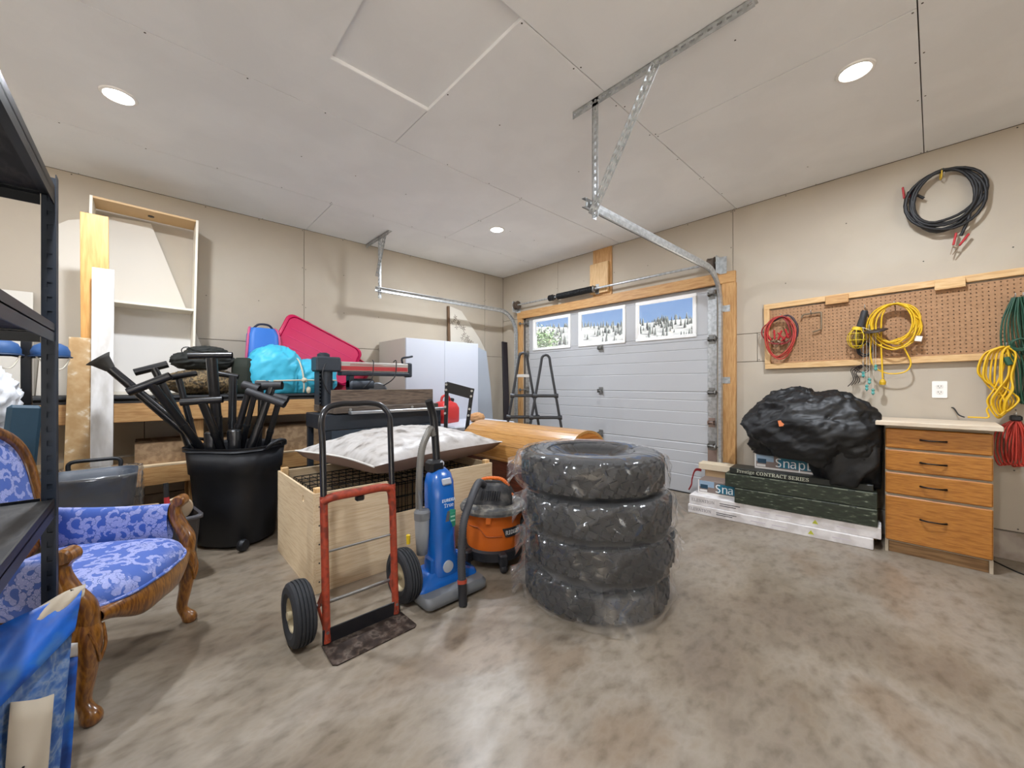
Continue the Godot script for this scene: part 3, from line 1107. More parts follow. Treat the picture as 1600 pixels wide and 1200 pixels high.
	tube(s, smoothed([onwall(-0.32, 1.5, 0.09) - o, onwall(-0.33, 1.36, 0.09) - o, onwall(-0.31, 1.25, 0.09) - o, onwall(-0.24, 1.195, 0.09) - o, onwall(-0.15, 1.2, 0.09) - o, onwall(-0.115, 1.26, 0.085) - o, onwall(-0.14, 1.35, 0.08) - o, onwall(-0.18, 1.45, 0.08) - o], 6), 0.0052, 6)
	tube(s, smoothed([onwall(-0.25, 1.66, 0.1) - o, onwall(-0.268, 1.6, 0.1) - o, onwall(-0.27, 1.4, 0.1) - o, onwall(-0.265, 1.25, 0.1) - o, onwall(-0.262, 1.155, 0.1) - o], 5), 0.0055, 6)
	tube(s, smoothed([onwall(-0.12, 1.62, 0.1) - o, onwall(-0.07, 1.57, 0.1) - o, onwall(-0.062, 1.5, 0.1) - o, onwall(-0.075, 1.46, 0.1) - o], 5), 0.0052, 6)
	obj(t, "cord", s, yel)
	s = S()
	lathe(s, Transform3D(Basis(), onwall(-0.262, 1.13, 0.1) - o), [[0.0, -0.022], [0.017, -0.02], [0.019, 0.0], [0.014, 0.014], [0.006, 0.022]], 14)
	obj(t, "socket", s, mat("plug_yellow", "#c9a11c", 0.5))
	s = S()
	cbox(s, T(onwall(-0.078, 1.437, 0.1) - o, Vector3(0, -15, -12)), Vector3(0.038, 0.036, 0.0015))
	obj(t, "paper_tag", s, mat("tag_white", "#ece8e0", 0.8))
	hook(t, onwall(-0.2, 1.69, 0.08) - o, 0.06)

	# knot of thin dark string and a teal string mobile
	t = thing("string_bundle", "knotted thin dark string hanging below the work light", "string", onwall(-0.41, 1.1, 0.06))
	o = t.position
	s = S()
	tube(s, loops(onwall(-0.37, 1.26, 0.06) - o, 2, 0.04, 0.03, 0.02, 0.003, 31, 0.02, 14), 0.003, 5)
	for k in 4:
		tube(s, smoothed([onwall(-0.37, 1.25, 0.06) - o, onwall(-0.41 - 0.01 * k, 1.2 + 0.01 * k, 0.06) - o, onwall(-0.39 - 0.012 * k, 1.15, 0.062) - o, onwall(-0.4 - 0.02 * k, 1.12 - 0.008 * k, 0.06) - o], 5), 0.003, 5)
	obj(t, "string", s, mat("string_brown", "#2c2320", 0.7))
	hook(t, onwall(-0.37, 1.262, 0.055) - o, 0.015)
	t = thing("hanging_mobile", "clear string mobile with small teal beads below the pegboard", "mobile", onwall(-0.33, 1.0, 0.12))
	o = t.position
	var teal = mat("teal_glass", "#5fb3ad", 0.2, 0.0, {"alpha": 0.75})
	for q in [[-0.37, 1.55, 1.19], [-0.335, 1.51, 1.14], [-0.30, 1.5, 1.24], [-0.315, 1.5, 1.06], [-0.35, 1.5, 1.09]]:
		s = S()
		tube(s, [onwall(q[0], q[1], 0.12) - o, onwall(q[0], q[2], 0.12) - o], 0.0011, 4)
		obj(t, "thread", s, mat("thread_pale", "#cfcfc6", 0.5))
		s = S()
		lathe(s, Transform3D(Basis(), onwall(q[0], q[2], 0.12) - o), [[0.0, -0.03], [0.011, -0.015], [0.007, 0.0], [0.012, 0.012], [0.0, 0.022]], 7)
		obj(t, "bead", s, teal)
	s = S()
	tube(s, [onwall(-0.38, 1.55, 0.12) - o, onwall(-0.29, 1.5, 0.12) - o], 0.002, 5)
	obj(t, "spreader", s, mat("thread_pale", "#cfcfc6"))
	hook(t, onwall(-0.335, 1.535, 0.12) - o, 0.09)

	# yellow cord hank, right end
	t = thing("extension_cord", "yellow extension cord hank hanging beside the green cords", "cord", onwall(0.28, 0.89, 0.1))
	o = t.position
	s = S()
	for k in 8:
		var dx = 0.011 * (k - 3) + rng.randf_range(-0.012, 0.012)
		var dz = 0.012 * (k % 4) + rng.randf_range(-0.004, 0.004)
		tube(s, smoothed([onwall(0.305 + dx * 0.4, 1.355, 0.09 + dz) - o, onwall(0.25 + dx, 1.31, 0.1 + dz) - o, onwall(0.232 + dx * 1.3, 1.2 - 0.012 * k, 0.11 + dz) - o, onwall(0.268 + dx * 0.6 + rng.randf_range(-0.015, 0.015), 1.1, 0.1 + dz) - o, onwall(0.31 + dx, 1.03, 0.1 + dz) - o, onwall(0.315 + dx * 0.7, 0.93 + 0.008 * k, 0.11 + dz) - o, onwall(0.285 + dx * 0.5, 0.9 + 0.006 * k, 0.11 + dz) - o, onwall(0.262 + dx, 1.0, 0.12 + dz) - o, onwall(0.29 + dx, 1.08, 0.12 + dz) - o, onwall(0.335 + dx * 0.3 + rng.randf_range(-0.03, 0.01), 1.18 + rng.randf_range(-0.03, 0.03), 0.1 + dz) - o, onwall(0.325 + dx * 0.5, 1.3, 0.09 + dz) - o, onwall(0.31, 1.355, 0.09 + dz) - o], 5), 0.0052, 6)
	tube(s, smoothed([onwall(0.262, 1.0, 0.12) - o, onwall(0.232, 0.95, 0.12) - o, onwall(0.24, 0.9, 0.12) - o, onwall(0.2, 0.895, 0.12) - o, onwall(0.15, 0.895, 0.12) - o], 5), 0.0052, 6)
	obj(t, "cord", s, yel)
	hook(t, onwall(0.31, 1.35, 0.1) - o, 0.06)

	# green cords and dark straps
	t = thing("extension_cord", "dark green extension cords hanging at the right pegboard edge", "cord", onwall(0.37, 0.95, 0.09))
	o = t.position
	s = S()
	var grn = mat("cord_green", "#1f4a36", 0.5)
	for k in 6:
		var dx = 0.012 * (k - 2)
		var dz = 0.01 * (k % 3)
		tube(s, smoothed([onwall(0.345 + dx * 0.4, 1.66, 0.06 + dz) - o, onwall(0.32 + dx, 1.52, 0.08 + dz) - o, onwall(0.325 + dx * 1.4, 1.36, 0.09 + dz) - o, onwall(0.36 + dx * 1.3, 1.25, 0.1 + dz) - o, onwall(0.37 + dx * 1.2, 1.08 - 0.02 * k, 0.09 + dz) - o, onwall(0.385 + dx, 1.0, 0.09 + dz) - o, onwall(0.395 + dx, 1.2, 0.07 + dz) - o, onwall(0.385 + dx * 0.8, 1.5, 0.06 + dz) - o, onwall(0.365 + dx * 0.3, 1.66, 0.06 + dz) - o], 5), 0.0052, 6)
	tube(s, loops(onwall(0.365, 1.4, 0.125) - o, 4, 0.04, 0.035, 0.01, 0.005, 9, 0.01, 14), 0.005, 6)
	obj(t, "cord", s, grn)
	s = S()
	cbox(s, T(onwall(0.317, 1.26, 0.13) - o, Vector3(0, 0, 20)), Vector3(0.03, 0.055, 0.022), 0.006)
	obj(t, "plug", s, mat("plug_green", "#27553c", 0.5))
	for x in [0.345, 0.375]: hook(t, onwall(x, 1.655, 0.07) - o, 0.05)

	t = thing("extension_cord", "red orange extension cord bundle hanging below the green cords", "cord", onwall(0.35, 0.58, 0.09))
	o = t.position
	s = S()
	for k in 9:
		var dx = 0.014 * (k - 4)
		var dz = 0.01 * (k % 4)
		tube(s, smoothed([onwall(0.345 + dx * 0.2, 0.885, 0.07 + dz) - o, onwall(0.33 + dx, 0.82, 0.08 + dz) - o, onwall(0.325 + dx * 1.2, 0.7, 0.09 + dz) - o, onwall(0.335 + dx, 0.60 + 0.006 * (k % 4), 0.09 + dz) - o, onwall(0.36 + dx, 0.62, 0.1 + dz) - o, onwall(0.365 + dx, 0.74, 0.09 + dz) - o, onwall(0.352 + dx * 0.2, 0.885, 0.07 + dz) - o], 5), 0.005, 6)
	obj(t, "cord", s, mat("cord_red", "#b23324", 0.5))
	s = S()
	cbox(s, T(onwall(0.348, 0.9, 0.09) - o, Vector3.ZERO), Vector3(0.05, 0.035, 0.05), 0.008)
	obj(t, "strap", s, rubber)
	hook(t, onwall(0.348, 0.91, 0.09) - o, 0.08)

	# duplex outlet
	t = thing("wall_outlet", "white duplex electrical outlet on the wall above the drawers", "outlet", Vector3(0.024, 1.02, WF))
	s = S()
	extrude(s, Transform3D(Basis(), Vector3(0, 0.057, 0.003)), rrect(0.072, 0.115, 0.006), 0.006)
	obj(t, "cover_plate", s, mat("outlet_white", "#f4f2ee", 0.35))
	for y in [0.037, 0.077]:
		s = S()
		extrude(s, Transform3D(Basis(), Vector3(0, y, 0.0068)), rrect(0.034, 0.028, 0.01), 0.002)
		var rc2 = obj(t, "socket", s, mat("socket_white", "#e6e3dd", 0.4))
		s = S()
		for k in [-1, 1]: bx(s, Vector3(k * 0.0065 - 0.0012, y - 0.002, 0.0079), Vector3(k * 0.0065 + 0.0012, y + 0.008, 0.0083))
		cyl(s, Vector3(0, y - 0.008, 0.0079), Vector3(0, y - 0.008, 0.0083), 0.0024, 8)
		obj(rc2, "slot", s, mat("slot_dark", "#2a2826", 0.7))
	# short cable stub out of the wall
	t = thing("cable_stub", "short dark cable stub poking from the wall below the outlet", "cable", Vector3(0.08, 0.9, WF))
	s = S()
	tube(s, smoothed([Vector3(0.0, 0.055, 0), Vector3(0.01, 0.05, 0.02), Vector3(0.03, 0.01, 0.035), Vector3(0.055, -0.004, 0.05)], 5), 0.004, 6)
	obj(t, "cable", s, rubber)


# ---------------------------------------------------------------- drawers and flooring boxes
func drawers() -> void:
	var t = thing("drawer_cabinet", "honey oak four-drawer cabinet with black bow handles", "cabinet", Vector3(0.005, 0, -3.8))
	var w = 0.46
	var side = mat("cabinet_side", "#b9ab95", 0.6)
	var s = S()
	var zf = 0.178
	for x in [-w / 2, w / 2 - 0.016]: bx(s, Vector3(x, 0.0, -0.19), Vector3(x + 0.016, 0.843, zf), 0.001)
	bx(s, Vector3(-w / 2 + 0.016, 0.075, -0.19), Vector3(w / 2 - 0.016, 0.09, zf))
	bx(s, Vector3(-w / 2 + 0.016, 0.825, -0.19), Vector3(w / 2 - 0.016, 0.843, zf))
	bx(s, Vector3(-w / 2 + 0.016, 0.09, -0.19), Vector3(w / 2 - 0.016, 0.825, -0.182))
	for y in [0.385, 0.538, 0.687]: bx(s, Vector3(-w / 2 + 0.016, y - 0.006, zf - 0.06), Vector3(w / 2 - 0.016, y + 0.006, zf - 0.002))
	obj(t, "carcass", s, side)
	s = S()
	bx(s, Vector3(-w / 2 + 0.017, 0.0, zf - 0.03), Vector3(w / 2 - 0.017, 0.074, zf - 0.014), 0.001)
	obj(t, "toe_kick", s, wood("oldply", ["#7a5a38", "#8f6d47", "#9a7850"], 0, 0.7))
	var hm = mat("handle_bronze", "#241c18", 0.35, 0.6)
	for y in [[0.695, 0.822], [0.546, 0.682], [0.394, 0.533], [0.085, 0.38]]:
		s = S()
		bx(s, Vector3(-w / 2 + 0.002, y[0], zf + 0.001), Vector3(w / 2 - 0.002, y[1], zf + 0.02), 0.006)
		var d = obj(t, "drawer", s, oak(0))
		s = S()
		var c = (float(y[0]) + float(y[1])) * 0.5
		if y[1] - y[0] > 0.2: c += 0.02
		var pts = []
		for k in 11:
			var a = -1.0 + 2.0 * k / 10.0
			pts.append(Vector3(-0.01 + a * 0.056, c, zf + 0.02 + 0.024 * (1.0 - pow(absf(a), 4.0))))
		tube(s, pts, [0.0065, 0.0055, 0.005, 0.0045, 0.0045, 0.0045, 0.0045, 0.0045, 0.005, 0.0055, 0.0065], 8)
		obj(d, "handle", s, hm)
	s = S()
	bx(s, Vector3(-0.268, 0.844, -3.985), Vector3(0.268, 0.872, -3.545), 0.003)
	var c2 = obj(self, "countertop", s, wood("particle", ["#cdbba2", "#d8c8b1", "#dfd1bc"], 0, 0.7))
	tag(c2, "pale raw board countertop lying on the oak drawer cabinet", "countertop")


func carton(called: String, label: String, cat: String, s0: float, d0: float, y0: float, size: Vector3, m: Material, yaw := 0.0, group := "flooring cartons stacked by the garage door") -> Node3D:
	# s0 along the stack, d0 back towards the wall
	var O = Vector3(-1.462, 0, -3.449)
	var e1 = Vector3(0.9953, 0, -0.097)
	var e2 = Vector3(-0.097, 0, -0.9953)
	var p = O + e1 * (s0 + size.x * 0.5) + e2 * (d0 + size.z * 0.5) + Vector3(0, y0, 0)
	var t = thing(called, label, cat, p, 5.57 + yaw, group)
	var s = S()
	cbox(s, Transform3D(Basis(), Vector3(0, size.y * 0.5, 0)), size, 0.004)
	obj(t, "carton", s, m)
	return t


func flooring() -> void:
	var white = mat("carton_white", "#ffffff", 0.6, 0.0, {"tex": noise_tex("carton_white", 0.02, 4, ["#cfc9c6", "#dcd7d5", "#e4e0de"], [0.3, 0.5, 0.7], 256), "scale": Vector3.ONE * 1.5})
	var green = mat("carton_green", "#ffffff", 0.55, 0.0, {"tex": noise_tex("carton_green", 0.03, 6, ["#23291d", "#2b3225", "#333a2c", "#5c6352", "#8d9282"], [0.3, 0.55, 0.7, 0.78, 0.9], 512), "scale": Vector3(0.8, 3, 3)})
	var black = mat("carton_black", "#1c1f1a", 0.45)
	var ink = mat("ink_grey", "#8a8688", 0.7)
	var inkd = mat("ink_dark", "#3b393c", 0.7)
	var brown = mat("carton_brown", "#a98d6a", 0.8)
	var specs = [[0.0, 0.0, 0.0, Vector3(1.19, 0.074, 0.2), 0.0, "long white flooring carton at the bottom of the stack"], [0.008, 0.012, 0.0745, Vector3(1.22, 0.08, 0.2), 0.3, "long white flooring carton second from the floor"]]
	for q in specs:
		var t = carton("flooring_carton", q[5], "carton", q[0], q[1], q[2], q[3], white, q[4])
		var sz: Vector3 = q[3]
		var zf = sz.z * 0.5 + 0.0004
		lettering(t, "ELEVATION", 0.024, T(Vector3(-0.5, sz.y * 0.52, zf)), ink, true)
		for k in 2:
			var sl = S()
			bx(sl, Vector3(-0.37, sz.y * (0.55 - 0.2 * k), zf - 0.0003), Vector3(-0.22 - 0.03 * k, sz.y * (0.62 - 0.2 * k), zf + 0.0003))
			obj(t, "small_print", sl, inkd)
		for x in [-0.12, 0.02, 0.38]:
			var s = S()
			bx(s, Vector3(x, sz.y * 0.4, zf - 0.0003), Vector3(x + 0.1, sz.y * 0.52, zf + 0.0003))
			obj(t, "printed_panel", s, mat("print_lilac", "#cfc8cc", 0.6))
		var s2 = S()
		extrude(s2, Transform3D(Basis(), Vector3(0.26, sz.y * 0.5, zf)), PackedVector2Array([Vector2(-0.018, -0.014), Vector2(0.018, -0.014), Vector2(0, 0.016)]), 0.0008)
		obj(t, "warning_triangle", s2, mat("print_lime", "#b9b93a", 0.6))
		lettering(t, "ELEVATION", 0.022, Transform3D(Basis.from_euler(Vector3(-PI / 2, PI, 0)), Vector3(0.36, sz.y + 0.0006, 0.055)), inkd, true)
	# a loose torn flap at the right end of the second carton
	var fl = carton("carton_flap", "torn white flap curling off the right carton end", "carton", 1.06, 0.03, 0.156, Vector3(0.17, 0.003, 0.12), white, -1.0, "")
	# rear row that carries the upper cartons
	carton("flooring_carton", "plain brown carton behind the white cartons on the floor", "carton", 0.05, 0.225, 0.0, Vector3(1.16, 0.154, 0.17), brown)
	# printed cartons
	var pr = mat("print_photo", "#7d6f68", 0.5)
	var tealp = mat("print_teal", "#1f6d86", 0.45)
	for q in [[0.05, 0.115, 0.1555, 1.12, "printed plank carton with teal banner beneath the green cartons"], [0.48, 0.13, 0.4335, 0.68, "printed plank carton with teal banner under the black cover"]]:
		var t = carton("flooring_carton", q[4], "carton", q[0], q[1], q[2], Vector3(q[3], 0.116, 0.2), pr)
		var zf = 0.1004
		var x0: float = -q[3] * 0.5
		var pieces = [["edge_print", x0, 0.0, x0 + 0.01, 0.116, "#e7e4e0"], ["edge_print", x0, 0.0, x0 + q[3], 0.014, "#dcd8d2"], ["room_print", x0 + 0.012, 0.06, x0 + 0.13, 0.112, "#8fa6bb"], ["chair_print", x0 + 0.02, 0.045, x0 + 0.08, 0.08, "#1f4257"], ["barcode_panel", x0 + 0.015, 0.018, x0 + 0.075, 0.036, "#d9d6d2"], ["banner", x0 + 0.16, 0.022, x0 + 0.46, 0.1, ""]]
		for p in pieces:
			var s = S()
			var k: int = pieces.find(p)
			bx(s, Vector3(p[1], p[2], zf - 0.0004 + 0.0001 * k), Vector3(p[3], p[4], zf + 0.0002 + 0.0001 * k))
			obj(t, p[0], s, tealp if p[5] == "" else mat("print_" + p[5].substr(1), p[5], 0.5))
		lettering(t, "SnapLoc", 0.066, T(Vector3(x0 + 0.305, 0.058, zf + 0.0012)), mat("print_white", "#eef2f2", 0.5))
	# green cartons
	var scuff = mat("scuffed_edge", "#6f7565", 0.8)
	var edges = func(t: Node3D, sz: Vector3) -> void:
		# cardboard showing where the printed corners have worn through
		for k in 7:
			var sl = S()
			var a = -sz.x * 0.5 + sz.x * (k + rng.randf_range(0.05, 0.4)) / 7.0
			var b = minf(a + sz.x * rng.randf_range(0.05, 0.12), sz.x * 0.5)
			bx(sl, Vector3(a, sz.y - 0.006 - rng.randf() * 0.004, sz.z * 0.5 - 0.003), Vector3(b, sz.y - 0.001, sz.z * 0.5 + 0.0006))
			obj(t, "scuff", sl, scuff)
	var g1 = carton("flooring_carton", "scuffed dark green carton lying on the white cartons", "carton", 0.36, 0.0, 0.1555, Vector3(0.85, 0.118, 0.11), green, 0.2)
	edges.call(g1, Vector3(0.85, 0.118, 0.11))
	var g2 = carton("flooring_carton", "scuffed dark green carton second from top of the green ones", "carton", 0.29, 0.005, 0.276, Vector3(0.92, 0.108, 0.2), green, -0.3)
	edges.call(g2, Vector3(0.92, 0.108, 0.2))
	var g3 = carton("flooring_carton", "thin black-green carton with pale capital lettering above the green cartons", "carton", 0.32, 0.02, 0.3855, Vector3(0.87, 0.046, 0.2), black, 0.3)
	lettering(g3, "CONTRACT SERIES", 0.026, T(Vector3(-0.08, 0.024, 0.1006)), mat("print_pale_green", "#b7b9a6", 0.5), true, 700)
	lettering(g3, "Prestige", 0.024, T(Vector3(-0.32, 0.025, 0.1006)), mat("print_pale_green", "#b7b9a6"), true, 400, true)
	# cream board on top at the left and its red strap
	carton("trim_carton", "cream coloured flat carton lying against the garage door post", "carton", 0.0, 0.30, 0.327, Vector3(0.36, 0.06, 0.13), mat("carton_cream", "#d3c3a8", 0.7), 0.0, "")
	carton("flooring_carton", "plain brown carton under the cream carton", "carton", 0.05, 0.318, 0.1545, Vector3(1.1, 0.172, 0.10), brown)
	var st = thing("red_strap", "red webbing strap hanging off the left carton ends", "strap", Vector3(-1.48, 0.156, -3.60))
	var s = S()
	var path = smoothed([Vector3(0.01, 0.16, -0.16), Vector3(-0.012, 0.17, -0.08), Vector3(-0.02, 0.1, -0.03), Vector3(-0.015, 0.05, 0.0), Vector3(-0.03, 0.004, 0.02)], 5)
	for i in path.size() - 1: bar(s, path[i], path[i + 1] + (path[i + 1] - path[i]) * 0.1, 0.024, 0.003, Vector3.LEFT, 0.0)
	obj(st, "webbing", s, mat("webbing_red", "#8d2026", 0.7))

	# black cover heaped on top
	var t = thing("black_cover", "large black fabric cover heaped over the flooring cartons", "cover", Vector3(-0.66, 0.551, -3.72))
	var fab = mat("black_nylon", "#0b0c0e", 0.5, 0.0, {"rim": 0.12})
	var nz = FastNoiseLite.new()
	nz.seed = 11
	nz.frequency = 0.62
	nz.fractal_type = FastNoiseLite.FRACTAL_RIDGED
	nz.fractal_octaves = 2
	nz.fractal_gain = 0.35
	nz.domain_warp_enabled = true
	nz.domain_warp_amplitude = 0.5
	nz.domain_warp_frequency = 0.8
	s = S(true)
	var heap = func(u: float, w: float) -> Vector3:
		var a = TAU * u
		var b = PI * w
		var d = Vector3(sin(b) * cos(a), cos(b), sin(b) * sin(a))
		var k = 0.97 + 0.16 * nz.get_noise_3d(d.x * 1.5, d.y * 1.9, d.z * 1.5)
		var p = Vector3(0.43, 0.315, 0.25) * d * k
		p.y += 0.2
		p.x += 0.05 * (0.4 - p.y)
		# the right flank sags down over the carton front
		var low = -0.12 * smoothstep(-0.02, 0.24, p.x) * smoothstep(0.1, 0.17, p.z)
		if p.y < low: p.y = low + (p.y - low) * 0.02
		p.z = maxf(p.z, -0.262)
		p.x = minf(p.x, 0.415)
		return p
	grid(s, 130, 76, heap, true)
	obj(t, "heap", s, fab)
	s = S(true)
	nz.seed = 23
	var flank = func(u: float, w: float) -> Vector3:
		var a = TAU * u
		var b = PI * w
		var d = Vector3(sin(b) * cos(a), cos(b), sin(b) * sin(a))
		var k = 0.97 + 0.17 * nz.get_noise_3d(d.x * 1.3, d.y * 1.6, d.z * 1.3)
		var p = Vector3(0.23, 0.06, 0.03) + Vector3(0.21, 0.33, 0.155) * d * k
		if p.y < -0.155: p.y = -0.155 + (p.y + 0.155) * 0.02
		p.x = minf(p.x, 0.41)
		return p
	grid(s, 70, 44, flank, true)
	obj(t, "sagging_flank", s, fab)
	for q in [Vector3(-0.12, 0.27, 0.25), Vector3(0.0, 0.36, 0.2)]:
		s = S()
		cbox(s, T(q, Vector3(-15, 10, 12)), Vector3(0.035, 0.045, 0.004), 0.001)
		obj(t, "orange_tag", s, mat("tag_orange", "#c8703c", 0.6))
	# cord on the floor at the right
	var c = thing("floor_cord", "thin dark cord lying on the floor right of the drawers", "cord", Vector3(0.3, 0.0, -3.75))
	s = S()
	tube(s, smoothed([Vector3(-0.05, 0.004, -0.15), Vector3(0.03, 0.004, -0.02), Vector3(0.1, 0.004, 0.03), Vector3(0.2, 0.004, 0.02), Vector3(0.4, 0.004, -0.05)], 6), 0.004, 6)
	obj(c, "cord", s, mat("cable_black", "#1c1c1e"))


# ---------------------------------------------------------------- middle: tires, vacuums, hand truck, crate, chest
func tires() -> void:
	var rub = mat("tire_rubber", "#131416", 0.75)
	var t0 = thing("tire", "lowest tire of the plastic-wrapped stack of four", "tire", Vector3(-1.27, 0, -1.80), 0.0, "stack of plastic wrapped tires")
	var s = S()
	var prof = [[0.205, 0.02], [0.23, 0.004], [0.29, 0.0], [0.34, 0.012], [0.366, 0.035], [0.372, 0.06], [0.372, 0.13], [0.366, 0.155], [0.34, 0.178], [0.29, 0.19], [0.23, 0.186], [0.205, 0.17], [0.215, 0.15], [0.30, 0.12], [0.33, 0.095], [0.30, 0.07], [0.215, 0.04], [0.205, 0.02]]
	lathe(s, Transform3D(), prof, 56, false)
	obj(t0, "carcass", s, rub)
	s = S()
	for row in 4:
		var n = 40
		for k in n:
			var a = TAU * (k + 0.5 * (row % 2) + 0.1 * row) / n
			var y: float = [0.048, 0.081, 0.112, 0.143][row]
			var b = Basis(Vector3.UP, -a) * Basis(Vector3(1, 0, 0), (0.35 if row % 2 else -0.35))
			cbox(s, Transform3D(b, Vector3(cos(a) * 0.374, y, sin(a) * 0.374)), Vector3(0.016, 0.027, 0.041))
	for row in [0.026, 0.164]:
		for k in 40:
			var a = TAU * (k + 0.25) / 40
			cbox(s, Transform3D(Basis(Vector3.UP, -a) * Basis(Vector3(0, 0, 1), 0.5 if row < 0.1 else -0.5), Vector3(cos(a) * 0.36, row, sin(a) * 0.36)), Vector3(0.02, 0.024, 0.03))
	var tr = obj(t0, "tread", s, rub)
	tr.set_meta("kind", "stuff")
	var labels = ["second tire from the floor in the plastic-wrapped stack", "third tire from the floor in the plastic-wrapped stack", "topmost tire of the plastic-wrapped stack with open center"]
	var offs = [Vector3(0.02, 0.191, -0.015), Vector3(0.012, 0.382, 0.0), Vector3(-0.02, 0.573, 0.01)]
	for i in 3: copy(t0, labels[i], t0.position + offs[i], 25.0 * (i + 1), "stack of plastic wrapped tires")
	# clear film bags
	var film = mat("plastic_film", "#f4f6f8", 0.1, 0.0, {"alpha": 0.04, "twosided": true, "spec": 0.95})
	var blabel = ["clear plastic bag around the lowest tire, flaring onto the floor", "clear plastic bag around the second tire from the floor", "clear plastic bag around the third tire from the floor", "clear plastic bag draped over the topmost tire"]
	for i in 4:
		var pos: Vector3 = t0.position + (Vector3.ZERO if i == 0 else offs[i - 1])
		var t = thing("plastic_bag", blabel[i], "plastic bag", pos, 0.0, "clear bags around the tires")
		var nz = FastNoiseLite.new()
		nz.seed = 40 + i
		nz.frequency = 1.6
		nz.noise_type = FastNoiseLite.TYPE_CELLULAR
		nz.cellular_return_type = FastNoiseLite.RETURN_DISTANCE
		nz.fractal_type = FastNoiseLite.FRACTAL_NONE
		var pr: Array
		if i == 3: pr = [[0.02, 0.13], [0.12, 0.14], [0.2, 0.175], [0.26, 0.193], [0.32, 0.192], [0.37, 0.175], [0.388, 0.13], [0.392, 0.08], [0.386, 0.03], [0.36, 0.004]]
		else: pr = [[0.3, 0.1905], [0.35, 0.185], [0.378, 0.16], [0.39, 0.12], [0.394, 0.07], [0.388, 0.03], [0.37, 0.002]]
		var pv = []
		for q in pr: pv.append(Vector3(q[0], q[1], 0))
		pv = smoothed(pv, 5)
		s = S(true)
		var np = pv.size() - 1
		var f = func(u: float, w: float) -> Vector3:
			var q: Vector3 = pv[roundi(w * np)]
			var a = TAU * u
			var d = Vector3(cos(a), 0, sin(a))
			var sl = 0.0
			if q.x > 0.36: sl = 0.5
			var cr = clampf(nz.get_noise_3d(cos(a) * 1.5 + 3.0, q.y * 5.0 + a * 0.4, sin(a) * 1.5 + i) * 0.9 + 0.7, 0.0, 1.0)
			var fl = pow(maxf(0.0, cos(a - (0.75 + 0.4 * i))), 6.0) * 0.035 + pow(maxf(0.0, cos(a - 2.6 - 0.3 * i)), 8.0) * 0.03
			var fold = pow(absf(sin(a * 5.0 + q.y * 16.0 + 3.0 * cr + i * 1.7)), 10.0) + pow(absf(sin(a * 7.0 - q.y * 11.0 + 2.0 * cr)), 14.0)
			var k = (0.003 + 0.022 * cr + 0.011 * fold + fl * smoothstep(0.0, 0.25, w) * 0.7) * (1.0 if q.x > 0.3 else 0.35)
			return d * (q.x + k) + Vector3(0, q.y + (0.004 * cr if i == 3 else 0.0), 0)
		grid(s, 260, np, f, false, true)
		obj(t, "film", s, film)
		# loose corner of film standing off the tire
		if i < 3:
			var a0: float = [0.58, -0.85, -0.65][i]
			s = S(true)
			var lc = func(u: float, w: float) -> Vector3:
				var c = 1.0 - absf(u * 2.0 - 1.0)
				var a = a0 + (u - 0.5) * 0.75
				var rr: float = 0.392 + [0.085, 0.07, 0.075][i] * pow(w, 1.2) * pow(c, 0.7) + 0.012 * sin(u * 19.0 + w * 5.0) * w * c
				return Vector3(cos(a) * rr, 0.15 - (0.145 if i == 0 else 0.1) * w, sin(a) * rr)
			grid(s, 36, 14, lc)
			obj(t, "loose_corner", s, film)
		# gathered neck of the bag
		var dir = [Vector3(-0.62, 0, 0.78), Vector3(-0.75, 0, 0.66), Vector3(-0.7, 0, 0.72), Vector3(-0.72, 0, 0.69)][i] as Vector3
		var side = Vector3.UP.cross(dir)
		s = S(true)
		var g = func(u: float, w: float) -> Vector3:
			var a = TAU * u
			var rr = lerpf(0.03, 0.075, pow(w, 1.3)) * (1.0 + 0.35 * sin(a * 7.0 + w * 3.0) * w) + (0.05 * (1.0 - w) * (1.0 - w))
			var o = dir * (0.375 + 0.085 * w) + Vector3(0, 0.1 - 0.05 * w * w, 0)
			return o + side * cos(a) * rr + Vector3.UP * sin(a) * rr * 0.8
		grid(s, 48, 8, g)
		obj(t, "gathered_neck", s, film)


func ring_hose(s: SurfaceTool, pts: Array, r: float, pitch := 0.011, sides := 10) -> void:
	# corrugated hose: radius alternates along the path
	var c = Curve3D.new()
	for p in pts: c.add_point(p)
	var L = c.get_baked_length()
	var n = int(L / pitch) * 2
	var q = []
	var rad = []
	for i in n + 1:
		q.append(c.sample_baked(L * i / n, true))
		rad.append(r if i % 2 else r * 0.86)
	tube(s, q, rad, sides)


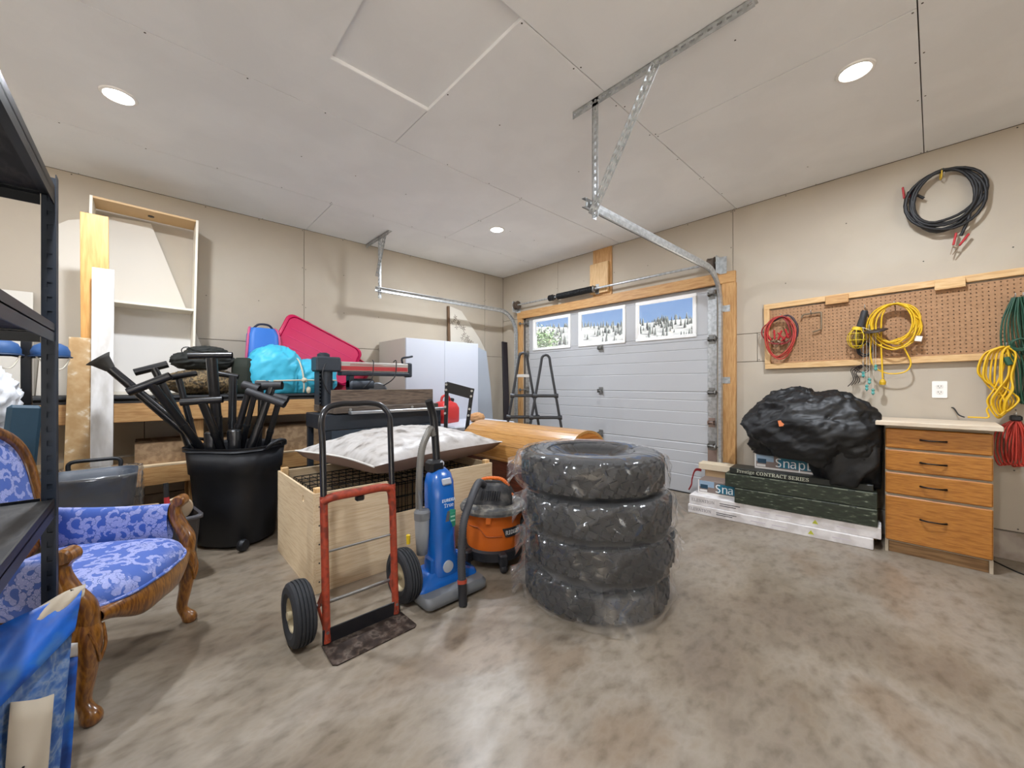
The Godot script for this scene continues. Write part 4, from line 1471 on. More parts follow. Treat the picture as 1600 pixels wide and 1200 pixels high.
func shop_vac() -> void:
	var t = thing("shop_vacuum", "orange wet dry shop vacuum with grey lid and black hose", "vacuum", Vector3(-1.92, 0, -1.62))
	var org = mat("vac_orange", "#d2671c", 0.45)
	var blk = mat("vac_black", "#232326", 0.55)
	var dust = mat("vac_dusty", "#ffffff", 0.85, 0.0, {"tex": noise_tex("dust", 0.015, 4, ["#4a4a4a", "#6d6a64", "#8c867b", "#5c5954"], [0.3, 0.48, 0.6, 0.75], 256), "scale": Vector3.ONE * 2.0})
	var s = S()
	lathe(s, Transform3D(), [[0.0, 0.055], [0.185, 0.055], [0.185, 0.105], [0.165, 0.115]], 32)
	obj(t, "base", s, blk)
	s = S()
	lathe(s, Transform3D(), [[0.165, 0.10], [0.172, 0.16], [0.178, 0.25], [0.182, 0.315], [0.19, 0.318], [0.19, 0.335]], 40, false)
	obj(t, "drum", s, org)
	for a in [0.4, 1.6, 3.0, 4.6]:
		s = S()
		bx(s, Vector3(-0.03, 0.04, -0.025), Vector3(0.03, 0.11, 0.025), 0.01)
		var cs = obj(t, "caster", s, blk, Transform3D(Basis(Vector3.UP, -a), Vector3(cos(a) * 0.195, 0, sin(a) * 0.195)))
		s = S()
		lathe(s, T(Vector3(0.01, 0.026, 0), Vector3(90, 0, 0)), [[0.0, -0.018], [0.02, -0.018], [0.026, -0.008], [0.026, 0.008], [0.02, 0.018], [0.0, 0.018]], 16)
		obj(cs, "wheel", s, blk)
	s = S()
	lathe(s, Transform3D(), [[0.185, 0.325], [0.208, 0.328], [0.212, 0.345], [0.2, 0.362], [0.15, 0.375], [0.12, 0.38]], 40)
	obj(t, "lid", s, dust)
	# motor head: a raised wedge
	var yaw = Basis(Vector3.UP, 0.7)
	s = S(true)
	var rings = []
	for q in [[0.27, 0.25, 0.372, 0.0], [0.27, 0.24, 0.40, 0.0], [0.24, 0.2, 0.44, 0.0], [0.2, 0.15, 0.475, 0.0], [0.14, 0.08, 0.49, 0.0]]:
		var rg = []
		for p in rr_ring(q[0], q[1], 0.07, q[2], 5): rg.append(yaw * p)
		rings.append(rg)
	loft(s, rings)
	obj(t, "motor_head", s, mat("vac_head", "#ffffff", 0.8, 0.0, {"tex": noise_tex("head_dust", 0.02, 4, ["#2b2b2d", "#3b3a3a", "#5d5954"], [0.35, 0.55, 0.8], 256), "scale": Vector3.ONE * 2.0}))
	s = S()
	var hpts = []
	for p in [Vector3(-0.09, 0.478, 0), Vector3(-0.07, 0.505, 0), Vector3(0.0, 0.515, 0), Vector3(0.06, 0.505, 0), Vector3(0.1, 0.465, 0)]: hpts.append(yaw * p)
	hpts = smoothed(hpts, 5)
	for i in hpts.size() - 1: bar(s, hpts[i], hpts[i + 1] + (hpts[i + 1] - hpts[i]) * 0.15, 0.04, 0.016, Vector3.UP, 0.004)
	obj(t, "carry_handle", s, org)
	s = S()
	cbox(s, Transform3D(yaw * Basis(Vector3(0, 0, 1), -0.6), yaw * Vector3(0.115, 0.43, 0.03)), Vector3(0.05, 0.012, 0.03), 0.004)
	obj(t, "switch", s, org)
	s = S()
	for k in 9: bar(s, yaw * Vector3(-0.06 + 0.014 * k, 0.405, 0.125), yaw * Vector3(-0.055 + 0.014 * k, 0.455, 0.092), 0.006, 0.004, Vector3(0, 0, 1), 0.0)
	var gr = obj(t, "vent_grille", s, blk)
	gr.set_meta("kind", "stuff")
	for a in [0.85, -0.95]:
		s = S()
		bx(s, Vector3(-0.008, 0.285, -0.016), Vector3(0.014, 0.345, 0.016), 0.004)
		obj(t, "lid_latch", s, org, Transform3D(Basis(Vector3.UP, -a), Vector3(cos(a) * 0.19, 0, sin(a) * 0.19)))
	# badge with the name, curved round the drum
	var ab = -0.02
	s = S(true)
	var bd = func(u: float, w: float) -> Vector3:
		var a = ab + (0.5 - u) * 0.72 + (w - 0.5) * 0.12
		return Vector3(cos(a) * 0.1815, 0.195 + 0.055 * w, sin(a) * 0.1815)
	grid(s, 14, 3, bd)
	obj(t, "badge", s, mat("badge_dark", "#2b2a2c", 0.5))
	var word = "RIDGID"
	for i in word.length():
		var a: float = ab + 0.26 - 0.1 * i
		var nrm = Vector3(cos(a), 0, sin(a))
		lettering(t, word[i], 0.026, Transform3D(Basis(Vector3.UP.cross(nrm), Vector3.UP, nrm), nrm * 0.1825 + Vector3(0, 0.222, 0)), mat("badge_letters", "#c9c9c6", 0.5), false, 700)
	# moulded line and discharge port
	s = S()
	var ln = []
	for k in 25:
		var a = 1.7 - 1.3 * k / 24.0
		var y = 0.255 if k < 9 else (0.255 - 0.05 * (k - 9) / 5.0 if k < 14 else 0.205)
		ln.append(Vector3(cos(a) * 0.1795, y, sin(a) * 0.1795))
	tube(s, ln, 0.004, 6)
	obj(t, "moulded_rib", s, mat("vac_orange_rib", "#a85014", 0.5))
	s = S()
	var pd = Vector3(0.75, 0, -0.66)
	cyl(s, pd * 0.16 + Vector3(0, 0.25, 0), pd * 0.235 + Vector3(0, 0.24, 0), 0.036, 16)
	obj(t, "port", s, blk)
	# hose
	var o = t.position
	s = S()
	var path = smoothed([Vector3(-1.93, 0.478, -1.55) - o, Vector3(-1.84, 0.53, -1.44) - o, Vector3(-1.72, 0.5, -1.30) - o, Vector3(-1.665, 0.40, -1.205) - o, Vector3(-1.645, 0.24, -1.175) - o, Vector3(-1.625, 0.11, -1.165) - o], 6)
	ring_hose(s, path, 0.022, 0.012, 12)
	obj(t, "hose", s, mat("hose_grey", "#3f3f42", 0.6))
	s = S()
	cyl(s, Vector3(-1.625, 0.115, -1.165) - o, Vector3(-1.61, 0.004, -1.16) - o, 0.023, 14, 0.021)
	obj(t, "hose_cuff", s, blk)
	s = S()
	cyl(s, Vector3(-1.627, 0.125, -1.166) - o, Vector3(-1.624, 0.108, -1.165) - o, 0.0245, 14)
	obj(t, "hose_band", s, mat("band_red", "#a8432c", 0.5))


func upright_vac() -> void:
	var t = thing("upright_vacuum", "bright blue upright vacuum cleaner with black handle", "vacuum", Vector3(-1.83, 0, -1.17))
	var blue = mat("vac_blue", "#0f5fb4", 0.25, 0.0, {"coat": 0.5})
	var grey = mat("vac_grey", "#6e7072", 0.5)
	var blk = mat("vac_handle_black", "#17181b", 0.35)
	# local frame: +x faces the room, z is the width
	var s = S(true)
	var rings = []
	for q in [[0.27, 0.35, 0.008, 0.03], [0.29, 0.37, 0.02, 0.035], [0.29, 0.37, 0.05, 0.035], [0.26, 0.36, 0.066, 0.03]]: rings.append(rr_ring(q[0], q[1], 0.03, q[2], 5, Vector3(q[3], 0, 0)))
	loft(s, rings)
	obj(t, "nozzle", s, grey)
	s = S(true)
	rings = []
	for q in [[0.20, 0.365, 0.045, -0.005], [0.205, 0.372, 0.07, -0.003], [0.19, 0.36, 0.088, -0.006], [0.15, 0.26, 0.102, -0.012], [0.13, 0.19, 0.125, -0.015]]: rings.append(rr_ring(q[0], q[1], 0.035, q[2], 5, Vector3(q[3], 0, 0)))
	loft(s, rings)
	obj(t, "nozzle_cover", s, blue)
	for z in [-0.085, 0.075]:
		s = S()
		bx(s, Vector3(-0.02, 0.09, z - 0.012), Vector3(0.05, 0.2, z + 0.012), 0.01)
		obj(t, "yoke", s, blue)
	s = S(true)
	rings = []
	for q in [[0.15, 0.17, 0.1, 0.0], [0.15, 0.175, 0.16, -0.005], [0.145, 0.155, 0.2, -0.01], [0.14, 0.155, 0.3, -0.014], [0.14, 0.158, 0.5, -0.022], [0.135, 0.156, 0.58, -0.026], [0.115, 0.135, 0.625, -0.03], [0.07, 0.085, 0.65, -0.034]]: rings.append(rr_ring(q[0], q[1], 0.06, q[2], 6, Vector3(q[3], 0, -0.005)))
	loft(s, rings)
	obj(t, "body", s, blue)
	s = S()
	cbox(s, T(Vector3(0.042, 0.59, -0.01), Vector3(0, 0, 22)), Vector3(0.012, 0.036, 0.058), 0.005)
	obj(t, "release_button", s, mat("button_silver", "#a7aab0", 0.35))
	s = S()
	lathe(s, T(Vector3(0.05, 0.145, 0.0), Vector3(0, 0, -90)), [[0.0, 0.03], [0.03, 0.026], [0.036, 0.0]], 18)
	obj(t, "headlight", s, mat("lens_clear", "#b8bcc0", 0.15))
	# print on the front
	var face = Basis(Vector3(0, 0, -1), Vector3(0.03, 1, 0).normalized(), Vector3(1, 0, 0))
	var wht = mat("vac_print", "#d6e2ee", 0.4)
	lettering(t, "EUREKA", 0.017, Transform3D(face, Vector3(0.0502, 0.49, -0.018)), wht, false, 700)
	lettering(t, "True", 0.02, Transform3D(face, Vector3(0.0508, 0.463, -0.018)), wht, true, 400, true)
	s = S()
	extrude(s, Transform3D(face, Vector3(0.0518, 0.39, -0.03)), PackedVector2Array([Vector2(-0.034, -0.04), Vector2(0.0, -0.055), Vector2(0.03, -0.045), Vector2(0.03, 0.042), Vector2(-0.005, 0.05), Vector2(-0.026, 0.03)]), 0.002)
	var stk = obj(t, "sticker", s, mat("sticker_green", "#2f8f72", 0.4))
	s = S()
	extrude(s, Transform3D(face, Vector3(0.0531, 0.4, -0.018)), PackedVector2Array([Vector2(-0.024, -0.03), Vector2(0.0, -0.034), Vector2(0.006, 0.03), Vector2(-0.01, 0.034)]), 0.001)
	obj(stk, "sticker_photo", s, mat("sticker_grey", "#5d5a60", 0.4))
	for k in 3:
		s = S()
		bx(s, Vector3(0.0524, 0.372 + 0.022 * k, -0.056), Vector3(0.0536, 0.38 + 0.022 * k, -0.028))
		obj(stk, "sticker_line", s, mat("sticker_mint", "#a9dcc6", 0.4))
	# handle
	s = S()
	tube(s, smoothed([Vector3(-0.035, 0.62, -0.0), Vector3(-0.045, 0.72, 0.0), Vector3(-0.055, 0.86, 0.005), Vector3(-0.06, 0.94, 0.012), Vector3(-0.055, 0.99, 0.03), Vector3(-0.05, 1.025, 0.045)], 5), 0.021, 12)
	obj(t, "handle", s, blk)
	s = S()
	bx(s, Vector3(-0.08, 0.63, -0.03), Vector3(0.0, 0.7, 0.06), 0.015)
	obj(t, "neck", s, blk)
	s = S()
	lathe(s, T(Vector3(-0.012, 0.68, -0.01), Vector3(0, 0, -90)), [[0.0, 0.012], [0.014, 0.01], [0.016, 0.0]], 14)
	obj(t, "knob", s, mat("button_silver", "#a7aab0"))
	# suction hose looping at the side
	s = S()
	ring_hose(s, smoothed([Vector3(-0.03, 0.43, 0.115), Vector3(-0.02, 0.6, 0.12), Vector3(-0.03, 0.76, 0.1), Vector3(-0.04, 0.84, 0.06), Vector3(-0.05, 0.87, 0.03), Vector3(-0.05, 0.83, 0.015)], 6), 0.02, 0.011, 10)
	obj(t, "suction_hose", s, mat("hose_metal", "#77746e", 0.4, 0.3))
	s = S()
	lathe(s, Transform3D(Basis(), Vector3(0.0, 0.22, 0.115)), [[0.0, 0.0], [0.028, 0.004], [0.036, 0.12], [0.038, 0.185]], 18, false)
	obj(t, "tool_tube", s, mat("tube_clear_grey", "#8f9294", 0.3))
	s = S()
	lathe(s, Transform3D(Basis(), Vector3(0.0, 0.405, 0.115)), [[0.04, 0.0], [0.042, 0.04], [0.036, 0.05], [0.0, 0.052]], 18)
	obj(t, "tube_cap", s, grey)
	s = S()
	cyl(s, Vector3(0.005, 0.45, 0.125), Vector3(0.0, 0.56, 0.135), 0.01, 8, 0.004)
	obj(t, "crevice_tool", s, grey)
	s = S()
	lathe(s, Transform3D(Basis(), Vector3(-0.03, 0.31, 0.178)), [[0.0, -0.03], [0.01, -0.025], [0.011, 0.02], [0.0, 0.026]], 10)
	obj(t, "yellow_clip", s, mat("clip_yellow", "#d9b820", 0.4))
	for z in [-0.16, 0.16]:
		s = S()
		lathe(s, T(Vector3(-0.06, 0.045, z), Vector3(90, 0, 0)), [[0.0, -0.018], [0.045, -0.016], [0.045, 0.016], [0.0, 0.018]], 18)
		obj(t, "wheel", s, blk)
		s = S()
		extrude(s, T(Vector3(0.062, 0.089, z * 0.8), Vector3(-90, 0, 0)), rrect(0.04, 0.03, 0.012), 0.004)
		obj(t, "emblem", s, mat("emblem_blue", "#4f93d8", 0.3))


func hand_truck() -> void:
	var t = thing("hand_truck", "red and black hand truck with two rubber wheels and steel toe plate", "hand truck", Vector3(-1.78, 0, -0.72))
	var red = mat("truck_red", "#ffffff", 0.5, 0.0, {"tex": noise_tex("truck_red", 0.03, 5, ["#6e2c1c", "#96361f", "#a33f26", "#8a3a24"], [0.25, 0.45, 0.6, 0.8], 256), "scale": Vector3.ONE * 2.0})
	var blk = mat("truck_black", "#15161a", 0.3, 0.0, {"coat": 0.4})
	var stl = mat("truck_steel", "#8c8a86", 0.4, 0.8)
	var zl = 0.158       # half width
	for sg in [1.0, -1.0]:
		var s = S()
		tube(s, [Vector3(0.01, 0.01, sg * zl), Vector3(-0.005, 0.2, sg * zl), Vector3(-0.02, 0.45, sg * zl), Vector3(-0.032, 0.625, sg * zl)], 0.0165, 12)
		obj(t, "side_rail", s, red)
		s = S()
		bar(s, Vector3(-0.004, 0.235, sg * (zl + 0.004)), Vector3(-0.075, 0.13, sg * (zl + 0.01)), 0.004, 0.03, Vector3.UP)
		bar(s, Vector3(0.008, 0.05, sg * (zl + 0.004)), Vector3(-0.075, 0.13, sg * (zl + 0.01)), 0.004, 0.03, Vector3.UP)
		obj(t, "axle_bracket", s, red)
		# wheel
		var zw: float = sg * 0.245
		s = S()
		var X = T(Vector3(-0.075, 0.135, zw), Vector3(90, 0, 0))
		lathe(s, X, [[0.068, -0.03], [0.09, -0.043], [0.115, -0.042], [0.127, -0.034], [0.130, -0.028], [0.130, -0.0235], [0.125, -0.0225], [0.125, -0.0195], [0.132, -0.0185], [0.133, -0.0095], [0.127, -0.0085], [0.127, -0.0055], [0.1335, -0.0045], [0.1335, 0.0045], [0.127, 0.0055], [0.127, 0.0085], [0.133, 0.0095], [0.132, 0.0185], [0.125, 0.0195], [0.125, 0.0225], [0.130, 0.0235], [0.130, 0.028], [0.127, 0.034], [0.115, 0.042], [0.09, 0.043], [0.068, 0.03]], 44, true)
		var w = obj(t, "wheel", s, mat("wheel_rubber", "#26272a", 0.8))
		s = S()
		lathe(s, X, [[0.0, -0.02], [0.03, -0.022], [0.032, -0.034], [0.018, -0.036], [0.016, -0.02], [0.06, -0.014], [0.07, -0.032], [0.073, -0.03], [0.073, 0.03], [0.07, 0.032], [0.06, 0.014], [0.016, 0.02], [0.018, 0.045], [0.0, 0.045]], 28)
		obj(w, "hub", s, mat("hub_cream", "#b9ab8a", 0.5, 0.3))
	var s = S()
	cyl(s, Vector3(-0.075, 0.135, -0.285), Vector3(-0.075, 0.135, 0.285), 0.008, 10)
	obj(t, "axle", s, stl)
	s = S()
	cyl(s, Vector3(-0.016, 0.385, -zl), Vector3(-0.016, 0.385, zl), 0.005, 8)
	obj(t, "cross_rod", s, stl)
	s = S()
	tube(s, smoothed([Vector3(-0.03, 0.6, zl + 0.004), Vector3(-0.02, 0.618, zl - 0.03), Vector3(-0.018, 0.62, 0.0), Vector3(-0.018, 0.62, -zl + 0.06), Vector3(-0.025, 0.6, -zl + 0.012), Vector3(-0.028, 0.53, -zl)], 5), 0.019, 12)
	obj(t, "cross_bar", s, red)
	s = S()
	bx(s, Vector3(-0.045, 0.575, -0.02), Vector3(-0.02, 0.602, 0.02), 0.006)
	obj(t, "stair_stop", s, blk)
	s = S()
	tube(s, smoothed([Vector3(-0.030, 0.58, zl), Vector3(-0.038, 0.72, zl), Vector3(-0.048, 0.86, zl), Vector3(-0.062, 0.955, zl), Vector3(-0.08, 1.005, zl - 0.03), Vector3(-0.085, 1.022, zl - 0.09), Vector3(-0.085, 1.022, 0), Vector3(-0.085, 1.022, -zl + 0.09), Vector3(-0.08, 1.005, -zl + 0.03), Vector3(-0.062, 0.955, -zl), Vector3(-0.048, 0.86, -zl), Vector3(-0.038, 0.72, -zl), Vector3(-0.030, 0.58, -zl)], 6), 0.0138, 12)
	obj(t, "handle_loop", s, blk)
	s = S()
	bx(s, Vector3(0.012, 0.005, -zl - 0.02), Vector3(0.018, 0.07, zl + 0.02), 0.002)
	obj(t, "heel_plate", s, blk)
	for q in [[-zl, 0.055], [-zl, 0.025], [zl, 0.055], [zl, 0.025]]:
		s = S()
		cyl(s, Vector3(0.018, q[1], q[0]), Vector3(0.024, q[1], q[0]), 0.007, 6)
		obj(t, "bolt", s, stl)
	s = S()
	var pl = PackedVector2Array([Vector2(0.012, -0.185), Vector2(0.15, -0.19), Vector2(0.165, -0.175), Vector2(0.175, 0.17), Vector2(0.16, 0.185), Vector2(0.012, 0.18)])
	extrude(s, Transform3D(Basis(Vector3(1, 0, 0), Vector3(0, 0, 1), Vector3(0, -1, 0)), Vector3(0, 0.003, 0)), pl, 0.005)
	obj(t, "toe_plate", s, mat("worn_steel", "#ffffff", 0.55, 0.5, {"tex": noise_tex("worn_steel", 0.02, 5, ["#3a2f29", "#54463d", "#6d6157", "#453a33"], [0.3, 0.5, 0.65, 0.8], 256), "scale": Vector3.ONE * 3.0}))


func crate() -> void:
	var x0 = -3.0
	var x1 = -2.23
	var z0 = -0.64
	var z1 = -1.87
	var h = 0.533
	var o = Vector3((x0 + x1) / 2, 0, (z0 + z1) / 2)
	var t = thing("plywood_pen", "open plywood whelping box with notched front beside the hand truck", "box", o)
	var pt = 0.012
	var s = S()
	# left end panel with a hand slot
	var zz = z0 - o.z
	var ax = x0 - o.x
	var bx1 = x1 - o.x
	var sx = bx1 - 0.2
	for r in [[ax, 0.0, bx1, 0.455], [ax, 0.455, sx, 0.49], [sx + 0.03, 0.455, bx1, 0.49], [ax, 0.49, bx1, h]]:
		bx(s, Vector3(r[0], r[1], zz - pt), Vector3(r[2], r[3], zz))
	obj(t, "end_panel", s, ply(0))
	s = S()
	bx(s, Vector3(ax, 0, z1 - o.z), Vector3(bx1, h, z1 - o.z + pt), 0.001)
	obj(t, "end_panel", s, ply(0))
	s = S()
	bx(s, Vector3(ax, 0, z1 - o.z + pt), Vector3(ax + pt, h, zz - pt), 0.001)
	obj(t, "rear_panel", s, ply(2))
	s = S()
	var n = PackedVector2Array([Vector2(0, 0), Vector2(1.205, 0), Vector2(1.205, h), Vector2(0.85, h), Vector2(0.83, 0.48), Vector2(0.815, 0.36), Vector2(0.79, 0.325), Vector2(0.46, 0.325), Vector2(0.43, 0.36), Vector2(0.42, 0.48), Vector2(0.40, h), Vector2(0, h)])
	extrude(s, Transform3D(Basis(Vector3(0, 0, -1), Vector3.UP, Vector3(1, 0, 0)), Vector3(bx1 - pt * 0.5, 0, zz - pt)), n, pt)
	obj(t, "front_panel", s, ply(2))
	for p in [[bx1 - pt - 0.042, zz - pt - 0.042], [ax + pt + 0.002, zz - pt - 0.042], [bx1 - pt - 0.042, z1 - o.z + pt + 0.002]]:
		s = S()
		bx(s, Vector3(p[0], 0, p[1]), Vector3(p[0] + 0.04, h + 0.022, p[1] + 0.04), 0.002)
		obj(t, "corner_post", s, pine(1))
	s = S()
	for k in 5: cyl(s, Vector3(bx1, 0.06 + 0.1 * k, zz - 0.03), Vector3(bx1 + 0.0012, 0.06 + 0.1 * k, zz - 0.03), 0.0045, 8)
	var sc = obj(t, "screw_heads", s, mat("screw_dark", "#4a4640"))
	sc.set_meta("kind", "stuff")

	# wire kennel standing inside
	var k0 = Vector3(-2.93, 0.0, -0.72)
	var k1 = Vector3(-2.31, 0.5, -1.80)
	var kt = thing("wire_kennel", "black wire dog kennel standing inside the plywood box", "kennel", Vector3((k0.x + k1.x) / 2, 0, (k0.z + k1.z) / 2))
	var ko = kt.position
	var wm = mat("kennel_wire", "#1a1a1c", 0.4, 0.4)
	var panel = func(p: Vector3, u: Vector3, w: Vector3) -> void:
		var q = S()
		var nu = maxi(2, roundi(u.length() / 0.05))
		var nw = maxi(2, roundi(w.length() / 0.1))
		for i in nu + 1: bar(q, p + u * i / nu, p + u * i / nu + w, 0.0035, 0.0035, Vector3(0.3, 0.5, 0.8), 0.0)
		for j in nw + 1: bar(q, p + w * j / nw, p + w * j / nw + u, 0.0045, 0.0045, Vector3(0.3, 0.5, 0.8), 0.0)
		var m = obj(kt, "wire_panel", q, wm)
		m.set_meta("kind", "stuff")
	var a = Vector3(k1.x, 0.03, k0.z) - ko
	var dz = Vector3(0, 0, k1.z - k0.z)
	var dx = Vector3(k0.x - k1.x, 0, 0)
	var dy = Vector3(0, 0.46, 0)
	panel.call(a, dz, dy)
	panel.call(a + dx, dz, dy)
	panel.call(a, dx, dy)
	panel.call(a + dz, dx, dy)
	panel.call(a + dy, dz, dx)
	s = S()
	bx(s, Vector3(k0.x, 0.0, k1.z) - ko, Vector3(k1.x, 0.03, k0.z) - ko, 0.005)
	obj(kt, "tray", s, mat("tray_black", "#141416", 0.5))

	# big sack lying across the box
	var b = thing("soil_sack", "large white sack with brown underside lying across the plywood box", "sack", Vector3(-2.66, 0.557, -1.40), 101.0)
	var nz = FastNoiseLite.new()
	nz.seed = 3
	nz.frequency = 3.0
	nz.fractal_octaves = 3
	var hl = 0.58
	var hw = 0.45
	var shell = func(u: float, w: float, up: bool) -> Vector3:
		var a1 = u * 2.0 - 1.0
		var c1 = w * 2.0 - 1.0
		var edge = pow(maxf(0.0, (1.0 - pow(absf(a1), 2.6)) * (1.0 - pow(absf(c1), 2.6))), 0.6)
		var wr = 0.012 * sin(c1 * 34.0 + 5.0 * nz.get_noise_2d(a1 * 2.0, c1)) * smoothstep(0.5, 0.95, absf(a1)) + 0.022 * nz.get_noise_2d(a1 * 1.2, c1 * 1.2)
		var x = a1 * hl * (1.0 - 0.12 * (1.0 - c1 * c1))
		var z = c1 * hw * (1.0 - 0.14 * (1.0 - a1 * a1))
		if up: return Vector3(x, 0.1 + 0.135 * edge + wr * edge, z)
		return Vector3(x, 0.1 - 0.115 * pow(edge, 0.42), z)
	s = S(true)
	grid(s, 64, 36, func(u: float, w: float) -> Vector3: return shell.call(u, w, true), true)
	obj(b, "printed_top", s, mat("sack_white", "#ffffff", 0.45, 0.0, {"tex": noise_tex("sack", 0.012, 5, ["#827b75", "#a9a39d", "#bcb7b2", "#c6c2be", "#bdb8b3"], [0.15, 0.3, 0.44, 0.62, 0.8], 512, FastNoiseLite.TYPE_SIMPLEX_SMOOTH, 30.0), "scale": Vector3(0.9, 1.4, 1.4)}))
	s = S(true)
	grid(s, 64, 20, func(u: float, w: float) -> Vector3: return shell.call(u, w, false))
	obj(b, "brown_underside", s, mat("sack_brown", "#8d7568", 0.5))
	s = S()
	tube(s, smoothed([Vector3(-hl, 0.1, -hw), Vector3(-hl * 0.9, 0.1, 0), Vector3(-hl, 0.1, hw)], 5), 0.006, 6)
	obj(b, "seam", s, mat("sack_seam", "#d9d5ce", 0.5))
	s = S()
	tube(s, smoothed([Vector3(hl, 0.1, -hw), Vector3(hl * 0.9, 0.1, 0), Vector3(hl, 0.1, hw)], 5), 0.006, 6)
	obj(b, "seam", s, mat("sack_seam", "#d9d5ce"))


func cedar_chest() -> void:
	var x0 = -2.93
	var x1 = -1.70
	var zf = -2.06
	var zb = -2.60
	var hy = 0.52
	var o = Vector3((x0 + x1) / 2, 0, (zf + zb) / 2)
	var t = thing("barrel_top_chest", "cedar chest with golden barrel-top lid and red brown body", "chest", o)
	var L = x1 - x0
	var hd = (zf - zb) / 2
	var mah = wood("mahogany", ["#4a1a10", "#5f2414", "#6c2c18", "#551f12"], 0, 0.35, 0.4)
	var lidm = wood("cedar", ["#a9783f", "#bd8a4c", "#c89757", "#b07d42"], 0, 0.35, 0.4, 6.0, 0.25)
	var s = S()
	bx(s, Vector3(-L / 2 + 0.02, 0.05, hd - 0.035), Vector3(L / 2 - 0.02, hy - 0.02, hd - 0.015), 0.002)
	obj(t, "front_panel", s, mah)
	s = S()
	bx(s, Vector3(-L / 2 + 0.02, 0.05, -hd + 0.015), Vector3(L / 2 - 0.02, hy - 0.02, -hd + 0.035), 0.002)
	obj(t, "rear_panel", s, mah)
	for x in [-L / 2 + 0.02, L / 2 - 0.04]:
		s = S()
		bx(s, Vector3(x, 0.05, -hd + 0.036), Vector3(x + 0.02, hy - 0.02, hd - 0.036), 0.002)
		obj(t, "side_panel", s, mah)
	s = S()
	bx(s, Vector3(-L / 2, 0, -hd), Vector3(L / 2, 0.05, hd), 0.008)
	obj(t, "plinth", s, mah)
	s = S()
	bx(s, Vector3(-L / 2, hy - 0.02, -hd - 0.004), Vector3(L / 2, hy + 0.002, hd + 0.004), 0.006)
	obj(t, "lid_moulding", s, lidm)
	var n = 8
	var rise = 0.255
	for k in n:
		s = S()
		var rows = []
		for j in 4:
			var a = PI * (k + 0.012 + (0.976) * j / 3.0) / n
			rows.append([Vector3(0, hy + 0.003 + sin(a) * rise, cos(a) * hd), Vector3(0, hy + 0.003 + sin(a) * (rise - 0.018), cos(a) * (hd - 0.018))])
		var poly = []
		for j in 4: poly.append(rows[j][0])
		for j in [3, 2, 1, 0]: poly.append(rows[j][1])
		var A = []
		var B = []
		for p in poly:
			A.append(p + Vector3(-L / 2 + 0.005, 0, 0)); B.append(p + Vector3(L / 2 - 0.005, 0, 0))
		loft(s, [A, B], true, false)
		obj(t, "lid_plank", s, lidm)
	for x in [-L / 2 + 0.012, L / 2 - 0.012]:
		s = S()
		var pg = PackedVector2Array()
		for j in 25:
			var a = PI * j / 24.0
			pg.append(Vector2(cos(a) * (hd - 0.02), hy + 0.003 + sin(a) * (rise - 0.02)))
		extrude(s, Transform3D(Basis(Vector3(0, 0, 1), Vector3.UP, Vector3(-1, 0, 0)), Vector3(x, 0, 0)), pg, 0.02)
		obj(t, "lid_end", s, wood("cedar_end", ["#a05f26", "#b8722f", "#c07c38"], 2, 0.4))


# ---------------------------------------------------------------- left side: bench and what stands on it
func blob(s: SurfaceTool, c: Vector3, rad: Vector3, seedv: int, amp: float, fr: float, floor_y := -99.0, nu := 60, nv := 36, sharp := 2.0, ridged := true) -> void:
	var nz = FastNoiseLite.new()
	nz.seed = seedv
	nz.frequency = fr
	nz.fractal_octaves = 3
	if ridged: nz.fractal_type = FastNoiseLite.FRACTAL_RIDGED
	nz.domain_warp_enabled = true
	nz.domain_warp_amplitude = 0.3
	nz.domain_warp_frequency = 1.2
	var sp = func(q: float) -> float: return signf(q) * pow(absf(q), 2.0 / sharp)
	var f = func(u: float, w: float) -> Vector3:
		var a = TAU * u
		var b = PI * w
		var d = Vector3(sp.call(sin(b)) * sp.call(cos(a)), sp.call(cos(b)), sp.call(sin(b)) * sp.call(sin(a)))
		var p = c + rad * d * (1.0 + amp * nz.get_noise_3d(d.x, d.y, d.z))
		if p.y < floor_y: p.y = floor_y + (p.y - floor_y) * 0.02
		return p
	grid(s, nu, nv, f, true)


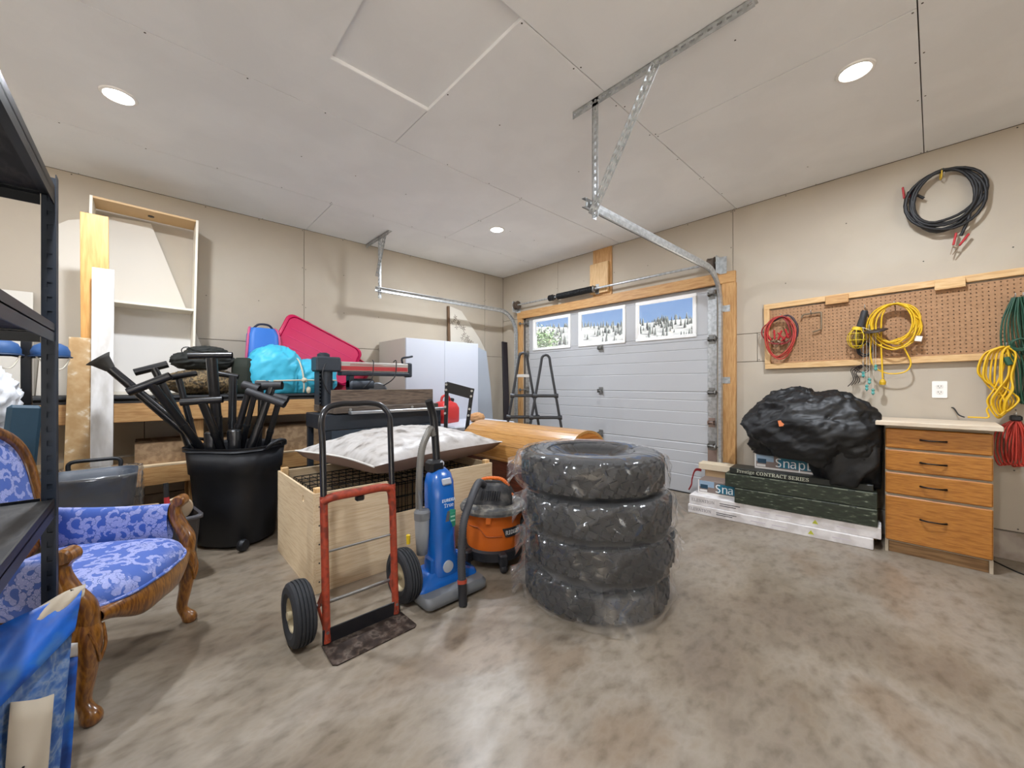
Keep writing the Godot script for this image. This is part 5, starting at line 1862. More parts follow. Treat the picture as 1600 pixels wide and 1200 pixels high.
func bench() -> void:
	var t = thing("workbench", "lumber workbench with black top mat along the left wall", "workbench", Vector3(-4.2, 0, -0.3))
	var o = t.position
	var z0 = 0.95
	var z1 = -1.5
	for q in [["front_board", -3.938, 0.843, -3.90, 0.978], ["rear_board", -4.50, 0.843, -4.462, 0.978], ["shelf_front_board", -3.938, 0.371, -3.90, 0.505], ["shelf_rear_board", -4.50, 0.371, -4.462, 0.505]]:
		var s = S()
		bx(s, Vector3(q[1], q[2], z1) - o, Vector3(q[3], q[4], z0) - o, 0.003)
		obj(t, q[0], s, spf(2))
	for z in [0.85, -0.28, -1.42]:
		for x in [-4.46, -3.978]:
			var s = S()
			bx(s, Vector3(x, 0, z - 0.045) - o, Vector3(x + 0.038, 0.978, z + 0.045) - o, 0.003)
			obj(t, "leg", s, spf(1))
	var s = S()
	bx(s, Vector3(-4.5, 0.979, z1) - o, Vector3(-3.9, 0.997, z0) - o, 0.001)
	obj(t, "top_sheet", s, mat("bench_ply_dark", "#2d2a28", 0.7))
	s = S()
	bx(s, Vector3(-4.5, 0.506, z1) - o, Vector3(-3.9, 0.518, z0) - o, 0.001)
	obj(t, "shelf_sheet", s, ply(2))
	s = S()
	bx(s, Vector3(-4.49, 0.998, z1 + 0.02) - o, Vector3(-3.892, 1.028, z0) - o, 0.012)
	obj(t, "top_mat", s, mat("mat_black", "#1d1e20", 0.8))

	# cartons under the bench
	var card = mat("cardboard", "#ffffff", 0.85, 0.0, {"tex": noise_tex("cardboard", 0.02, 4, ["#8a6f52", "#9a7e5f", "#a58968"], [0.3, 0.5, 0.7], 256), "scale": Vector3(0.5, 3, 3)})
	for q in [[Vector3(-4.35, 0.519, -0.55), Vector3(-3.97, 0.675, 0.07), "brown cardboard carton on the bench shelf behind the black bin"], [Vector3(-4.35, 0.519, -1.3), Vector3(-3.95, 0.74, -0.75), "brown cardboard carton on the bench shelf beside the saw"]]:
		var c = thing("cardboard_carton", q[2], "carton", Vector3((q[0].x + q[1].x) / 2, q[0].y, (q[0].z + q[1].z) / 2), 0.0, "cartons on the bench shelf")
		var sz: Vector3 = q[1] - q[0]
		s = S()
		bx(s, Vector3(-sz.x / 2, 0, -sz.z / 2), Vector3(sz.x / 2, sz.y - 0.004, sz.z / 2), 0.003)
		obj(c, "carton", s, card)
		for k in [-1.0, 1.0]:
			s = S()
			bx(s, Vector3(minf(k * 0.002, k * sz.x / 2), sz.y - 0.0035, -sz.z / 2), Vector3(maxf(k * 0.002, k * sz.x / 2), sz.y, sz.z / 2))
			obj(c, "flap", s, card)

	# leaning boards
	var lean = func(called: String, label: String, a: Vector3, b: Vector3, w: float, th: float, m: Material) -> void:
		# a foot centre, b top centre; width runs along z
		var y = (b - a).normalized()
		var z = (Vector3(0, 0, 1) - y * y.z).normalized()
		var x = y.cross(z)
		var n = MeshInstance3D.new()
		var q = S()
		cbox(q, Transform3D(Basis(), Vector3(0, a.distance_to(b) / 2, 0)), Vector3(th, a.distance_to(b), w), 0.002)
		var ob = obj(self, called, q, m, Transform3D(Basis(x, y, z), a))
		tag(ob, label, "board")
		n.free()
	lean.call("leaning_board", "orange pine board leaning tallest against the bench front", Vector3(-3.78, 0.004, 0.245), Vector3(-3.93, 2.28, 0.268), 0.135, 0.018, wood("orange_pine", ["#bd8743", "#c9934d", "#d09c58"], 1, 0.5))
	lean.call("leaning_board", "scuffed tan board leaning short against the bench front", Vector3(-3.735, 0.004, 0.345), Vector3(-3.83, 1.42, 0.318), 0.115, 0.012, mat("tan_board", "#ffffff", 0.6, 0.0, {"tex": noise_tex("tan_board", 0.02, 5, ["#b5905f", "#bd9a6b", "#c3a276", "#dccdb3"], [0.3, 0.5, 0.68, 0.84], 256), "scale": Vector3.ONE * 2.0}))
	lean.call("leaning_board", "white painted board leaning in front of the orange pine board", Vector3(-3.69, 0.004, 0.222), Vector3(-3.83, 1.895, 0.22), 0.105, 0.018, mat("white_paint_board", "#ffffff", 0.6, 0.0, {"tex": noise_tex("white_board", 0.02, 5, ["#c9c4bd", "#d8d4cf", "#e2dfdb"], [0.25, 0.5, 0.7], 256), "scale": Vector3(2, 0.6, 2)}))

	# open shelf carcass standing on the bench
	var b = thing("shelf_carcass", "white open-backed bookcase carcass standing on the workbench", "bookcase", Vector3(-4.33, 1.029, 0.03))
	b.rotation_degrees.x = -1.2
	var wht = mat("melamine_cream", "#e4dccb", 0.5)
	var W = 0.625
	var HH = 1.465
	for z in [-W / 2, W / 2 - 0.016]:
		s = S()
		bx(s, Vector3(-0.125, 0, z), Vector3(0.125, HH, z + 0.016), 0.001)
		obj(b, "side_panel", s, wht)
	s = S()
	bx(s, Vector3(-0.125, HH - 0.016, -W / 2 + 0.0165), Vector3(0.125, HH, W / 2 - 0.0165), 0.001)
	obj(b, "top_panel", s, mat("melamine_raw", "#c9a77a", 0.6))
	s = S()
	bx(s, Vector3(-0.12, 0.70, -W / 2 + 0.0165), Vector3(0.122, 0.718, W / 2 - 0.0165), 0.001)
	obj(b, "shelf", s, wht)
	s = S()
	bx(s, Vector3(-0.125, 0.0, -W / 2 + 0.0165), Vector3(0.125, 0.018, W / 2 - 0.0165), 0.001)
	obj(b, "bottom_panel", s, wht)
	s = S()
	bx(s, Vector3(-0.125, 0.02, -W / 2 + 0.0165), Vector3(-0.119, 0.7, W / 2 - 0.0165))
	obj(b, "back_panel", s, mat("panel_white", "#dedbd6", 0.55))
	s = S()
	lathe(s, T(Vector3(0.0, HH - 0.016, -0.02), Vector3(180, 0, 0)), [[0.02, 0.0], [0.02, 0.006], [0.012, 0.008], [0.0, 0.004]], 14)
	obj(b, "cam_fitting", s, mat("fitting_dark", "#4a423a", 0.5))
	# trapezoid sheet behind it
	s = S()
	var pg = PackedVector2Array([Vector2(0.60, 0.0), Vector2(0.52, 1.26), Vector2(0.44, 1.33), Vector2(0.2, 1.42), Vector2(-0.02, 1.43), Vector2(-0.46, 0.1), Vector2(-0.47, 0.0)])
	extrude(s, Transform3D(Basis(Vector3(0, 0, 1), Vector3.UP, Vector3(-1, 0, 0)), Vector3.ZERO), pg, 0.008)
	tag(obj(self, "beige_sheet", s, mat("sheet_beige", "#d9d2c6", 0.7), Transform3D(Basis(), Vector3(-4.475, 1.03, 0.0))), "beige tapered sheet standing on the bench behind the bookcase carcass", "sheet")

	# rolled sleeping bags
	var dark = mat("bag_olive_black", "#1f211d", 0.75)
	var r = thing("sleeping_bag", "dark olive rolled bag atop the camouflage bedroll on bench", "bedroll", Vector3(-4.1, 1.23, -0.36), 0.0, "rolled bags on the bench")
	s = S(true)
	blob(s, Vector3(0, 0.075, 0.02), Vector3(0.12, 0.085, 0.2), 4, 0.16, 1.6, 0.0)
	obj(r, "roll", s, dark)
	s = S(true)
	blob(s, Vector3(0.0, 0.15, 0.0), Vector3(0.09, 0.045, 0.13), 8, 0.2, 1.8, 0.12)
	obj(r, "hood", s, dark)
	s = S()
	var lp = []
	for k in 15: lp.append(Vector3(0.05, 0.15 + 0.03 * sin(TAU * k / 14.0), 0.13 + 0.035 * cos(TAU * k / 14.0)))
	tube(s, lp, 0.004, 5)
	obj(r, "drawstring", s, mat("cable_black", "#1c1c1e"))
	r = thing("sleeping_bag", "camouflage brown bedroll lying on the bench mat", "bedroll", Vector3(-4.08, 1.03, -0.34), 0.0, "rolled bags on the bench")
	s = S(true)
	blob(s, Vector3(0, 0.1, 0), Vector3(0.14, 0.105, 0.24), 14, 0.12, 2.2, 0.0)
	obj(r, "roll", s, mat("camo", "#ffffff", 0.8, 0.0, {"tex": noise_tex("camo", 0.02, 3, ["#3d3324", "#6d5a3e", "#8f7850", "#5a4a32", "#463b29"], [0.3, 0.42, 0.55, 0.65, 0.8], 256, FastNoiseLite.TYPE_SIMPLEX_SMOOTH, 30.0), "scale": Vector3.ONE * 4.0}))
	r = thing("sleeping_bag", "dark green upright stuff sack beside the cyan bag", "bedroll", Vector3(-4.08, 1.03, -0.62), 0.0, "rolled bags on the bench")
	s = S()
	lathe(s, Transform3D(), [[0.0, 0.0], [0.085, 0.004], [0.1, 0.08], [0.098, 0.22], [0.09, 0.29], [0.06, 0.31], [0.0, 0.305]], 24, false)
	obj(r, "sack", s, mat("sack_green", "#23291f", 0.8))

	# cyan bag with rope
	var cy = thing("cyan_duffel", "bright cyan fabric bag tied with rope on the bench", "bag", Vector3(-4.08, 1.03, -0.98))
	s = S(true)
	blob(s, Vector3(0, 0.17, 0.13), Vector3(0.17, 0.25, 0.22), 31, 0.13, 1.1, 0.0, 70, 44, 2.3)
	var cym = mat("cyan_nylon", "#3fb4d2", 0.5, 0.0, {"rim": 0.2})
	obj(cy, "bulging_half", s, cym)
	s = S(true)
	blob(s, Vector3(-0.005, 0.14, -0.16), Vector3(0.165, 0.17, 0.23), 36, 0.12, 1.1, 0.0, 70, 44, 2.3)
	obj(cy, "slack_half", s, cym)
	var rope = mat("rope_cream", "#cfc3ab", 0.8)
	s = S()
	tube(s, smoothed([Vector3(0.02, 0.345, 0.0), Vector3(0.13, 0.30, -0.03), Vector3(0.185, 0.18, -0.05), Vector3(0.185, 0.06, -0.06), Vector3(0.17, 0.012, -0.06)], 6), 0.007, 7)
	tube(s, smoothed([Vector3(0.14, 0.11, 0.3), Vector3(0.19, 0.115, 0.1), Vector3(0.19, 0.12, -0.06), Vector3(0.185, 0.12, -0.2), Vector3(0.13, 0.12, -0.36)], 6), 0.007, 7)
	obj(cy, "rope", s, rope)
	s = S(true)
	blob(s, Vector3(0.195, 0.12, -0.06), Vector3(0.018, 0.02, 0.022), 3, 0.2, 2.0, -9.0, 12, 8)
	blob(s, Vector3(0.175, 0.03, -0.10), Vector3(0.014, 0.03, 0.018), 5, 0.2, 2.0, -9.0, 12, 8)
	obj(cy, "knot", s, rope)

	# pink bin lids against the wall, blue cooler bag
	var lid = func(called: String, label: String, c: Vector3, ang: float, tilt: float, sz: Vector2, m: Material) -> void:
		var L = thing(called, label, "bin lid", c, 0.0, "pink bin lids behind the cyan bag")
		L.rotation_degrees = Vector3(ang, 0, tilt)
		var q = S()
		var rings = []
		for e in [[1.0, 0.0], [1.0, 0.012], [0.96, 0.02], [0.93, 0.02], [0.91, 0.012]]:
			var rg = []
			for p in rrect(sz.x * e[0], sz.y * e[0], 0.07, 6): rg.append(Vector3(e[1], p.y, p.x))
			rings.append(rg)
		loft(q, rings)
		obj(L, "lid_shell", q, m)
		for k in 3:
			q = S()
			cbox(q, Transform3D(Basis(), Vector3(0.0125, -0.09 + 0.09 * k, 0)), Vector3(0.004, 0.006, sz.x * 0.8), 0.002)
			obj(L, "rib", q, mat("lid_rib", "#d93a76", 0.35))
	var pink = mat("lid_pink", "#c2114f", 0.35)
	lid.call("storage_lid", "large crimson pink bin lid leaning above the cyan bag", Vector3(-4.33, 1.45, -1.3), -25.0, 8.0, Vector2(0.82, 0.46), pink)
	lid.call("storage_lid", "darker crimson bin lid leaning behind the saw arm", Vector3(-4.42, 1.36, -1.42), -34.0, 8.0, Vector2(0.9, 0.46), mat("lid_crimson", "#a50f36", 0.35))
	var cb = thing("cooler_bag", "blue padded bag with pink trim behind the cyan bag", "bag", Vector3(-4.34, 1.03, -0.80))
	s = S(true)
	var rings = []
	for q in [[0.18, 0.27, 0.0], [0.19, 0.28, 0.2], [0.17, 0.25, 0.55], [0.12, 0.2, 0.61]]: rings.append(rr_ring(q[0], q[1], 0.05, q[2], 4))
	loft(s, rings)
	obj(cb, "body", s, mat("cooler_blue", "#2d6fc4", 0.5))
	for z in [-0.142, 0.14]:
		s = S()
		tube(s, smoothed([Vector3(0.05, 0.02, z), Vector3(0.06, 0.3, z), Vector3(0.05, 0.56, z * 0.85), Vector3(-0.02, 0.615, z * 0.72)], 5), 0.012, 7)
		obj(cb, "trim", s, mat("trim_pink", "#c4577f", 0.6))
	s = S()
	tube(s, smoothed([Vector3(0.03, 0.6, -0.08), Vector3(0.05, 0.64, -0.04), Vector3(0.05, 0.64, 0.04), Vector3(0.03, 0.6, 0.08)], 5), 0.01, 7)
	obj(cb, "handle", s, mat("handle_navy", "#22283a", 0.6))


func rear_left() -> void:
	# radial arm saw
	var t = thing("radial_arm_saw", "radial arm saw with silver and red arm on dark stand", "saw", Vector3(-3.52, 0, -1.6))
	var o = t.position
	var navy = mat("saw_navy", "#262d36", 0.5)
	var gun = mat("saw_gunmetal", "#3a4048", 0.45, 0.3)
	var s = S()
	bx(s, Vector3(-3.8, 0.74, -2.1) - o, Vector3(-3.28, 0.865, -1.03) - o, 0.006)
	obj(t, "stand_top", s, navy)
	for p in [[-3.78, -2.08], [-3.78, -1.06], [-3.31, -2.08], [-3.31, -1.06]]:
		s = S()
		bar(s, Vector3(p[0], 0, p[1]) - o, Vector3(p[0], 0.74, p[1]) - o, 0.045, 0.045, Vector3(0, 0, 1))
		obj(t, "leg", s, navy)
	s = S()
	bx(s, Vector3(-3.30, 0.42, -2.06) - o, Vector3(-3.285, 0.738, -1.08) - o, 0.002)
	obj(t, "stand_panel", s, mat("saw_panel_blue", "#3c4854", 0.5))
	s = S()
	bx(s, Vector3(-3.78, 0.875, -2.06) - o, Vector3(-3.265, 0.93, -1.09) - o, 0.003)
	obj(t, "table_board", s, wood("saw_table", ["#4a4038", "#5d5248", "#6a5e53"], 2, 0.7))
	s = S()
	bx(s, Vector3(-3.34, 0.932, -2.03) - o, Vector3(-3.315, 1.066, -1.09) - o, 0.002)
	obj(t, "fence_board", s, wood("saw_fence", ["#54473c", "#6b5c4f", "#7a6a5b", "#5f5145"], 2, 0.7))
	s = S()
	bx(s, Vector3(-3.26, 0.868, -2.12) - o, Vector3(-3.19, 0.892, -1.2) - o, 0.003)
	obj(t, "alloy_rail", s, mat("alloy", "#a9adb2", 0.35, 0.8))
	for z in [-1.22, -1.5, -1.78, -2.0]:
		s = S()
		cyl(s, Vector3(-3.266, 0.905, z) - o, Vector3(-3.258, 0.905, z) - o, 0.012, 10)
		obj(t, "bolt", s, mat("bolt_bright", "#b9b9b6", 0.3, 0.8))
	s = S()
	cyl(s, Vector3(-3.55, 0.93, -1.12) - o, Vector3(-3.55, 1.24, -1.12) - o, 0.052, 20)
	obj(t, "column", s, gun)
	s = S()
	for k in 9: bx(s, Vector3(-3.61, 0.95 + 0.03 * k, -1.06) - o, Vector3(-3.49, 0.962 + 0.03 * k, -1.05) - o)
	bx(s, Vector3(-3.61, 0.94, -1.05) - o, Vector3(-3.49, 1.23, -1.045) - o)
	obj(t, "column_cover", s, navy)
	s = S()
	bx(s, Vector3(-3.62, 1.22, -1.22) - o, Vector3(-3.47, 1.345, -1.02) - o, 0.012)
	obj(t, "yoke_head", s, gun)
	s = S()
	lathe(s, Transform3D(Basis(), Vector3(-3.55, 1.346, -1.1) - o), [[0.05, 0.0], [0.05, 0.02], [0.03, 0.035], [0.0, 0.036]], 18)
	obj(t, "head_cap", s, navy)
	s = S()
	bx(s, Vector3(-3.585, 1.225, -1.86) - o, Vector3(-3.485, 1.31, -1.221) - o, 0.006)
	obj(t, "arm", s, mat("arm_silver", "#c6c2bc", 0.35, 0.5))
	s = S()
	bx(s, Vector3(-3.4845, 1.235, -1.85) - o, Vector3(-3.4825, 1.272, -1.225) - o)
	obj(t, "red_stripe", s, mat("stripe_red", "#b03a3c", 0.4))
	for k in 3:
		s = S()
		bx(s, Vector3(-3.4845, 1.279 + 0.007 * k, -1.72 + 0.12 * k) - o, Vector3(-3.483, 1.281 + 0.007 * k, -1.3) - o)
		obj(t, "pinstripe", s, mat("stripe_red", "#b03a3c"))
	s = S()
	bx(s, Vector3(-3.59, 1.19, -1.88) - o, Vector3(-3.48, 1.222, -1.225) - o, 0.006)
	obj(t, "arm_track", s, navy)
	s = S()
	bx(s, Vector3(-3.59, 1.18, -1.9) - o, Vector3(-3.478, 1.32, -1.862) - o, 0.01)
	obj(t, "arm_end", s, navy)
	s = S()
	lathe(s, T(Vector3(-3.54, 1.1, -1.42) - o, Vector3(90, 0, 0)), [[0.0, -0.11], [0.05, -0.11], [0.065, -0.09], [0.065, 0.1], [0.05, 0.12], [0.0, 0.12]], 22)
	bx(s, Vector3(-3.585, 1.08, -1.34) - o, Vector3(-3.495, 1.19, -1.3) - o, 0.004)
	obj(t, "motor", s, gun)
	s = S()
	lathe(s, T(Vector3(-3.5, 1.03, -1.55) - o, Vector3(0, 0, 90)), [[0.0, -0.02], [0.09, -0.02], [0.1, -0.01], [0.1, 0.01], [0.09, 0.02], [0.0, 0.02]], 26)
	obj(t, "blade_guard", s, mat("guard_grey", "#6d7074", 0.4, 0.5))
	s = S()
	tube(s, smoothed([Vector3(-3.52, 1.3, -1.82) - o, Vector3(-3.5, 1.36, -1.8) - o, Vector3(-3.48, 1.375, -1.86) - o, Vector3(-3.48, 1.385, -1.9) - o], 4), 0.01, 8)
	obj(t, "crank_handle", s, navy)
	s = S()
	tube(s, smoothed([Vector3(-3.49, 1.335, -1.12) - o, Vector3(-3.45, 1.2, -1.06) - o, Vector3(-3.44, 1.05, -1.1) - o, Vector3(-3.47, 0.98, -1.2) - o], 6), 0.005, 6)
	tube(s, smoothed([Vector3(-3.48, 1.33, -1.5) - o, Vector3(-3.46, 1.3, -1.5) - o, Vector3(-3.45, 1.16, -1.48) - o, Vector3(-3.48, 1.08, -1.42) - o], 6), 0.005, 6)
	tube(s, smoothed([Vector3(-3.48, 1.32, -1.7) - o, Vector3(-3.46, 1.33, -1.72) - o, Vector3(-3.455, 1.18, -1.7) - o, Vector3(-3.47, 1.1, -1.6) - o], 6), 0.005, 6)
	var cbs = obj(t, "cables", s, mat("cable_black", "#1c1c1e"))
	cbs.set_meta("kind", "stuff")

	# tall white cabinet
	t = thing("white_cabinet", "tall plain white two-door cabinet against the left wall", "cabinet", Vector3(-4.14, 0, -2.495))
	var wh = mat("cabinet_white", "#c3c7d0", 0.4)
	s = S()
	bx(s, Vector3(-0.34, 0.0, -0.485), Vector3(0.30, 1.61, 0.485), 0.003)
	obj(t, "body", s, mat("cabinet_side_beige", "#c2bbb0", 0.5))
	for k in [-1.0, 1.0]:
		s = S()
		bx(s, Vector3(0.302, 0.04, minf(k * 0.001, k * 0.484)), Vector3(0.32, 1.608, maxf(k * 0.001, k * 0.484)), 0.002)
		obj(t, "door", s, wh)

	# low white freezer with red can on it
	t = thing("chest_freezer", "low white chest freezer in front of the tall cabinet", "freezer", Vector3(-3.47, 0, -2.56))
	s = S()
	bx(s, Vector3(-0.33, 0.0, -0.4), Vector3(0.33, 0.63, 0.4), 0.02)
	obj(t, "body", s, wh)
	s = S()
	bx(s, Vector3(-0.33, 0.632, -0.4), Vector3(0.33, 0.65, 0.4), 0.002)
	obj(t, "gasket", s, mat("gasket_dark", "#3a3a3c", 0.6))
	s = S()
	bx(s, Vector3(-0.335, 0.651, -0.405), Vector3(0.335, 0.705, 0.405), 0.015)
	obj(t, "lid", s, wh)
	t = thing("gas_can", "red plastic gas can standing on the white freezer", "gas can", Vector3(-3.56, 0.706, -2.33), 20.0)
	var red = mat("can_red", "#c22a26", 0.4)
	s = S(true)
	var rings = []
	for q in [[0.2, 0.28, 0.0], [0.21, 0.29, 0.02], [0.21, 0.29, 0.15], [0.17, 0.25, 0.2], [0.1, 0.16, 0.225]]: rings.append(rr_ring(q[0], q[1], 0.05, q[2], 5))
	loft(s, rings)
	obj(t, "body", s, red)
	s = S()
	tube(s, smoothed([Vector3(0, 0.2, -0.09), Vector3(0, 0.27, -0.06), Vector3(0, 0.285, 0.0), Vector3(0, 0.27, 0.05), Vector3(0, 0.215, 0.07)], 5), 0.014, 8)
	obj(t, "handle", s, red)
	s = S()
	cyl(s, Vector3(0, 0.19, -0.11), Vector3(0, 0.25, -0.13), 0.022, 12)
	obj(t, "cap", s, mat("cap_black", "#222224", 0.5))
	s = S(true)
	blob(s, Vector3(0, 0.045, 0), Vector3(0.06, 0.05, 0.09), 6, 0.2, 1.5, 0.0, 30, 20)
	tag(obj(self, "paper_bag", s, mat("kraft", "#b8895a", 0.8), Transform3D(Basis(), Vector3(-3.38, 0.706, -2.62))), "small crumpled brown paper bag beside the red gas can", "paper bag")

	# bolted black steel frame
	t = thing("steel_rack_frame", "black bolted steel upright frame standing by the cedar chest", "frame", Vector3(-3.06, 0, -2.16))
	var blk = mat("frame_black", "#121214", 0.4, 0.2)
	var d = Vector3(0.68, 0, -0.73)
	var fr = [[-0.135, -0.012, 1.135], [0.10, 0.125, 1.06]]
	s = S()
	bar(s, d * -0.15 + Vector3(0, 0, 0), d * -0.115 + Vector3(0, 1.13, 0), 0.034, 0.034, d)
	obj(t, "upright", s, blk)
	s = S()
	bar(s, d * -0.02 + Vector3(0, 0, 0), d * 0.125 + Vector3(0, 1.075, 0), 0.034, 0.034, d)
	obj(t, "upright", s, blk)
	s = S()
	var nrm = Vector3(0.73, 0, 0.68)
	var ca = d * -0.125 + Vector3(0, 1.09, 0) + nrm * 0.021
	var cb = d * 0.135 + Vector3(0, 1.02, 0) + nrm * 0.021
	bar(s, ca, cb, 0.008, 0.1, Vector3.UP)
	obj(t, "crossbar", s, blk)
	s = S()
	bar(s, d * -0.2, d * 0.04 + Vector3(0, 0.0, 0), 0.06, 0.01, Vector3.UP)
	obj(t, "foot", s, blk, T(Vector3(0, 0.006, 0)))
	for q in [[-0.118, 1.11], [-0.12, 1.06], [-0.128, 0.9], [-0.13, 0.84], [0.122, 1.05], [0.115, 1.0], [0.1, 0.88], [0.09, 0.82]]:
		s = S()
		var bp: Vector3 = d * q[0] + Vector3(0, q[1], 0) + nrm * 0.017
		cyl(s, bp, bp + nrm * 0.018, 0.011, 8)
		obj(t, "bolt", s, mat("bolt_bright", "#b9b9b6"))

	# A-frame ladder of dark tube
	t = thing("pool_ladder", "dark grey tubular A-frame ladder with two rounded tops", "ladder", Vector3(-2.78, 0, -2.9))
	var pl = mat("ladder_grey", "#3a3c3f", 0.45)
	for q in [[-0.12, -0.03, 1.435], [0.108, 0.03, 1.41]]:
		var c = d * q[0] + nrm * q[1] + Vector3(0, 0, 0)
		var top: float = q[2]
		var half = func(y: float) -> float: return 0.045 + 0.175 * (top - 0.08 - y)
		var pts = []
		pts.append(c - d * half.call(0.0) + Vector3(0, 0.012, 0))
		pts.append(c - d * half.call(top - 0.3) + Vector3(0, top - 0.3, 0))
		pts.append(c - d * half.call(top - 0.1) + Vector3(0, top - 0.1, 0))
		for k in 7:
			var a = PI * (1.0 - k / 6.0)
			pts.append(c + d * cos(a) * 0.042 + Vector3(0, top - 0.05 + sin(a) * 0.05, 0))
		pts.append(c + d * half.call(top - 0.1) + Vector3(0, top - 0.1, 0))
		pts.append(c + d * half.call(top - 0.3) + Vector3(0, top - 0.3, 0))
		pts.append(c + d * half.call(0.0) + Vector3(0, 0.012, 0))
		s = S()
		tube(s, pts, 0.0135, 10)
		obj(t, "rail_loop", s, pl)
		for y in [0.12, 0.34, 0.56, 0.775, 0.995]:
			s = S()
			var hw: float = half.call(y) + 0.012
			cyl(s, c - d * hw + Vector3(0, y, 0), c + d * hw + Vector3(0, y, 0), 0.0165, 10)
			for k in [-1.0, 1.0]: cyl(s, c + d * (hw - 0.03) * k + Vector3(0, y, 0), c + d * (hw + 0.012) * k + Vector3(0, y, 0), 0.024, 10)
			obj(t, "rung", s, pl)
	s = S()
	var cc = d * -0.12 - nrm * 0.03
	bar(s, cc - d * 0.075 + Vector3(0, 1.2, 0), cc + d * 0.065 + Vector3(0, 1.2, 0), 0.02, 0.03, Vector3.UP)
	obj(t, "white_brace", s, mat("brace_white", "#d8d8d6", 0.5))

	# sheets leaning in the corner
	s = S()
	var pg = PackedVector2Array([Vector2(0, 0), Vector2(0.36, 0), Vector2(0.30, 1.1), Vector2(0.25, 1.54), Vector2(0.0, 1.62)])
	extrude(s, Transform3D(Basis(Vector3(0, 0, -1), Vector3(-0.05, 1, 0).normalized(), Vector3(1, 0.05, 0).normalized()), Vector3.ZERO), pg, 0.006)
	tag(obj(self, "acrylic_sheet", s, mat("sheet_frosted", "#9fa5ad", 0.2, 0.0, {"coat": 0.4}), Transform3D(Basis(), Vector3(-3.92, 0.005, -3.0))), "glossy pale grey sheet leaning beside the white cabinet", "sheet")
	var art = thing("printed_panel", "cream panel with grey floral print leaning in far corner", "panel", Vector3(-4.40, 0.0, -3.0))
	art.rotation_degrees.z = 2.2
	s = S()
	pg = PackedVector2Array([Vector2(0, 0.004), Vector2(0.62, 0.004), Vector2(0.60, 1.62), Vector2(0.50, 1.78), Vector2(0.2, 2.13), Vector2(0.03, 2.17), Vector2(0, 2.17)])
	var ax = Transform3D(Basis(Vector3(0, 0, -1), Vector3.UP, Vector3(1, 0, 0)), Vector3.ZERO)
	extrude(s, ax, pg, 0.01)
	obj(art, "panel", s, mat("panel_cream", "#d5cfc2", 0.45))
	s = S()
	bx(s, Vector3(-0.015, 0.004, 0.001), Vector3(0.018, 2.17, 0.03), 0.002)
	obj(art, "edge_strip", s, mat("strip_brown", "#6f5640", 0.6))
	s = S()
	var g = RandomNumberGenerator.new()
	g.seed = 77
	for k in 34:
		var fx = g.randf()
		var cxx = 0.06 + 0.44 * fx + g.randf_range(-0.03, 0.03)
		var cyy = 2.05 - 0.55 * fx + g.randf_range(-0.12, 0.05)
		if cyy > 2.1 - 0.9 * maxf(cxx - 0.2, 0.0): continue
		var rot = g.randf() * TAU
		for l in 4:
			var a = rot + TAU * l / 4.0
			var e = Vector2(cos(a), sin(a))
			var n = Vector2(-e.y, e.x)
			var c0 = Vector2(cxx, cyy)
			var leaf = PackedVector2Array([c0, c0 + e * 0.018 + n * 0.006, c0 + e * 0.036, c0 + e * 0.018 - n * 0.006])
			extrude(s, ax * Transform3D(Basis(), Vector3(0, 0, 0.0054 + 0.00001 * k)), leaf, 0.0006)
	var fl = obj(art, "floral_print", s, mat("print_taupe", "#857a6c", 0.6))
	fl.set_meta("kind", "stuff")
	s = S()
	bar(s, Vector3(-4.05, 0.03, -3.68), Vector3(-4.32, 1.735, -3.86), 0.02, 0.095, Vector3(0.1, 0, -1), 0.002)
	tag(obj(self, "dark_plank", s, mat("plank_dark", "#231c20", 0.5)), "dark stained plank leaning in the far corner by the door", "plank")


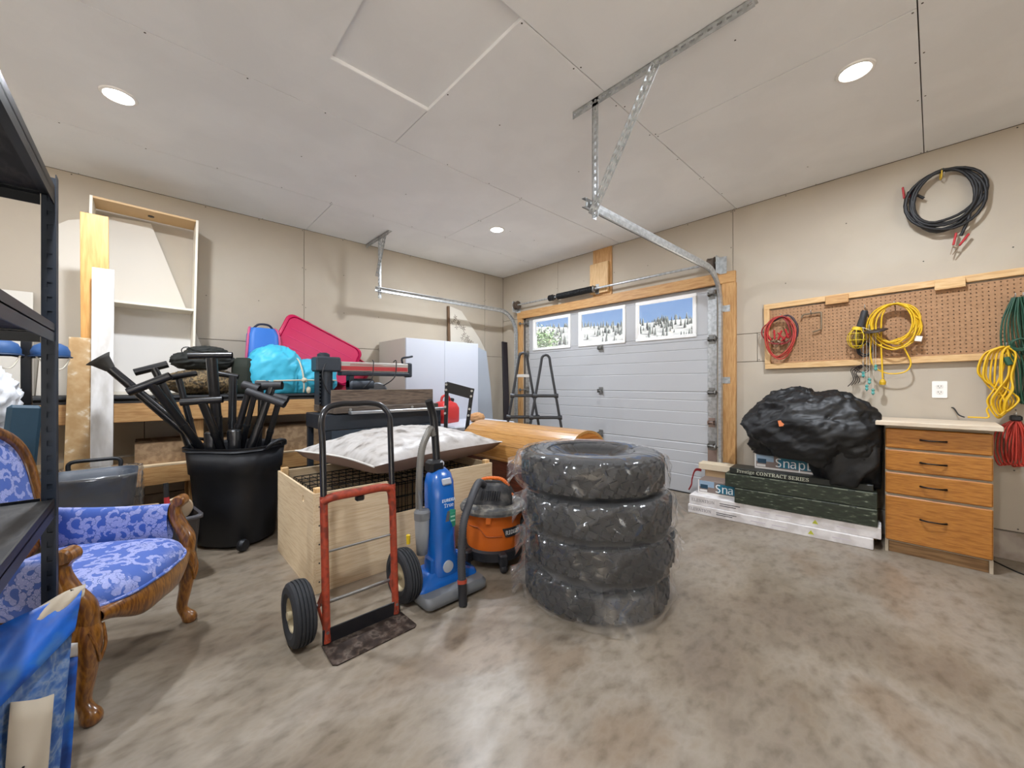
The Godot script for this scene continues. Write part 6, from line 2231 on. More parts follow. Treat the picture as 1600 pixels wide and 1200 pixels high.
func tubes_and_bins() -> void:
	var c = Vector3(-3.42, 0, -0.475)
	var t = thing("wheeled_bin", "tall black wheeled trash bin full of black tubes", "trash bin", c, 43.0)
	var blk = mat("bin_black", "#15171c", 0.5)
	var s = S(true)
	var rings = []
	for q in [[0.42, 0.38, 0.012], [0.45, 0.41, 0.03], [0.48, 0.44, 0.34], [0.50, 0.455, 0.5], [0.515, 0.47, 0.505], [0.535, 0.49, 0.66], [0.56, 0.51, 0.66], [0.56, 0.51, 0.685], [0.535, 0.49, 0.685], [0.525, 0.48, 0.66], [0.46, 0.42, 0.3], [0.41, 0.37, 0.03]]: rings.append(rr_ring(q[0], q[1], 0.17, q[2], 7))
	loft(s, rings)
	obj(t, "tub", s, blk)
	for z in [-0.2, 0.2]:
		s = S()
		lathe(s, T(Vector3(z, 0.04, 0.2), Vector3(0, 0, 90)), [[0.0, -0.02], [0.035, -0.02], [0.04, 0.0], [0.035, 0.02], [0.0, 0.02]], 18)
		obj(t, "wheel", s, blk)
	for sg in [-1.0, 1.0]:
		s = S()
		tube(s, smoothed([Vector3(sg * 0.275, 0.665, 0.08), Vector3(sg * 0.31, 0.70, 0.07), Vector3(sg * 0.315, 0.715, 0.0), Vector3(sg * 0.31, 0.70, -0.07), Vector3(sg * 0.275, 0.665, -0.08)], 5), 0.012, 8)
		obj(t, "handle", s, blk)
	# the tubes inside: [stem top, stem at the rim, bar start, bar end, stem radius, bar radius, label]
	var pm = mat("tube_black", "#141518", 0.28, 0.0, {"coat": 0.3})
	var fm = mat("tube_faded", "#2b2b2e", 0.6)
	var list = [
		[Vector3(-3.589, 1.223, -0.03), Vector3(-3.606, 0.704, -0.232), Vector3(-3.608, 1.191, 0.064), Vector3(-3.591, 1.252, -0.101), 0.022, 0.024, "black tube with slanted cross handle beside the flared one"],
		[Vector3(-3.397, 1.115, -0.016), Vector3(-3.511, 0.689, -0.261), Vector3(-3.427, 1.063, 0.09), Vector3(-3.38, 1.169, -0.108), 0.026, 0.026, "black tube with steep slanted cross handle nearest the chair"],
		[Vector3(-3.674, 1.17, -0.159), Vector3(-3.654, 0.697, -0.253), Vector3(-3.639, 1.16, -0.123), Vector3(-3.68, 1.194, -0.26), 0.02, 0.02, "black tube with short cross handle before the bedroll"],
		[Vector3(-3.387, 1.30, -0.321), Vector3(-3.475, 0.658, -0.373), Vector3(-3.43, 1.305, -0.201), Vector3(-3.349, 1.317, -0.435), 0.032, 0.022, "tallest thick black tube with long level cross handle"],
		[Vector3(-3.226, 0.999, -0.259), Vector3(-3.342, 0.675, -0.369), Vector3(-3.269, 0.997, -0.154), Vector3(-3.185, 1.014, -0.362), 0.025, 0.022, "low black tube with level cross handle at the bin front"],
		[Vector3(-3.565, 1.172, -0.467), Vector3(-3.535, 0.666, -0.456), Vector3(-3.606, 1.191, -0.379), Vector3(-3.563, 1.168, -0.499), 0.026, 0.02, "black tube with cross handle right of the tallest one"],
		[Vector3(-3.326, 1.092, -0.534), Vector3(-3.404, 0.681, -0.45), Vector3(-3.35, 1.11, -0.50), Vector3(-3.28, 1.075, -0.585), 0.022, 0.03, "black tube with faded grey cup left of the crossed ones"],
		[Vector3(-3.242, 1.048, -0.55), Vector3(-3.357, 0.704, -0.5), Vector3(-3.27, 1.065, -0.51), Vector3(-3.10, 0.971, -0.705), 0.018, 0.026, "black tube with long faded sloping crosspiece"],
		[Vector3(-3.275, 1.101, -0.662), Vector3(-3.32, 0.658, -0.54), Vector3(-3.31, 1.10, -0.61), Vector3(-3.24, 1.105, -0.72), 0.028, 0.03, "thick black tube with faded open cup at right of bin"],
		[Vector3(-3.18, 1.015, -0.691), Vector3(-3.306, 0.65, -0.628), Vector3(-3.2, 1.025, -0.66), Vector3(-3.15, 1.0, -0.735), 0.02, 0.026, "rightmost black tube leaning out over the bin rim"],
		[Vector3(-3.445, 1.115, -0.626), Vector3(-3.455, 0.682, -0.615), Vector3(-3.46, 1.115, -0.59), Vector3(-3.43, 1.115, -0.67), 0.018, 0.024, "thin black tube at the back right of the bin"],
	]
	for i in list.size():
		var q: Array = list[i]
		var top: Vector3 = q[0]
		var rim: Vector3 = q[1]
		var foot: Vector3 = rim + (rim - top) * ((rim.y - 0.06) / (top.y - rim.y))
		var flat = Vector3(foot.x - c.x, 0, foot.z - c.z)
		if flat.length() > 0.13: flat = flat.normalized() * 0.13
		foot = Vector3(c.x + flat.x, 0.06, c.z + flat.z)
		var k = thing("handled_tube", q[6], "tube", foot, 0.0, "black tubes standing in the wheeled bin")
		s = S()
		tube(s, [Vector3.ZERO, rim - foot, top - foot], q[4], 14)
		obj(k, "stem", s, pm)
		s = S()
		tube(s, [(rim - foot).lerp(top - foot, 0.3), (rim - foot).lerp(top - foot, 0.36)], q[4] + 0.003, 14)
		obj(k, "collar", s, pm)
		# hollow crosspiece
		s = S()
		var a: Vector3 = q[2] - foot
		var b: Vector3 = q[3] - foot
		tube(s, [a, b], q[5], 16, false, false)
		tube(s, [a, b], q[5] - 0.004, 16, false, false)
		obj(k, "crosspiece", s, fm if i >= 6 else pm)
	# flared horn piece
	var hf = Vector3(-3.50, 0.06, -0.40)
	var k2 = thing("flared_tube", "long black tube with flared cup leaning out of the bin", "tube", hf, 0.0, "black tubes standing in the wheeled bin")
	var h0 = Vector3(-3.563, 1.26, 0.215) - hf
	var h1 = Vector3(-3.572, 0.779, -0.195) - hf
	s = S()
	tube(s, [Vector3.ZERO, h1, h1.lerp(h0, 0.35), h0.lerp(h1, 0.1)], [0.034, 0.034, 0.03, 0.025], 16)
	obj(k2, "stem", s, pm)
	s = S()
	var dir = (h0 - h1).normalized()
	tube(s, [h0.lerp(h1, 0.1), h0, h0 + dir * 0.02, h0 + dir * 0.022], [0.027, 0.05, 0.068, 0.066], 20, false, false)
	tube(s, [h0 + dir * 0.022, h0 + dir * 0.004, h0.lerp(h1, 0.05)], [0.066, 0.05, 0.005], 20, false, false)
	obj(k2, "flared_cup", s, mat("cup_dusty", "#3b3935", 0.7))
	for q in [[Vector3(-3.36, 0.06, -0.32), 0.79, "short capped black tube at the bin's front left"], [Vector3(-3.30, 0.06, -0.44), 0.80, "short capped black tube at the bin's front middle"]]:
		var k3 = thing("capped_tube", q[2], "tube", q[0], 0.0, "black tubes standing in the wheeled bin")
		s = S()
		lathe(s, Transform3D(), [[0.0, 0.0], [0.038, 0.0], [0.038, q[1] - 0.13]], 18)
		obj(k3, "stem", s, pm)
		s = S()
		lathe(s, Transform3D(), [[0.043, q[1] - 0.13], [0.043, q[1] - 0.07], [0.034, q[1] - 0.062], [0.03, q[1] - 0.06], [0.0, q[1] - 0.055]], 18)
		obj(k3, "cap", s, pm)

	# grey bin with clear liner behind the armchair
	t = thing("lined_bin", "grey waste bin with clear plastic liner behind the armchair", "waste bin", Vector3(-3.30, 0, 0.235), 0.0)
	s = S(true)
	rings = []
	for q in [[0.30, 0.31, 0.0], [0.34, 0.35, 0.45], [0.355, 0.365, 0.46], [0.375, 0.385, 0.6], [0.355, 0.365, 0.6], [0.33, 0.34, 0.45], [0.28, 0.29, 0.03]]: rings.append(rr_ring(q[0], q[1], 0.09, q[2], 5))
	loft(s, rings)
	obj(t, "tub", s, mat("bin_slate", "#3c4450", 0.5))
	var film = mat("plastic_film", "#f4f6f8", 0.08)
	var nz = FastNoiseLite.new()
	nz.seed = 9
	nz.frequency = 3.0
	nz.fractal_type = FastNoiseLite.FRACTAL_RIDGED
	s = S(true)
	var lin = func(u: float, w: float) -> Vector3:
		var rg = rrect(1.0, 1.0, 0.22, 5)
		var n = rg.size()
		var fi = u * n
		var p: Vector2 = rg[int(fi) % n].lerp(rg[(int(fi) + 1) % n], fi - int(fi))
		var j = 0.01 + 0.022 * absf(nz.get_noise_2d(u * 7.0, w * 1.2))
		if w < 0.25:
			var k = w / 0.25
			return Vector3(p.x * (0.35 - 0.03 * (1.0 - k)), 0.53 + 0.075 * k, p.y * (0.36 - 0.03 * (1.0 - k)))
		var k2b = (w - 0.25) / 0.75
		return Vector3(p.x * (0.383 + 2.0 * j), 0.608 - 0.30 * k2b * (0.85 + 0.3 * nz.get_noise_1d(u * 4.0)), p.y * (0.393 + 2.0 * j))
	grid(s, 96, 16, lin)
	obj(t, "liner", s, film)
	s = S()
	tube(s, smoothed([Vector3(-0.19, 0.60, 0.11), Vector3(-0.195, 0.645, 0.1), Vector3(-0.195, 0.65, 0.0), Vector3(-0.195, 0.645, -0.1), Vector3(-0.19, 0.60, -0.11)], 5), 0.011, 8)
	obj(t, "handle", s, mat("bin_black", "#15171c"))

	# small grey bin, cardboard flap, red handled tool
	t = thing("grey_bin", "dark grey plastic bin between the armchair and black bin", "bin", Vector3(-3.02, 0, -0.06), 8.0)
	s = S(true)
	rings = []
	for q in [[0.22, 0.26, 0.0], [0.26, 0.31, 0.33], [0.285, 0.335, 0.335], [0.285, 0.335, 0.355], [0.25, 0.30, 0.355], [0.21, 0.25, 0.01]]: rings.append(rr_ring(q[0], q[1], 0.04, q[2], 4))
	loft(s, rings)
	obj(t, "tub", s, mat("bin_charcoal", "#4a484b", 0.55))
	s = S()
	cbox(s, T(Vector3(0, 0.17, 0), Vector3(-8, 20, 28)), Vector3(0.012, 0.42, 0.19), 0.002)
	tag(obj(self, "cardboard_flap", s, mat("flap_card", "#b59b7c", 0.85), Transform3D(Basis(), Vector3(-3.03, 0.06, 0.03))), "bent cardboard flap sticking out of the grey bin", "cardboard")
	s = S()
	lathe(s, T(Vector3(0, 0, 0), Vector3(0, 0, 80)), [[0.0, -0.012], [0.07, -0.012], [0.075, 0.0], [0.07, 0.012], [0.0, 0.012]], 24)
	tag(obj(self, "wooden_disc", s, mat("disc_beige", "#b8a184", 0.7), Transform3D(Basis(), Vector3(-3.08, 0.37, -0.13))), "round beige disc standing in the grey bin", "disc")
	t = thing("red_handled_tool", "tool with red and black grip standing in grey bin", "tool", Vector3(-3.0, 0.03, -0.09))
	s = S()
	tube(s, [Vector3.ZERO, Vector3(0.0, 0.3, 0.0)], 0.008, 8)
	obj(t, "shaft", s, mat("hook_steel", "#c4c4c2"))
	s = S()
	tube(s, [Vector3(0.0, 0.3, 0.0), Vector3(-0.01, 0.34, 0.005), Vector3(-0.025, 0.43, 0.01)], [0.012, 0.016, 0.012], 10)
	obj(t, "red_grip", s, mat("grip_red", "#b0242a"))
	s = S()
	tube(s, [Vector3(-0.025, 0.43, 0.01), Vector3(-0.035, 0.51, 0.013)], [0.013, 0.012], 10)
	obj(t, "black_grip", s, mat("cable_black", "#1c1c1e"))


# ---------------------------------------------------------------- armchair
func damask() -> ImageTexture:
	var n = 512
	var im = Image.create(n, n, false, Image.FORMAT_RGB8)
	var ground = Color("#3a5cae")
	im.fill(ground)
	var g = RandomNumberGenerator.new()
	g.seed = 5
	var light = Color("#949cd0")
	var lighter = Color("#b4badf")
	var dot = func(x: float, y: float, r: float, c: Color) -> void:
		for j in range(int(-r) - 1, int(r) + 2):
			for i in range(int(-r) - 1, int(r) + 2):
				if i * i + j * j <= r * r: im.set_pixel(posmod(int(x) + i, n), posmod(int(y) + j, n), c)
	# scrolling acanthus: spiral stems carrying fans of lobed leaves
	for k in 58:
		var cx = g.randf() * n
		var cy = g.randf() * n
		var rot = g.randf() * TAU
		var hand = 1.0 if g.randf() < 0.5 else -1.0
		var R = g.randf_range(30.0, 54.0)
		var outline = []
		for i in 46:
			var f = i / 45.0
			var a = rot + hand * f * 4.6
			var rr = R * (1.0 - f * 0.78)
			var x = cx + cos(a) * rr
			var y = cy + sin(a) * rr
			var lob = 10.0 * (1.0 - f) + 3.0
			var ox = x + cos(a) * lob * (0.8 + 0.4 * sin(i * 1.1))
			var oy = y + sin(a) * lob * (0.8 + 0.4 * sin(i * 1.1))
			outline.append([x, y, ox, oy, lob, a])
		for e in outline: dot.call(e[2], e[3], e[4] * 0.62 + 1.5, ground.darkened(0.15))
		for e in outline: dot.call(e[2], e[3], e[4] * 0.6, light)
		for e in outline: dot.call(e[0], e[1], e[4] * 0.55, light)
		var idx = 0
		for e in outline:
			if idx % 3 == 0:
				for q in 8: dot.call(lerpf(e[0], e[2] + cos(e[5]) * 3.0, q / 7.0), lerpf(e[1], e[3] + sin(e[5]) * 3.0, q / 7.0), 0.8, ground.lerp(light, 0.25))
			if idx % 5 == 0: dot.call(e[2], e[3], 2.2, lighter)
			idx += 1
	im.generate_mipmaps()
	return ImageTexture.create_from_image(im)


func armchair() -> void:
	# front legs stand on A and B; local +z is where the chair faces
	var A = Vector3(-1.897, 0, 0.147)
	var B = Vector3(-2.387, 0, -0.13)
	var M = (A + B) / 2
	var f = Vector3(0.492, 0, -0.871)
	var t = thing("armchair", "carved wooden armchair with blue damask upholstery at lower left", "chair", M, rad_to_deg(atan2(f.x, f.z)))
	var fab = mat("damask", "#ffffff", 0.6, 0.0, {"tex": damask(), "scale": Vector3.ONE * 2.6, "rim": 0.25})
	var wd = wood("walnut_gold", ["#5a320f", "#7b4a18", "#92601f", "#6b3d12"], 1, 0.3, 0.6, 5.0, 1.0)
	var hw = 0.281
	var dp = 0.5
	# cabriole legs
	for q in [[-hw, 0.0, 1.0], [hw, 0.0, 1.0], [-hw * 0.82, -dp, -1.0], [hw * 0.82, -dp, -1.0]]:
		var s = S()
		var sx: float = signf(q[0])
		var fz: float = q[2]
		var p = [Vector3(q[0], 0.36, q[1] - 0.02 * fz), Vector3(q[0] + sx * 0.004, 0.30, q[1]), Vector3(q[0] + sx * 0.006, 0.24, q[1] + 0.006 * fz), Vector3(q[0], 0.16, q[1]), Vector3(q[0] - sx * 0.004, 0.08, q[1] - 0.012 * fz), Vector3(q[0], 0.045, q[1]), Vector3(q[0] + sx * 0.004, 0.022, q[1] + 0.014 * fz), Vector3(q[0] + sx * 0.004, 0.002, q[1] + 0.014 * fz)]
		tube(s, smoothed(p, 4), [0.036, 0.037, 0.038, 0.039, 0.04, 0.039, 0.038, 0.036, 0.034, 0.031, 0.029, 0.027, 0.025, 0.024, 0.023, 0.022, 0.021, 0.02, 0.02, 0.021, 0.022, 0.024, 0.026, 0.028, 0.029, 0.029, 0.028, 0.025, 0.022], 14)
		var lg = obj(t, "leg", s, wd)
		if fz > 0.0:
			s = S()
			for k in [-1.0, 1.0]:
				tube(s, smoothed([Vector3(q[0] + k * 0.03, 0.31, q[1] + 0.024), Vector3(q[0] + k * 0.018, 0.25, q[1] + 0.04), Vector3(q[0], 0.2, q[1] + 0.036)], 4), 0.005, 6)
			obj(lg, "carving", s, wd)
	# serpentine front rail and side rails
	var s = S(true)
	var rail = func(u: float, w: float) -> Vector3:
		var x = lerpf(-hw + 0.02, hw - 0.02, u)
		var bow = 0.045 * (1.0 - pow(absf(u * 2.0 - 1.0), 2.2))
		var lo = 0.272 + 0.03 * cos((u * 2.0 - 1.0) * PI * 1.0) * -1.0 + 0.012 * cos((u - 0.5) * TAU * 2.0)
		var a = TAU * w
		var y = lerpf(lo, 0.36, 0.5 + 0.5 * sin(a))
		return Vector3(x, y, bow + 0.012 + 0.022 * cos(a))
	grid(s, 30, 14, rail, true)
	obj(t, "front_rail", s, wd)
	for k in [-1.0, 1.0]:
		s = S()
		bar(s, Vector3(k * hw, 0.325, -0.02), Vector3(k * hw * 0.84, 0.325, -dp), 0.03, 0.065, Vector3.UP, 0.01)
		obj(t, "side_rail", s, wd)
	# seat
	s = S(true)
	var seat = func(u: float, w: float) -> Vector3:
		var a = TAU * u
		var b = PI * 0.5 * w
		var sp = func(q: float) -> float: return signf(q) * pow(absf(q), 0.42)
		var ex: float = sp.call(cos(a)) * pow(cos(b), 0.35)
		var ez: float = sp.call(sin(a)) * pow(cos(b), 0.35)
		var x = ex * (hw + 0.005) * (1.0 - 0.07 * (1.0 - ez))
		var bow = 0.05 * maxf(ez, 0.0) * (1.0 - ex * ex)
		return Vector3(x, 0.355 + 0.085 * sin(b), -dp * 0.5 + 0.015 + ez * (dp * 0.5 + 0.01) + bow)
	grid(s, 64, 16, seat)
	obj(t, "seat_cushion", s, fab)
	s = S()
	var wl = []
	for k in 40: wl.append(seat.call(k / 40.0, 0.0) + Vector3(0, 0.006, 0))
	tube(s, wl, 0.007, 6, true)
	obj(t, "welt", s, fab)
	# arms: upholstered panel, rolled top, carved upright at the front
	for k in [-1.0, 1.0]:
		s = S(true)
		var panel = func(u: float, w: float) -> Vector3:
			var z = lerpf(-0.07, -dp, u)
			var x = lerpf(hw + 0.02, hw * 0.88, u)
			var a = TAU * w
			var top = 0.555 + 0.03 * u * u
			return Vector3(k * (x + 0.028 * cos(a) * (1.0 + 0.3 * sin(a))), lerpf(0.36, top, 0.5 + 0.5 * sin(a)), z)
		grid(s, 14, 20, panel, k > 0.0)
		obj(t, "arm_panel", s, fab)
		s = S()
		var up = smoothed([Vector3(k * (hw + 0.002), 0.33, 0.0), Vector3(k * (hw + 0.012), 0.39, 0.002), Vector3(k * (hw + 0.02), 0.44, -0.025), Vector3(k * (hw + 0.022), 0.5, -0.052), Vector3(k * (hw + 0.024), 0.54, -0.05), Vector3(k * (hw + 0.026), 0.562, -0.028)], 4)
		var rad = []
		for i in up.size(): rad.append(lerpf(0.034, 0.022, float(i) / (up.size() - 1)))
		tube(s, up, rad, 12)
		var au = obj(t, "arm_upright", s, wd)
		s = S()
		lathe(s, T(Vector3(k * (hw + 0.026), 0.566, -0.032), Vector3(0, 0, 90)), [[0.0, -0.028], [0.02, -0.028], [0.026, -0.02], [0.026, 0.02], [0.02, 0.028], [0.0, 0.028]], 16)
		obj(au, "scroll", s, wd)
	# back
	s = S(true)
	var bk = func(u: float, w: float) -> Vector3:
		var a = TAU * u
		var cx = signf(cos(a)) * pow(absf(cos(a)), 0.55)
		var sy = signf(sin(a)) * pow(absf(sin(a)), 0.6)
		var c0 = Vector3(0, 0.655, -dp - 0.02)
		var rim = Vector3(cx * hw * 1.02, 0.655 + sy * 0.265 + 0.025 * (1.0 - cx * cx) * maxf(sy, 0.0), -dp - 0.02 - 0.10 * (0.5 + 0.5 * sy))
		var p = c0.lerp(rim, w)
		p.z = lerpf(-dp - 0.03, rim.z, w) - 0.12 * (p.y - 0.655) * (1.0 - w) + 0.045 * (1.0 - w * w)
		return p
	grid(s, 56, 10, bk, true)
	obj(t, "back_upholstery", s, mat("damask_back", "#ffffff", 0.6, 0.0, {"tex": mt["damask"].albedo_texture, "scale": Vector3.ONE * 2.6, "rim": 0.25, "twosided": true}))
	s = S()
	var fr = []
	for i in 56: fr.append(bk.call(i / 56.0, 1.0))
	tube(s, fr, 0.024, 10, true)
	obj(t, "back_frame", s, wd)


# ---------------------------------------------------------------- black shelving and what is round it
func shelving() -> void:
	var x0 = -1.82
	var x1 = -0.62
	var z0 = 0.20
	var z1 = 0.66
	var t = thing("steel_shelving", "black slotted steel shelving unit at the left edge", "shelving", Vector3(x0, 0, z0))
	var blk = mat("shelf_black", "#101216", 0.4, 0.3)
	var face = mat("shelf_black_face", "#242c38", 0.5, 0.2)
	var L = x1 - x0
	var D = z1 - z0
	var top = 1.74
	for p in [[0.0, 0.0, 1.0, 1.0], [L, 0.0, -1.0, 1.0], [0.0, D, 1.0, -1.0], [L, D, -1.0, -1.0]]:
		var s = S()
		perforated(s, Vector3(p[0], 0, p[1]), Vector3(p[0], top, p[1]), Vector3(0, 0, p[3]), 0.034, Vector3(p[2], 0, 0) * 0.0022, 0.043, 0.017, 0.011)
		bx(s, Vector3(p[0] - p[2] * 0.004 - 0.001, 0, minf(p[1], p[1] + p[3] * 0.034)), Vector3(p[0] - p[2] * 0.004 + 0.001, top, maxf(p[1], p[1] + p[3] * 0.034)))
		bx(s, Vector3(minf(p[0], p[0] + p[2] * 0.034), 0, minf(p[1], p[1] + p[3] * 0.0022)), Vector3(maxf(p[0], p[0] + p[2] * 0.034), top, maxf(p[1], p[1] + p[3] * 0.0022)))
		obj(t, "post", s, face)
	for y in [0.25, 0.77, 1.29, 1.70]:
		for z in [0.003, D - 0.033]:
			var s = S()
			bx(s, Vector3(0.035, y - 0.05, z), Vector3(L - 0.035, y + 0.004, z + 0.004))
			bx(s, Vector3(0.035, y - 0.022, z), Vector3(L - 0.035, y - 0.018, z + 0.03))
			obj(t, "beam", s, blk)
		for x in [0.003, L - 0.033]:
			var s = S()
			bx(s, Vector3(x, y - 0.05, 0.035), Vector3(x + 0.004, y + 0.004, D - 0.035))
			bx(s, Vector3(x, y - 0.022, 0.035), Vector3(x + 0.03, y - 0.018, D - 0.035))
			obj(t, "end_beam", s, blk)
		var s2 = S()
		bx(s2, Vector3(0.008, y - 0.0175, 0.008), Vector3(L - 0.008, y - 0.004, D - 0.008), 0.001)
		obj(t, "shelf_board", s2, mat("shelf_board_dark", "#ffffff", 0.6, 0.0, {"tex": noise_tex("shelf_board", 0.02, 5, ["#1b1b1d", "#2a2a2c", "#3c3b3b", "#232325"], [0.3, 0.5, 0.65, 0.8], 256), "scale": Vector3(1, 2, 3)}))

	# folded tarps piled under and in front of the shelf
	var blue = mat("tarp_blue", "#ffffff", 0.45, 0.0, {"tex": noise_tex("tarp", 0.015, 5, ["#0d3f8c", "#1357b4", "#1b66c8", "#4e7fb8"], [0.25, 0.45, 0.65, 0.85], 256), "scale": Vector3.ONE * 2.0})
	var canvas = mat("tarp_canvas", "#b3a692", 0.85)
	var faded = mat("tarp_faded", "#ffffff", 0.7, 0.0, {"tex": noise_tex("tarp_faded", 0.03, 5, ["#27508f", "#4b6d9f", "#7c8ba3", "#365c97"], [0.25, 0.45, 0.6, 0.8], 256), "scale": Vector3.ONE * 3.0})
	var away = Vector3(-0.9, -0.42, 0.12)
	var slab = func(parent: Node3D, called: String, U: Array, V: Array, th: float, bulge: float, m: Material) -> void:
		# a thick sheet stretched between an upper and a lower edge
		var A = smoothed(U, 6)
		var B = smoothed(V, 6)
		var rings = []
		for i in mini(A.size(), B.size()):
			var rg = []
			for k in 9:
				var w = k / 8.0
				rg.append(A[i].lerp(B[i], w) - away * bulge * sin(w * PI) - away * 0.004 * sin(w * 9.0 + i * 0.7))
			for k in 9:
				var w = 1.0 - k / 8.0
				rg.append(A[i].lerp(B[i], w) - away * bulge * sin(w * PI) + away * th)
			var q = []
			for p in rg: q.append(p - parent.position)
			rings.append(q)
		var st = S(true)
		loft(st, rings)
		obj(parent, called, st, m)
	var q1 = thing("folded_tarp", "bright blue folded tarp with tan edge topmost of the pile", "tarp", Vector3(-1.5, 0.26, 0.25), 0.0, "folded blue tarps by the shelving")
	slab.call(q1, "blue_face", [Vector3(-1.451, 0.540, 0.299), Vector3(-1.497, 0.551, 0.245), Vector3(-1.543, 0.552, 0.192), Vector3(-1.567, 0.558, 0.130)], [Vector3(-1.350, 0.371, 0.278), Vector3(-1.394, 0.407, 0.237), Vector3(-1.461, 0.433, 0.192), Vector3(-1.536, 0.468, 0.140)], 0.03, 0.012, blue)
	slab.call(q1, "tan_fold", [Vector3(-1.519, 0.535, 0.236), Vector3(-1.548, 0.554, 0.194), Vector3(-1.569, 0.565, 0.158), Vector3(-1.600, 0.562, 0.126)], [Vector3(-1.496, 0.492, 0.226), Vector3(-1.525, 0.508, 0.184), Vector3(-1.547, 0.526, 0.148), Vector3(-1.570, 0.542, 0.126)], 0.008, 0.012, canvas)
	slab.call(q1, "folded_rear", [Vector3(-1.47, 0.52, 0.36), Vector3(-1.53, 0.53, 0.28), Vector3(-1.57, 0.53, 0.20), Vector3(-1.59, 0.54, 0.14)], [Vector3(-1.44, 0.262, 0.36), Vector3(-1.48, 0.262, 0.30), Vector3(-1.52, 0.28, 0.24), Vector3(-1.56, 0.38, 0.16)], 0.05, 0.0, blue)
	var q2 = thing("folded_tarp", "faded blue folded cloth below the bright blue tarp", "tarp", Vector3(-1.45, 0.01, 0.2), 0.0, "folded blue tarps by the shelving")
	slab.call(q2, "faded_face", [Vector3(-1.396, 0.394, 0.255), Vector3(-1.466, 0.417, 0.212), Vector3(-1.526, 0.438, 0.174), Vector3(-1.556, 0.453, 0.147)], [Vector3(-1.368, 0.06, 0.224), Vector3(-1.414, 0.06, 0.200), Vector3(-1.443, 0.08, 0.176), Vector3(-1.487, 0.1, 0.165)], 0.03, 0.006, faded)
	slab.call(q2, "tan_roll", [Vector3(-1.419, 0.396, 0.227), Vector3(-1.425, 0.379, 0.190), Vector3(-1.443, 0.368, 0.165)], [Vector3(-1.40, 0.02, 0.243), Vector3(-1.40, 0.015, 0.210), Vector3(-1.41, 0.02, 0.182)], 0.02, 0.02, canvas)
	var q3 = thing("folded_tarp", "narrow blue tarp end standing nearest the chair leg", "tarp", Vector3(-1.6, 0.005, 0.16), 0.0, "folded blue tarps by the shelving")
	slab.call(q3, "blue_strip", [Vector3(-1.582, 0.385, 0.175), Vector3(-1.594, 0.375, 0.159), Vector3(-1.605, 0.364, 0.141)], [Vector3(-1.596, 0.012, 0.190), Vector3(-1.610, 0.012, 0.176), Vector3(-1.621, 0.012, 0.158)], 0.02, 0.01, blue)
	slab.call(q3, "white_band", [Vector3(-1.590, 0.418, 0.168), Vector3(-1.598, 0.410, 0.152), Vector3(-1.605, 0.403, 0.141)], [Vector3(-1.582, 0.386, 0.175), Vector3(-1.594, 0.376, 0.159), Vector3(-1.605, 0.365, 0.141)], 0.02, 0.006, mat("band_white", "#cfcac2", 0.8))

	# stand with blue caps, white bag and teal pad behind the shelving
	var st2 = thing("coat_stand", "black post with arms behind the shelving holding blue caps", "stand", Vector3(-3.62, 0, 0.52))
	var s = S()
	bx(s, Vector3(-0.02, 0.01, -0.02), Vector3(0.02, 1.4, 0.02), 0.002)
	obj(st2, "post", s, blk)
	s = S()
	lathe(s, Transform3D(), [[0.0, 0.0], [0.15, 0.0], [0.15, 0.01], [0.03, 0.02], [0.0, 0.02]], 24)
	obj(st2, "base", s, blk)
	for q in [[Vector3(0.1, 0.03, 0.07)], [Vector3(0.02, 0.03, -0.095)]]:
		s = S()
		tube(s, [Vector3(0, 1.27, 0), Vector3(q[0].x, 1.285, q[0].z)], 0.008, 8)
		obj(st2, "arm", s, blk)
	for q in [[Vector3(-3.50, 1.285, 0.60), "blue cap hanging left on the black stand"], [Vector3(-3.60, 1.285, 0.425), "blue cap hanging right on the black stand"]]:
		var h = thing("cap", q[1], "cap", q[0], 0.0, "blue caps on the black stand")
		s = S()
		lathe(s, Transform3D(), [[0.08, 0.0], [0.08, 0.025], [0.068, 0.055], [0.042, 0.072], [0.0, 0.078]], 24, false)
		obj(h, "crown", s, mat("cap_blue", "#1f4a7d", 0.6))
		s = S()
		lathe(s, Transform3D(), [[0.076, 0.0], [0.09, -0.006], [0.09, -0.012], [0.076, -0.006]], 24, false)
		obj(h, "band", s, mat("cap_navy", "#15304f", 0.6))
		s = S()
		tube(s, smoothed([Vector3(0.05, -0.01, 0.05), Vector3(0.06, -0.07, 0.0), Vector3(0.05, -0.08, -0.05), Vector3(0.03, -0.01, -0.08)], 5), 0.004, 6)
		obj(h, "cord", s, mat("cord_cream", "#cfc8b8", 0.7))
	s = S(true)
	blob(s, Vector3(0, 0.17, 0), Vector3(0.14, 0.18, 0.13), 21, 0.3, 1.4, 0.0)
	tag(obj(self, "plastic_sack", s, mat("sack_plastic_white", "#dfe2e6", 0.35), Transform3D(Basis(), Vector3(-3.42, 0.86, 0.66))), "white plastic sack on the crate behind the armchair", "plastic bag")
	s = S()
	bx(s, Vector3(-3.6, 0, 0.56), Vector3(-3.26, 0.858, 0.86), 0.004)
	tag(obj(self, "tall_crate", s, mat("crate_dark", "#3a322c", 0.7)), "dark tall crate under the white plastic sack", "crate")
	s = S()
	cbox(s, T(Vector3(0, 0.5, 0), Vector3(0, 0, 0)), Vector3(0.04, 1.0, 0.12), 0.015)
	tag(obj(self, "teal_pad", s, mat("pad_teal", "#16384a", 0.6), T(Vector3(-3.14, 0.01, 0.53), Vector3(-5, 20, 3))), "dark teal foam pad leaning behind the armchair", "pad")
	s = S()
	bx(s, Vector3(-0.006, 0, -0.25), Vector3(0.006, 0.75, 0.25), 0.001)
	tag(obj(self, "white_board", s, mat("board_white", "#d5d0c6", 0.5), T(Vector3(-4.46, 1.03, 0.86))), "white marked board standing on the bench behind the stand", "board")


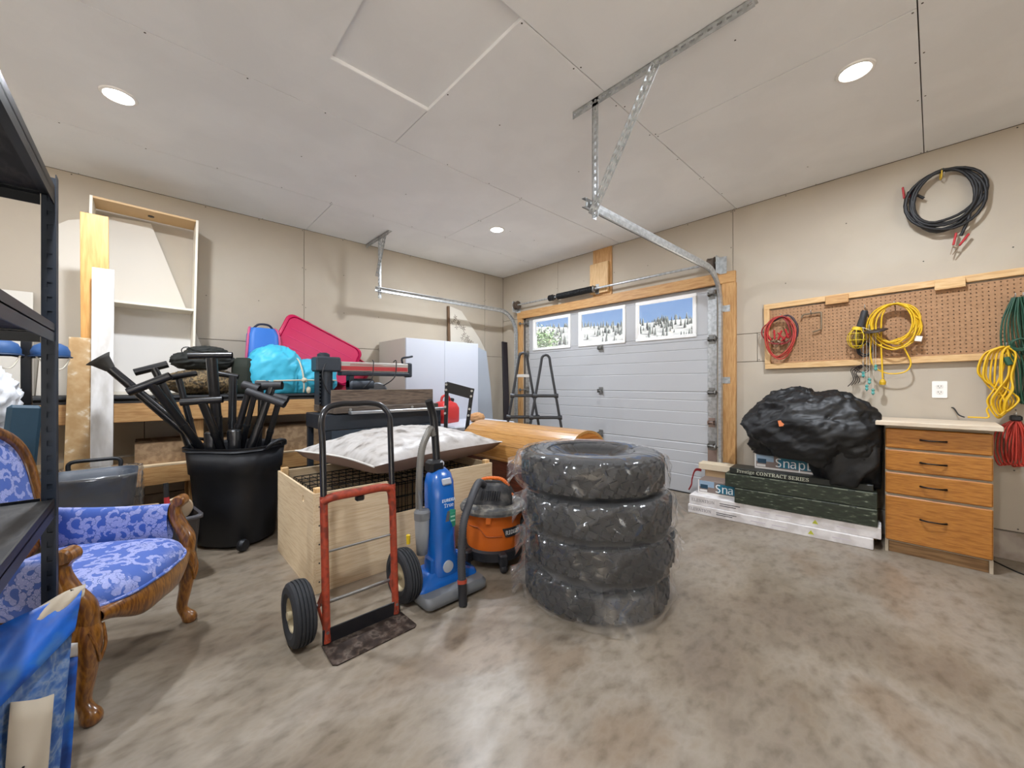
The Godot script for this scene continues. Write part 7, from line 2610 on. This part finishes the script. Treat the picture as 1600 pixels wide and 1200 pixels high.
func build_all() -> void:
	wall_things()
	drawers()
	flooring()
	tires()
	shop_vac()
	upright_vac()
	hand_truck()
	crate()
	cedar_chest()
	bench()
	rear_left()
	tubes_and_bins()
	armchair()
	shelving()
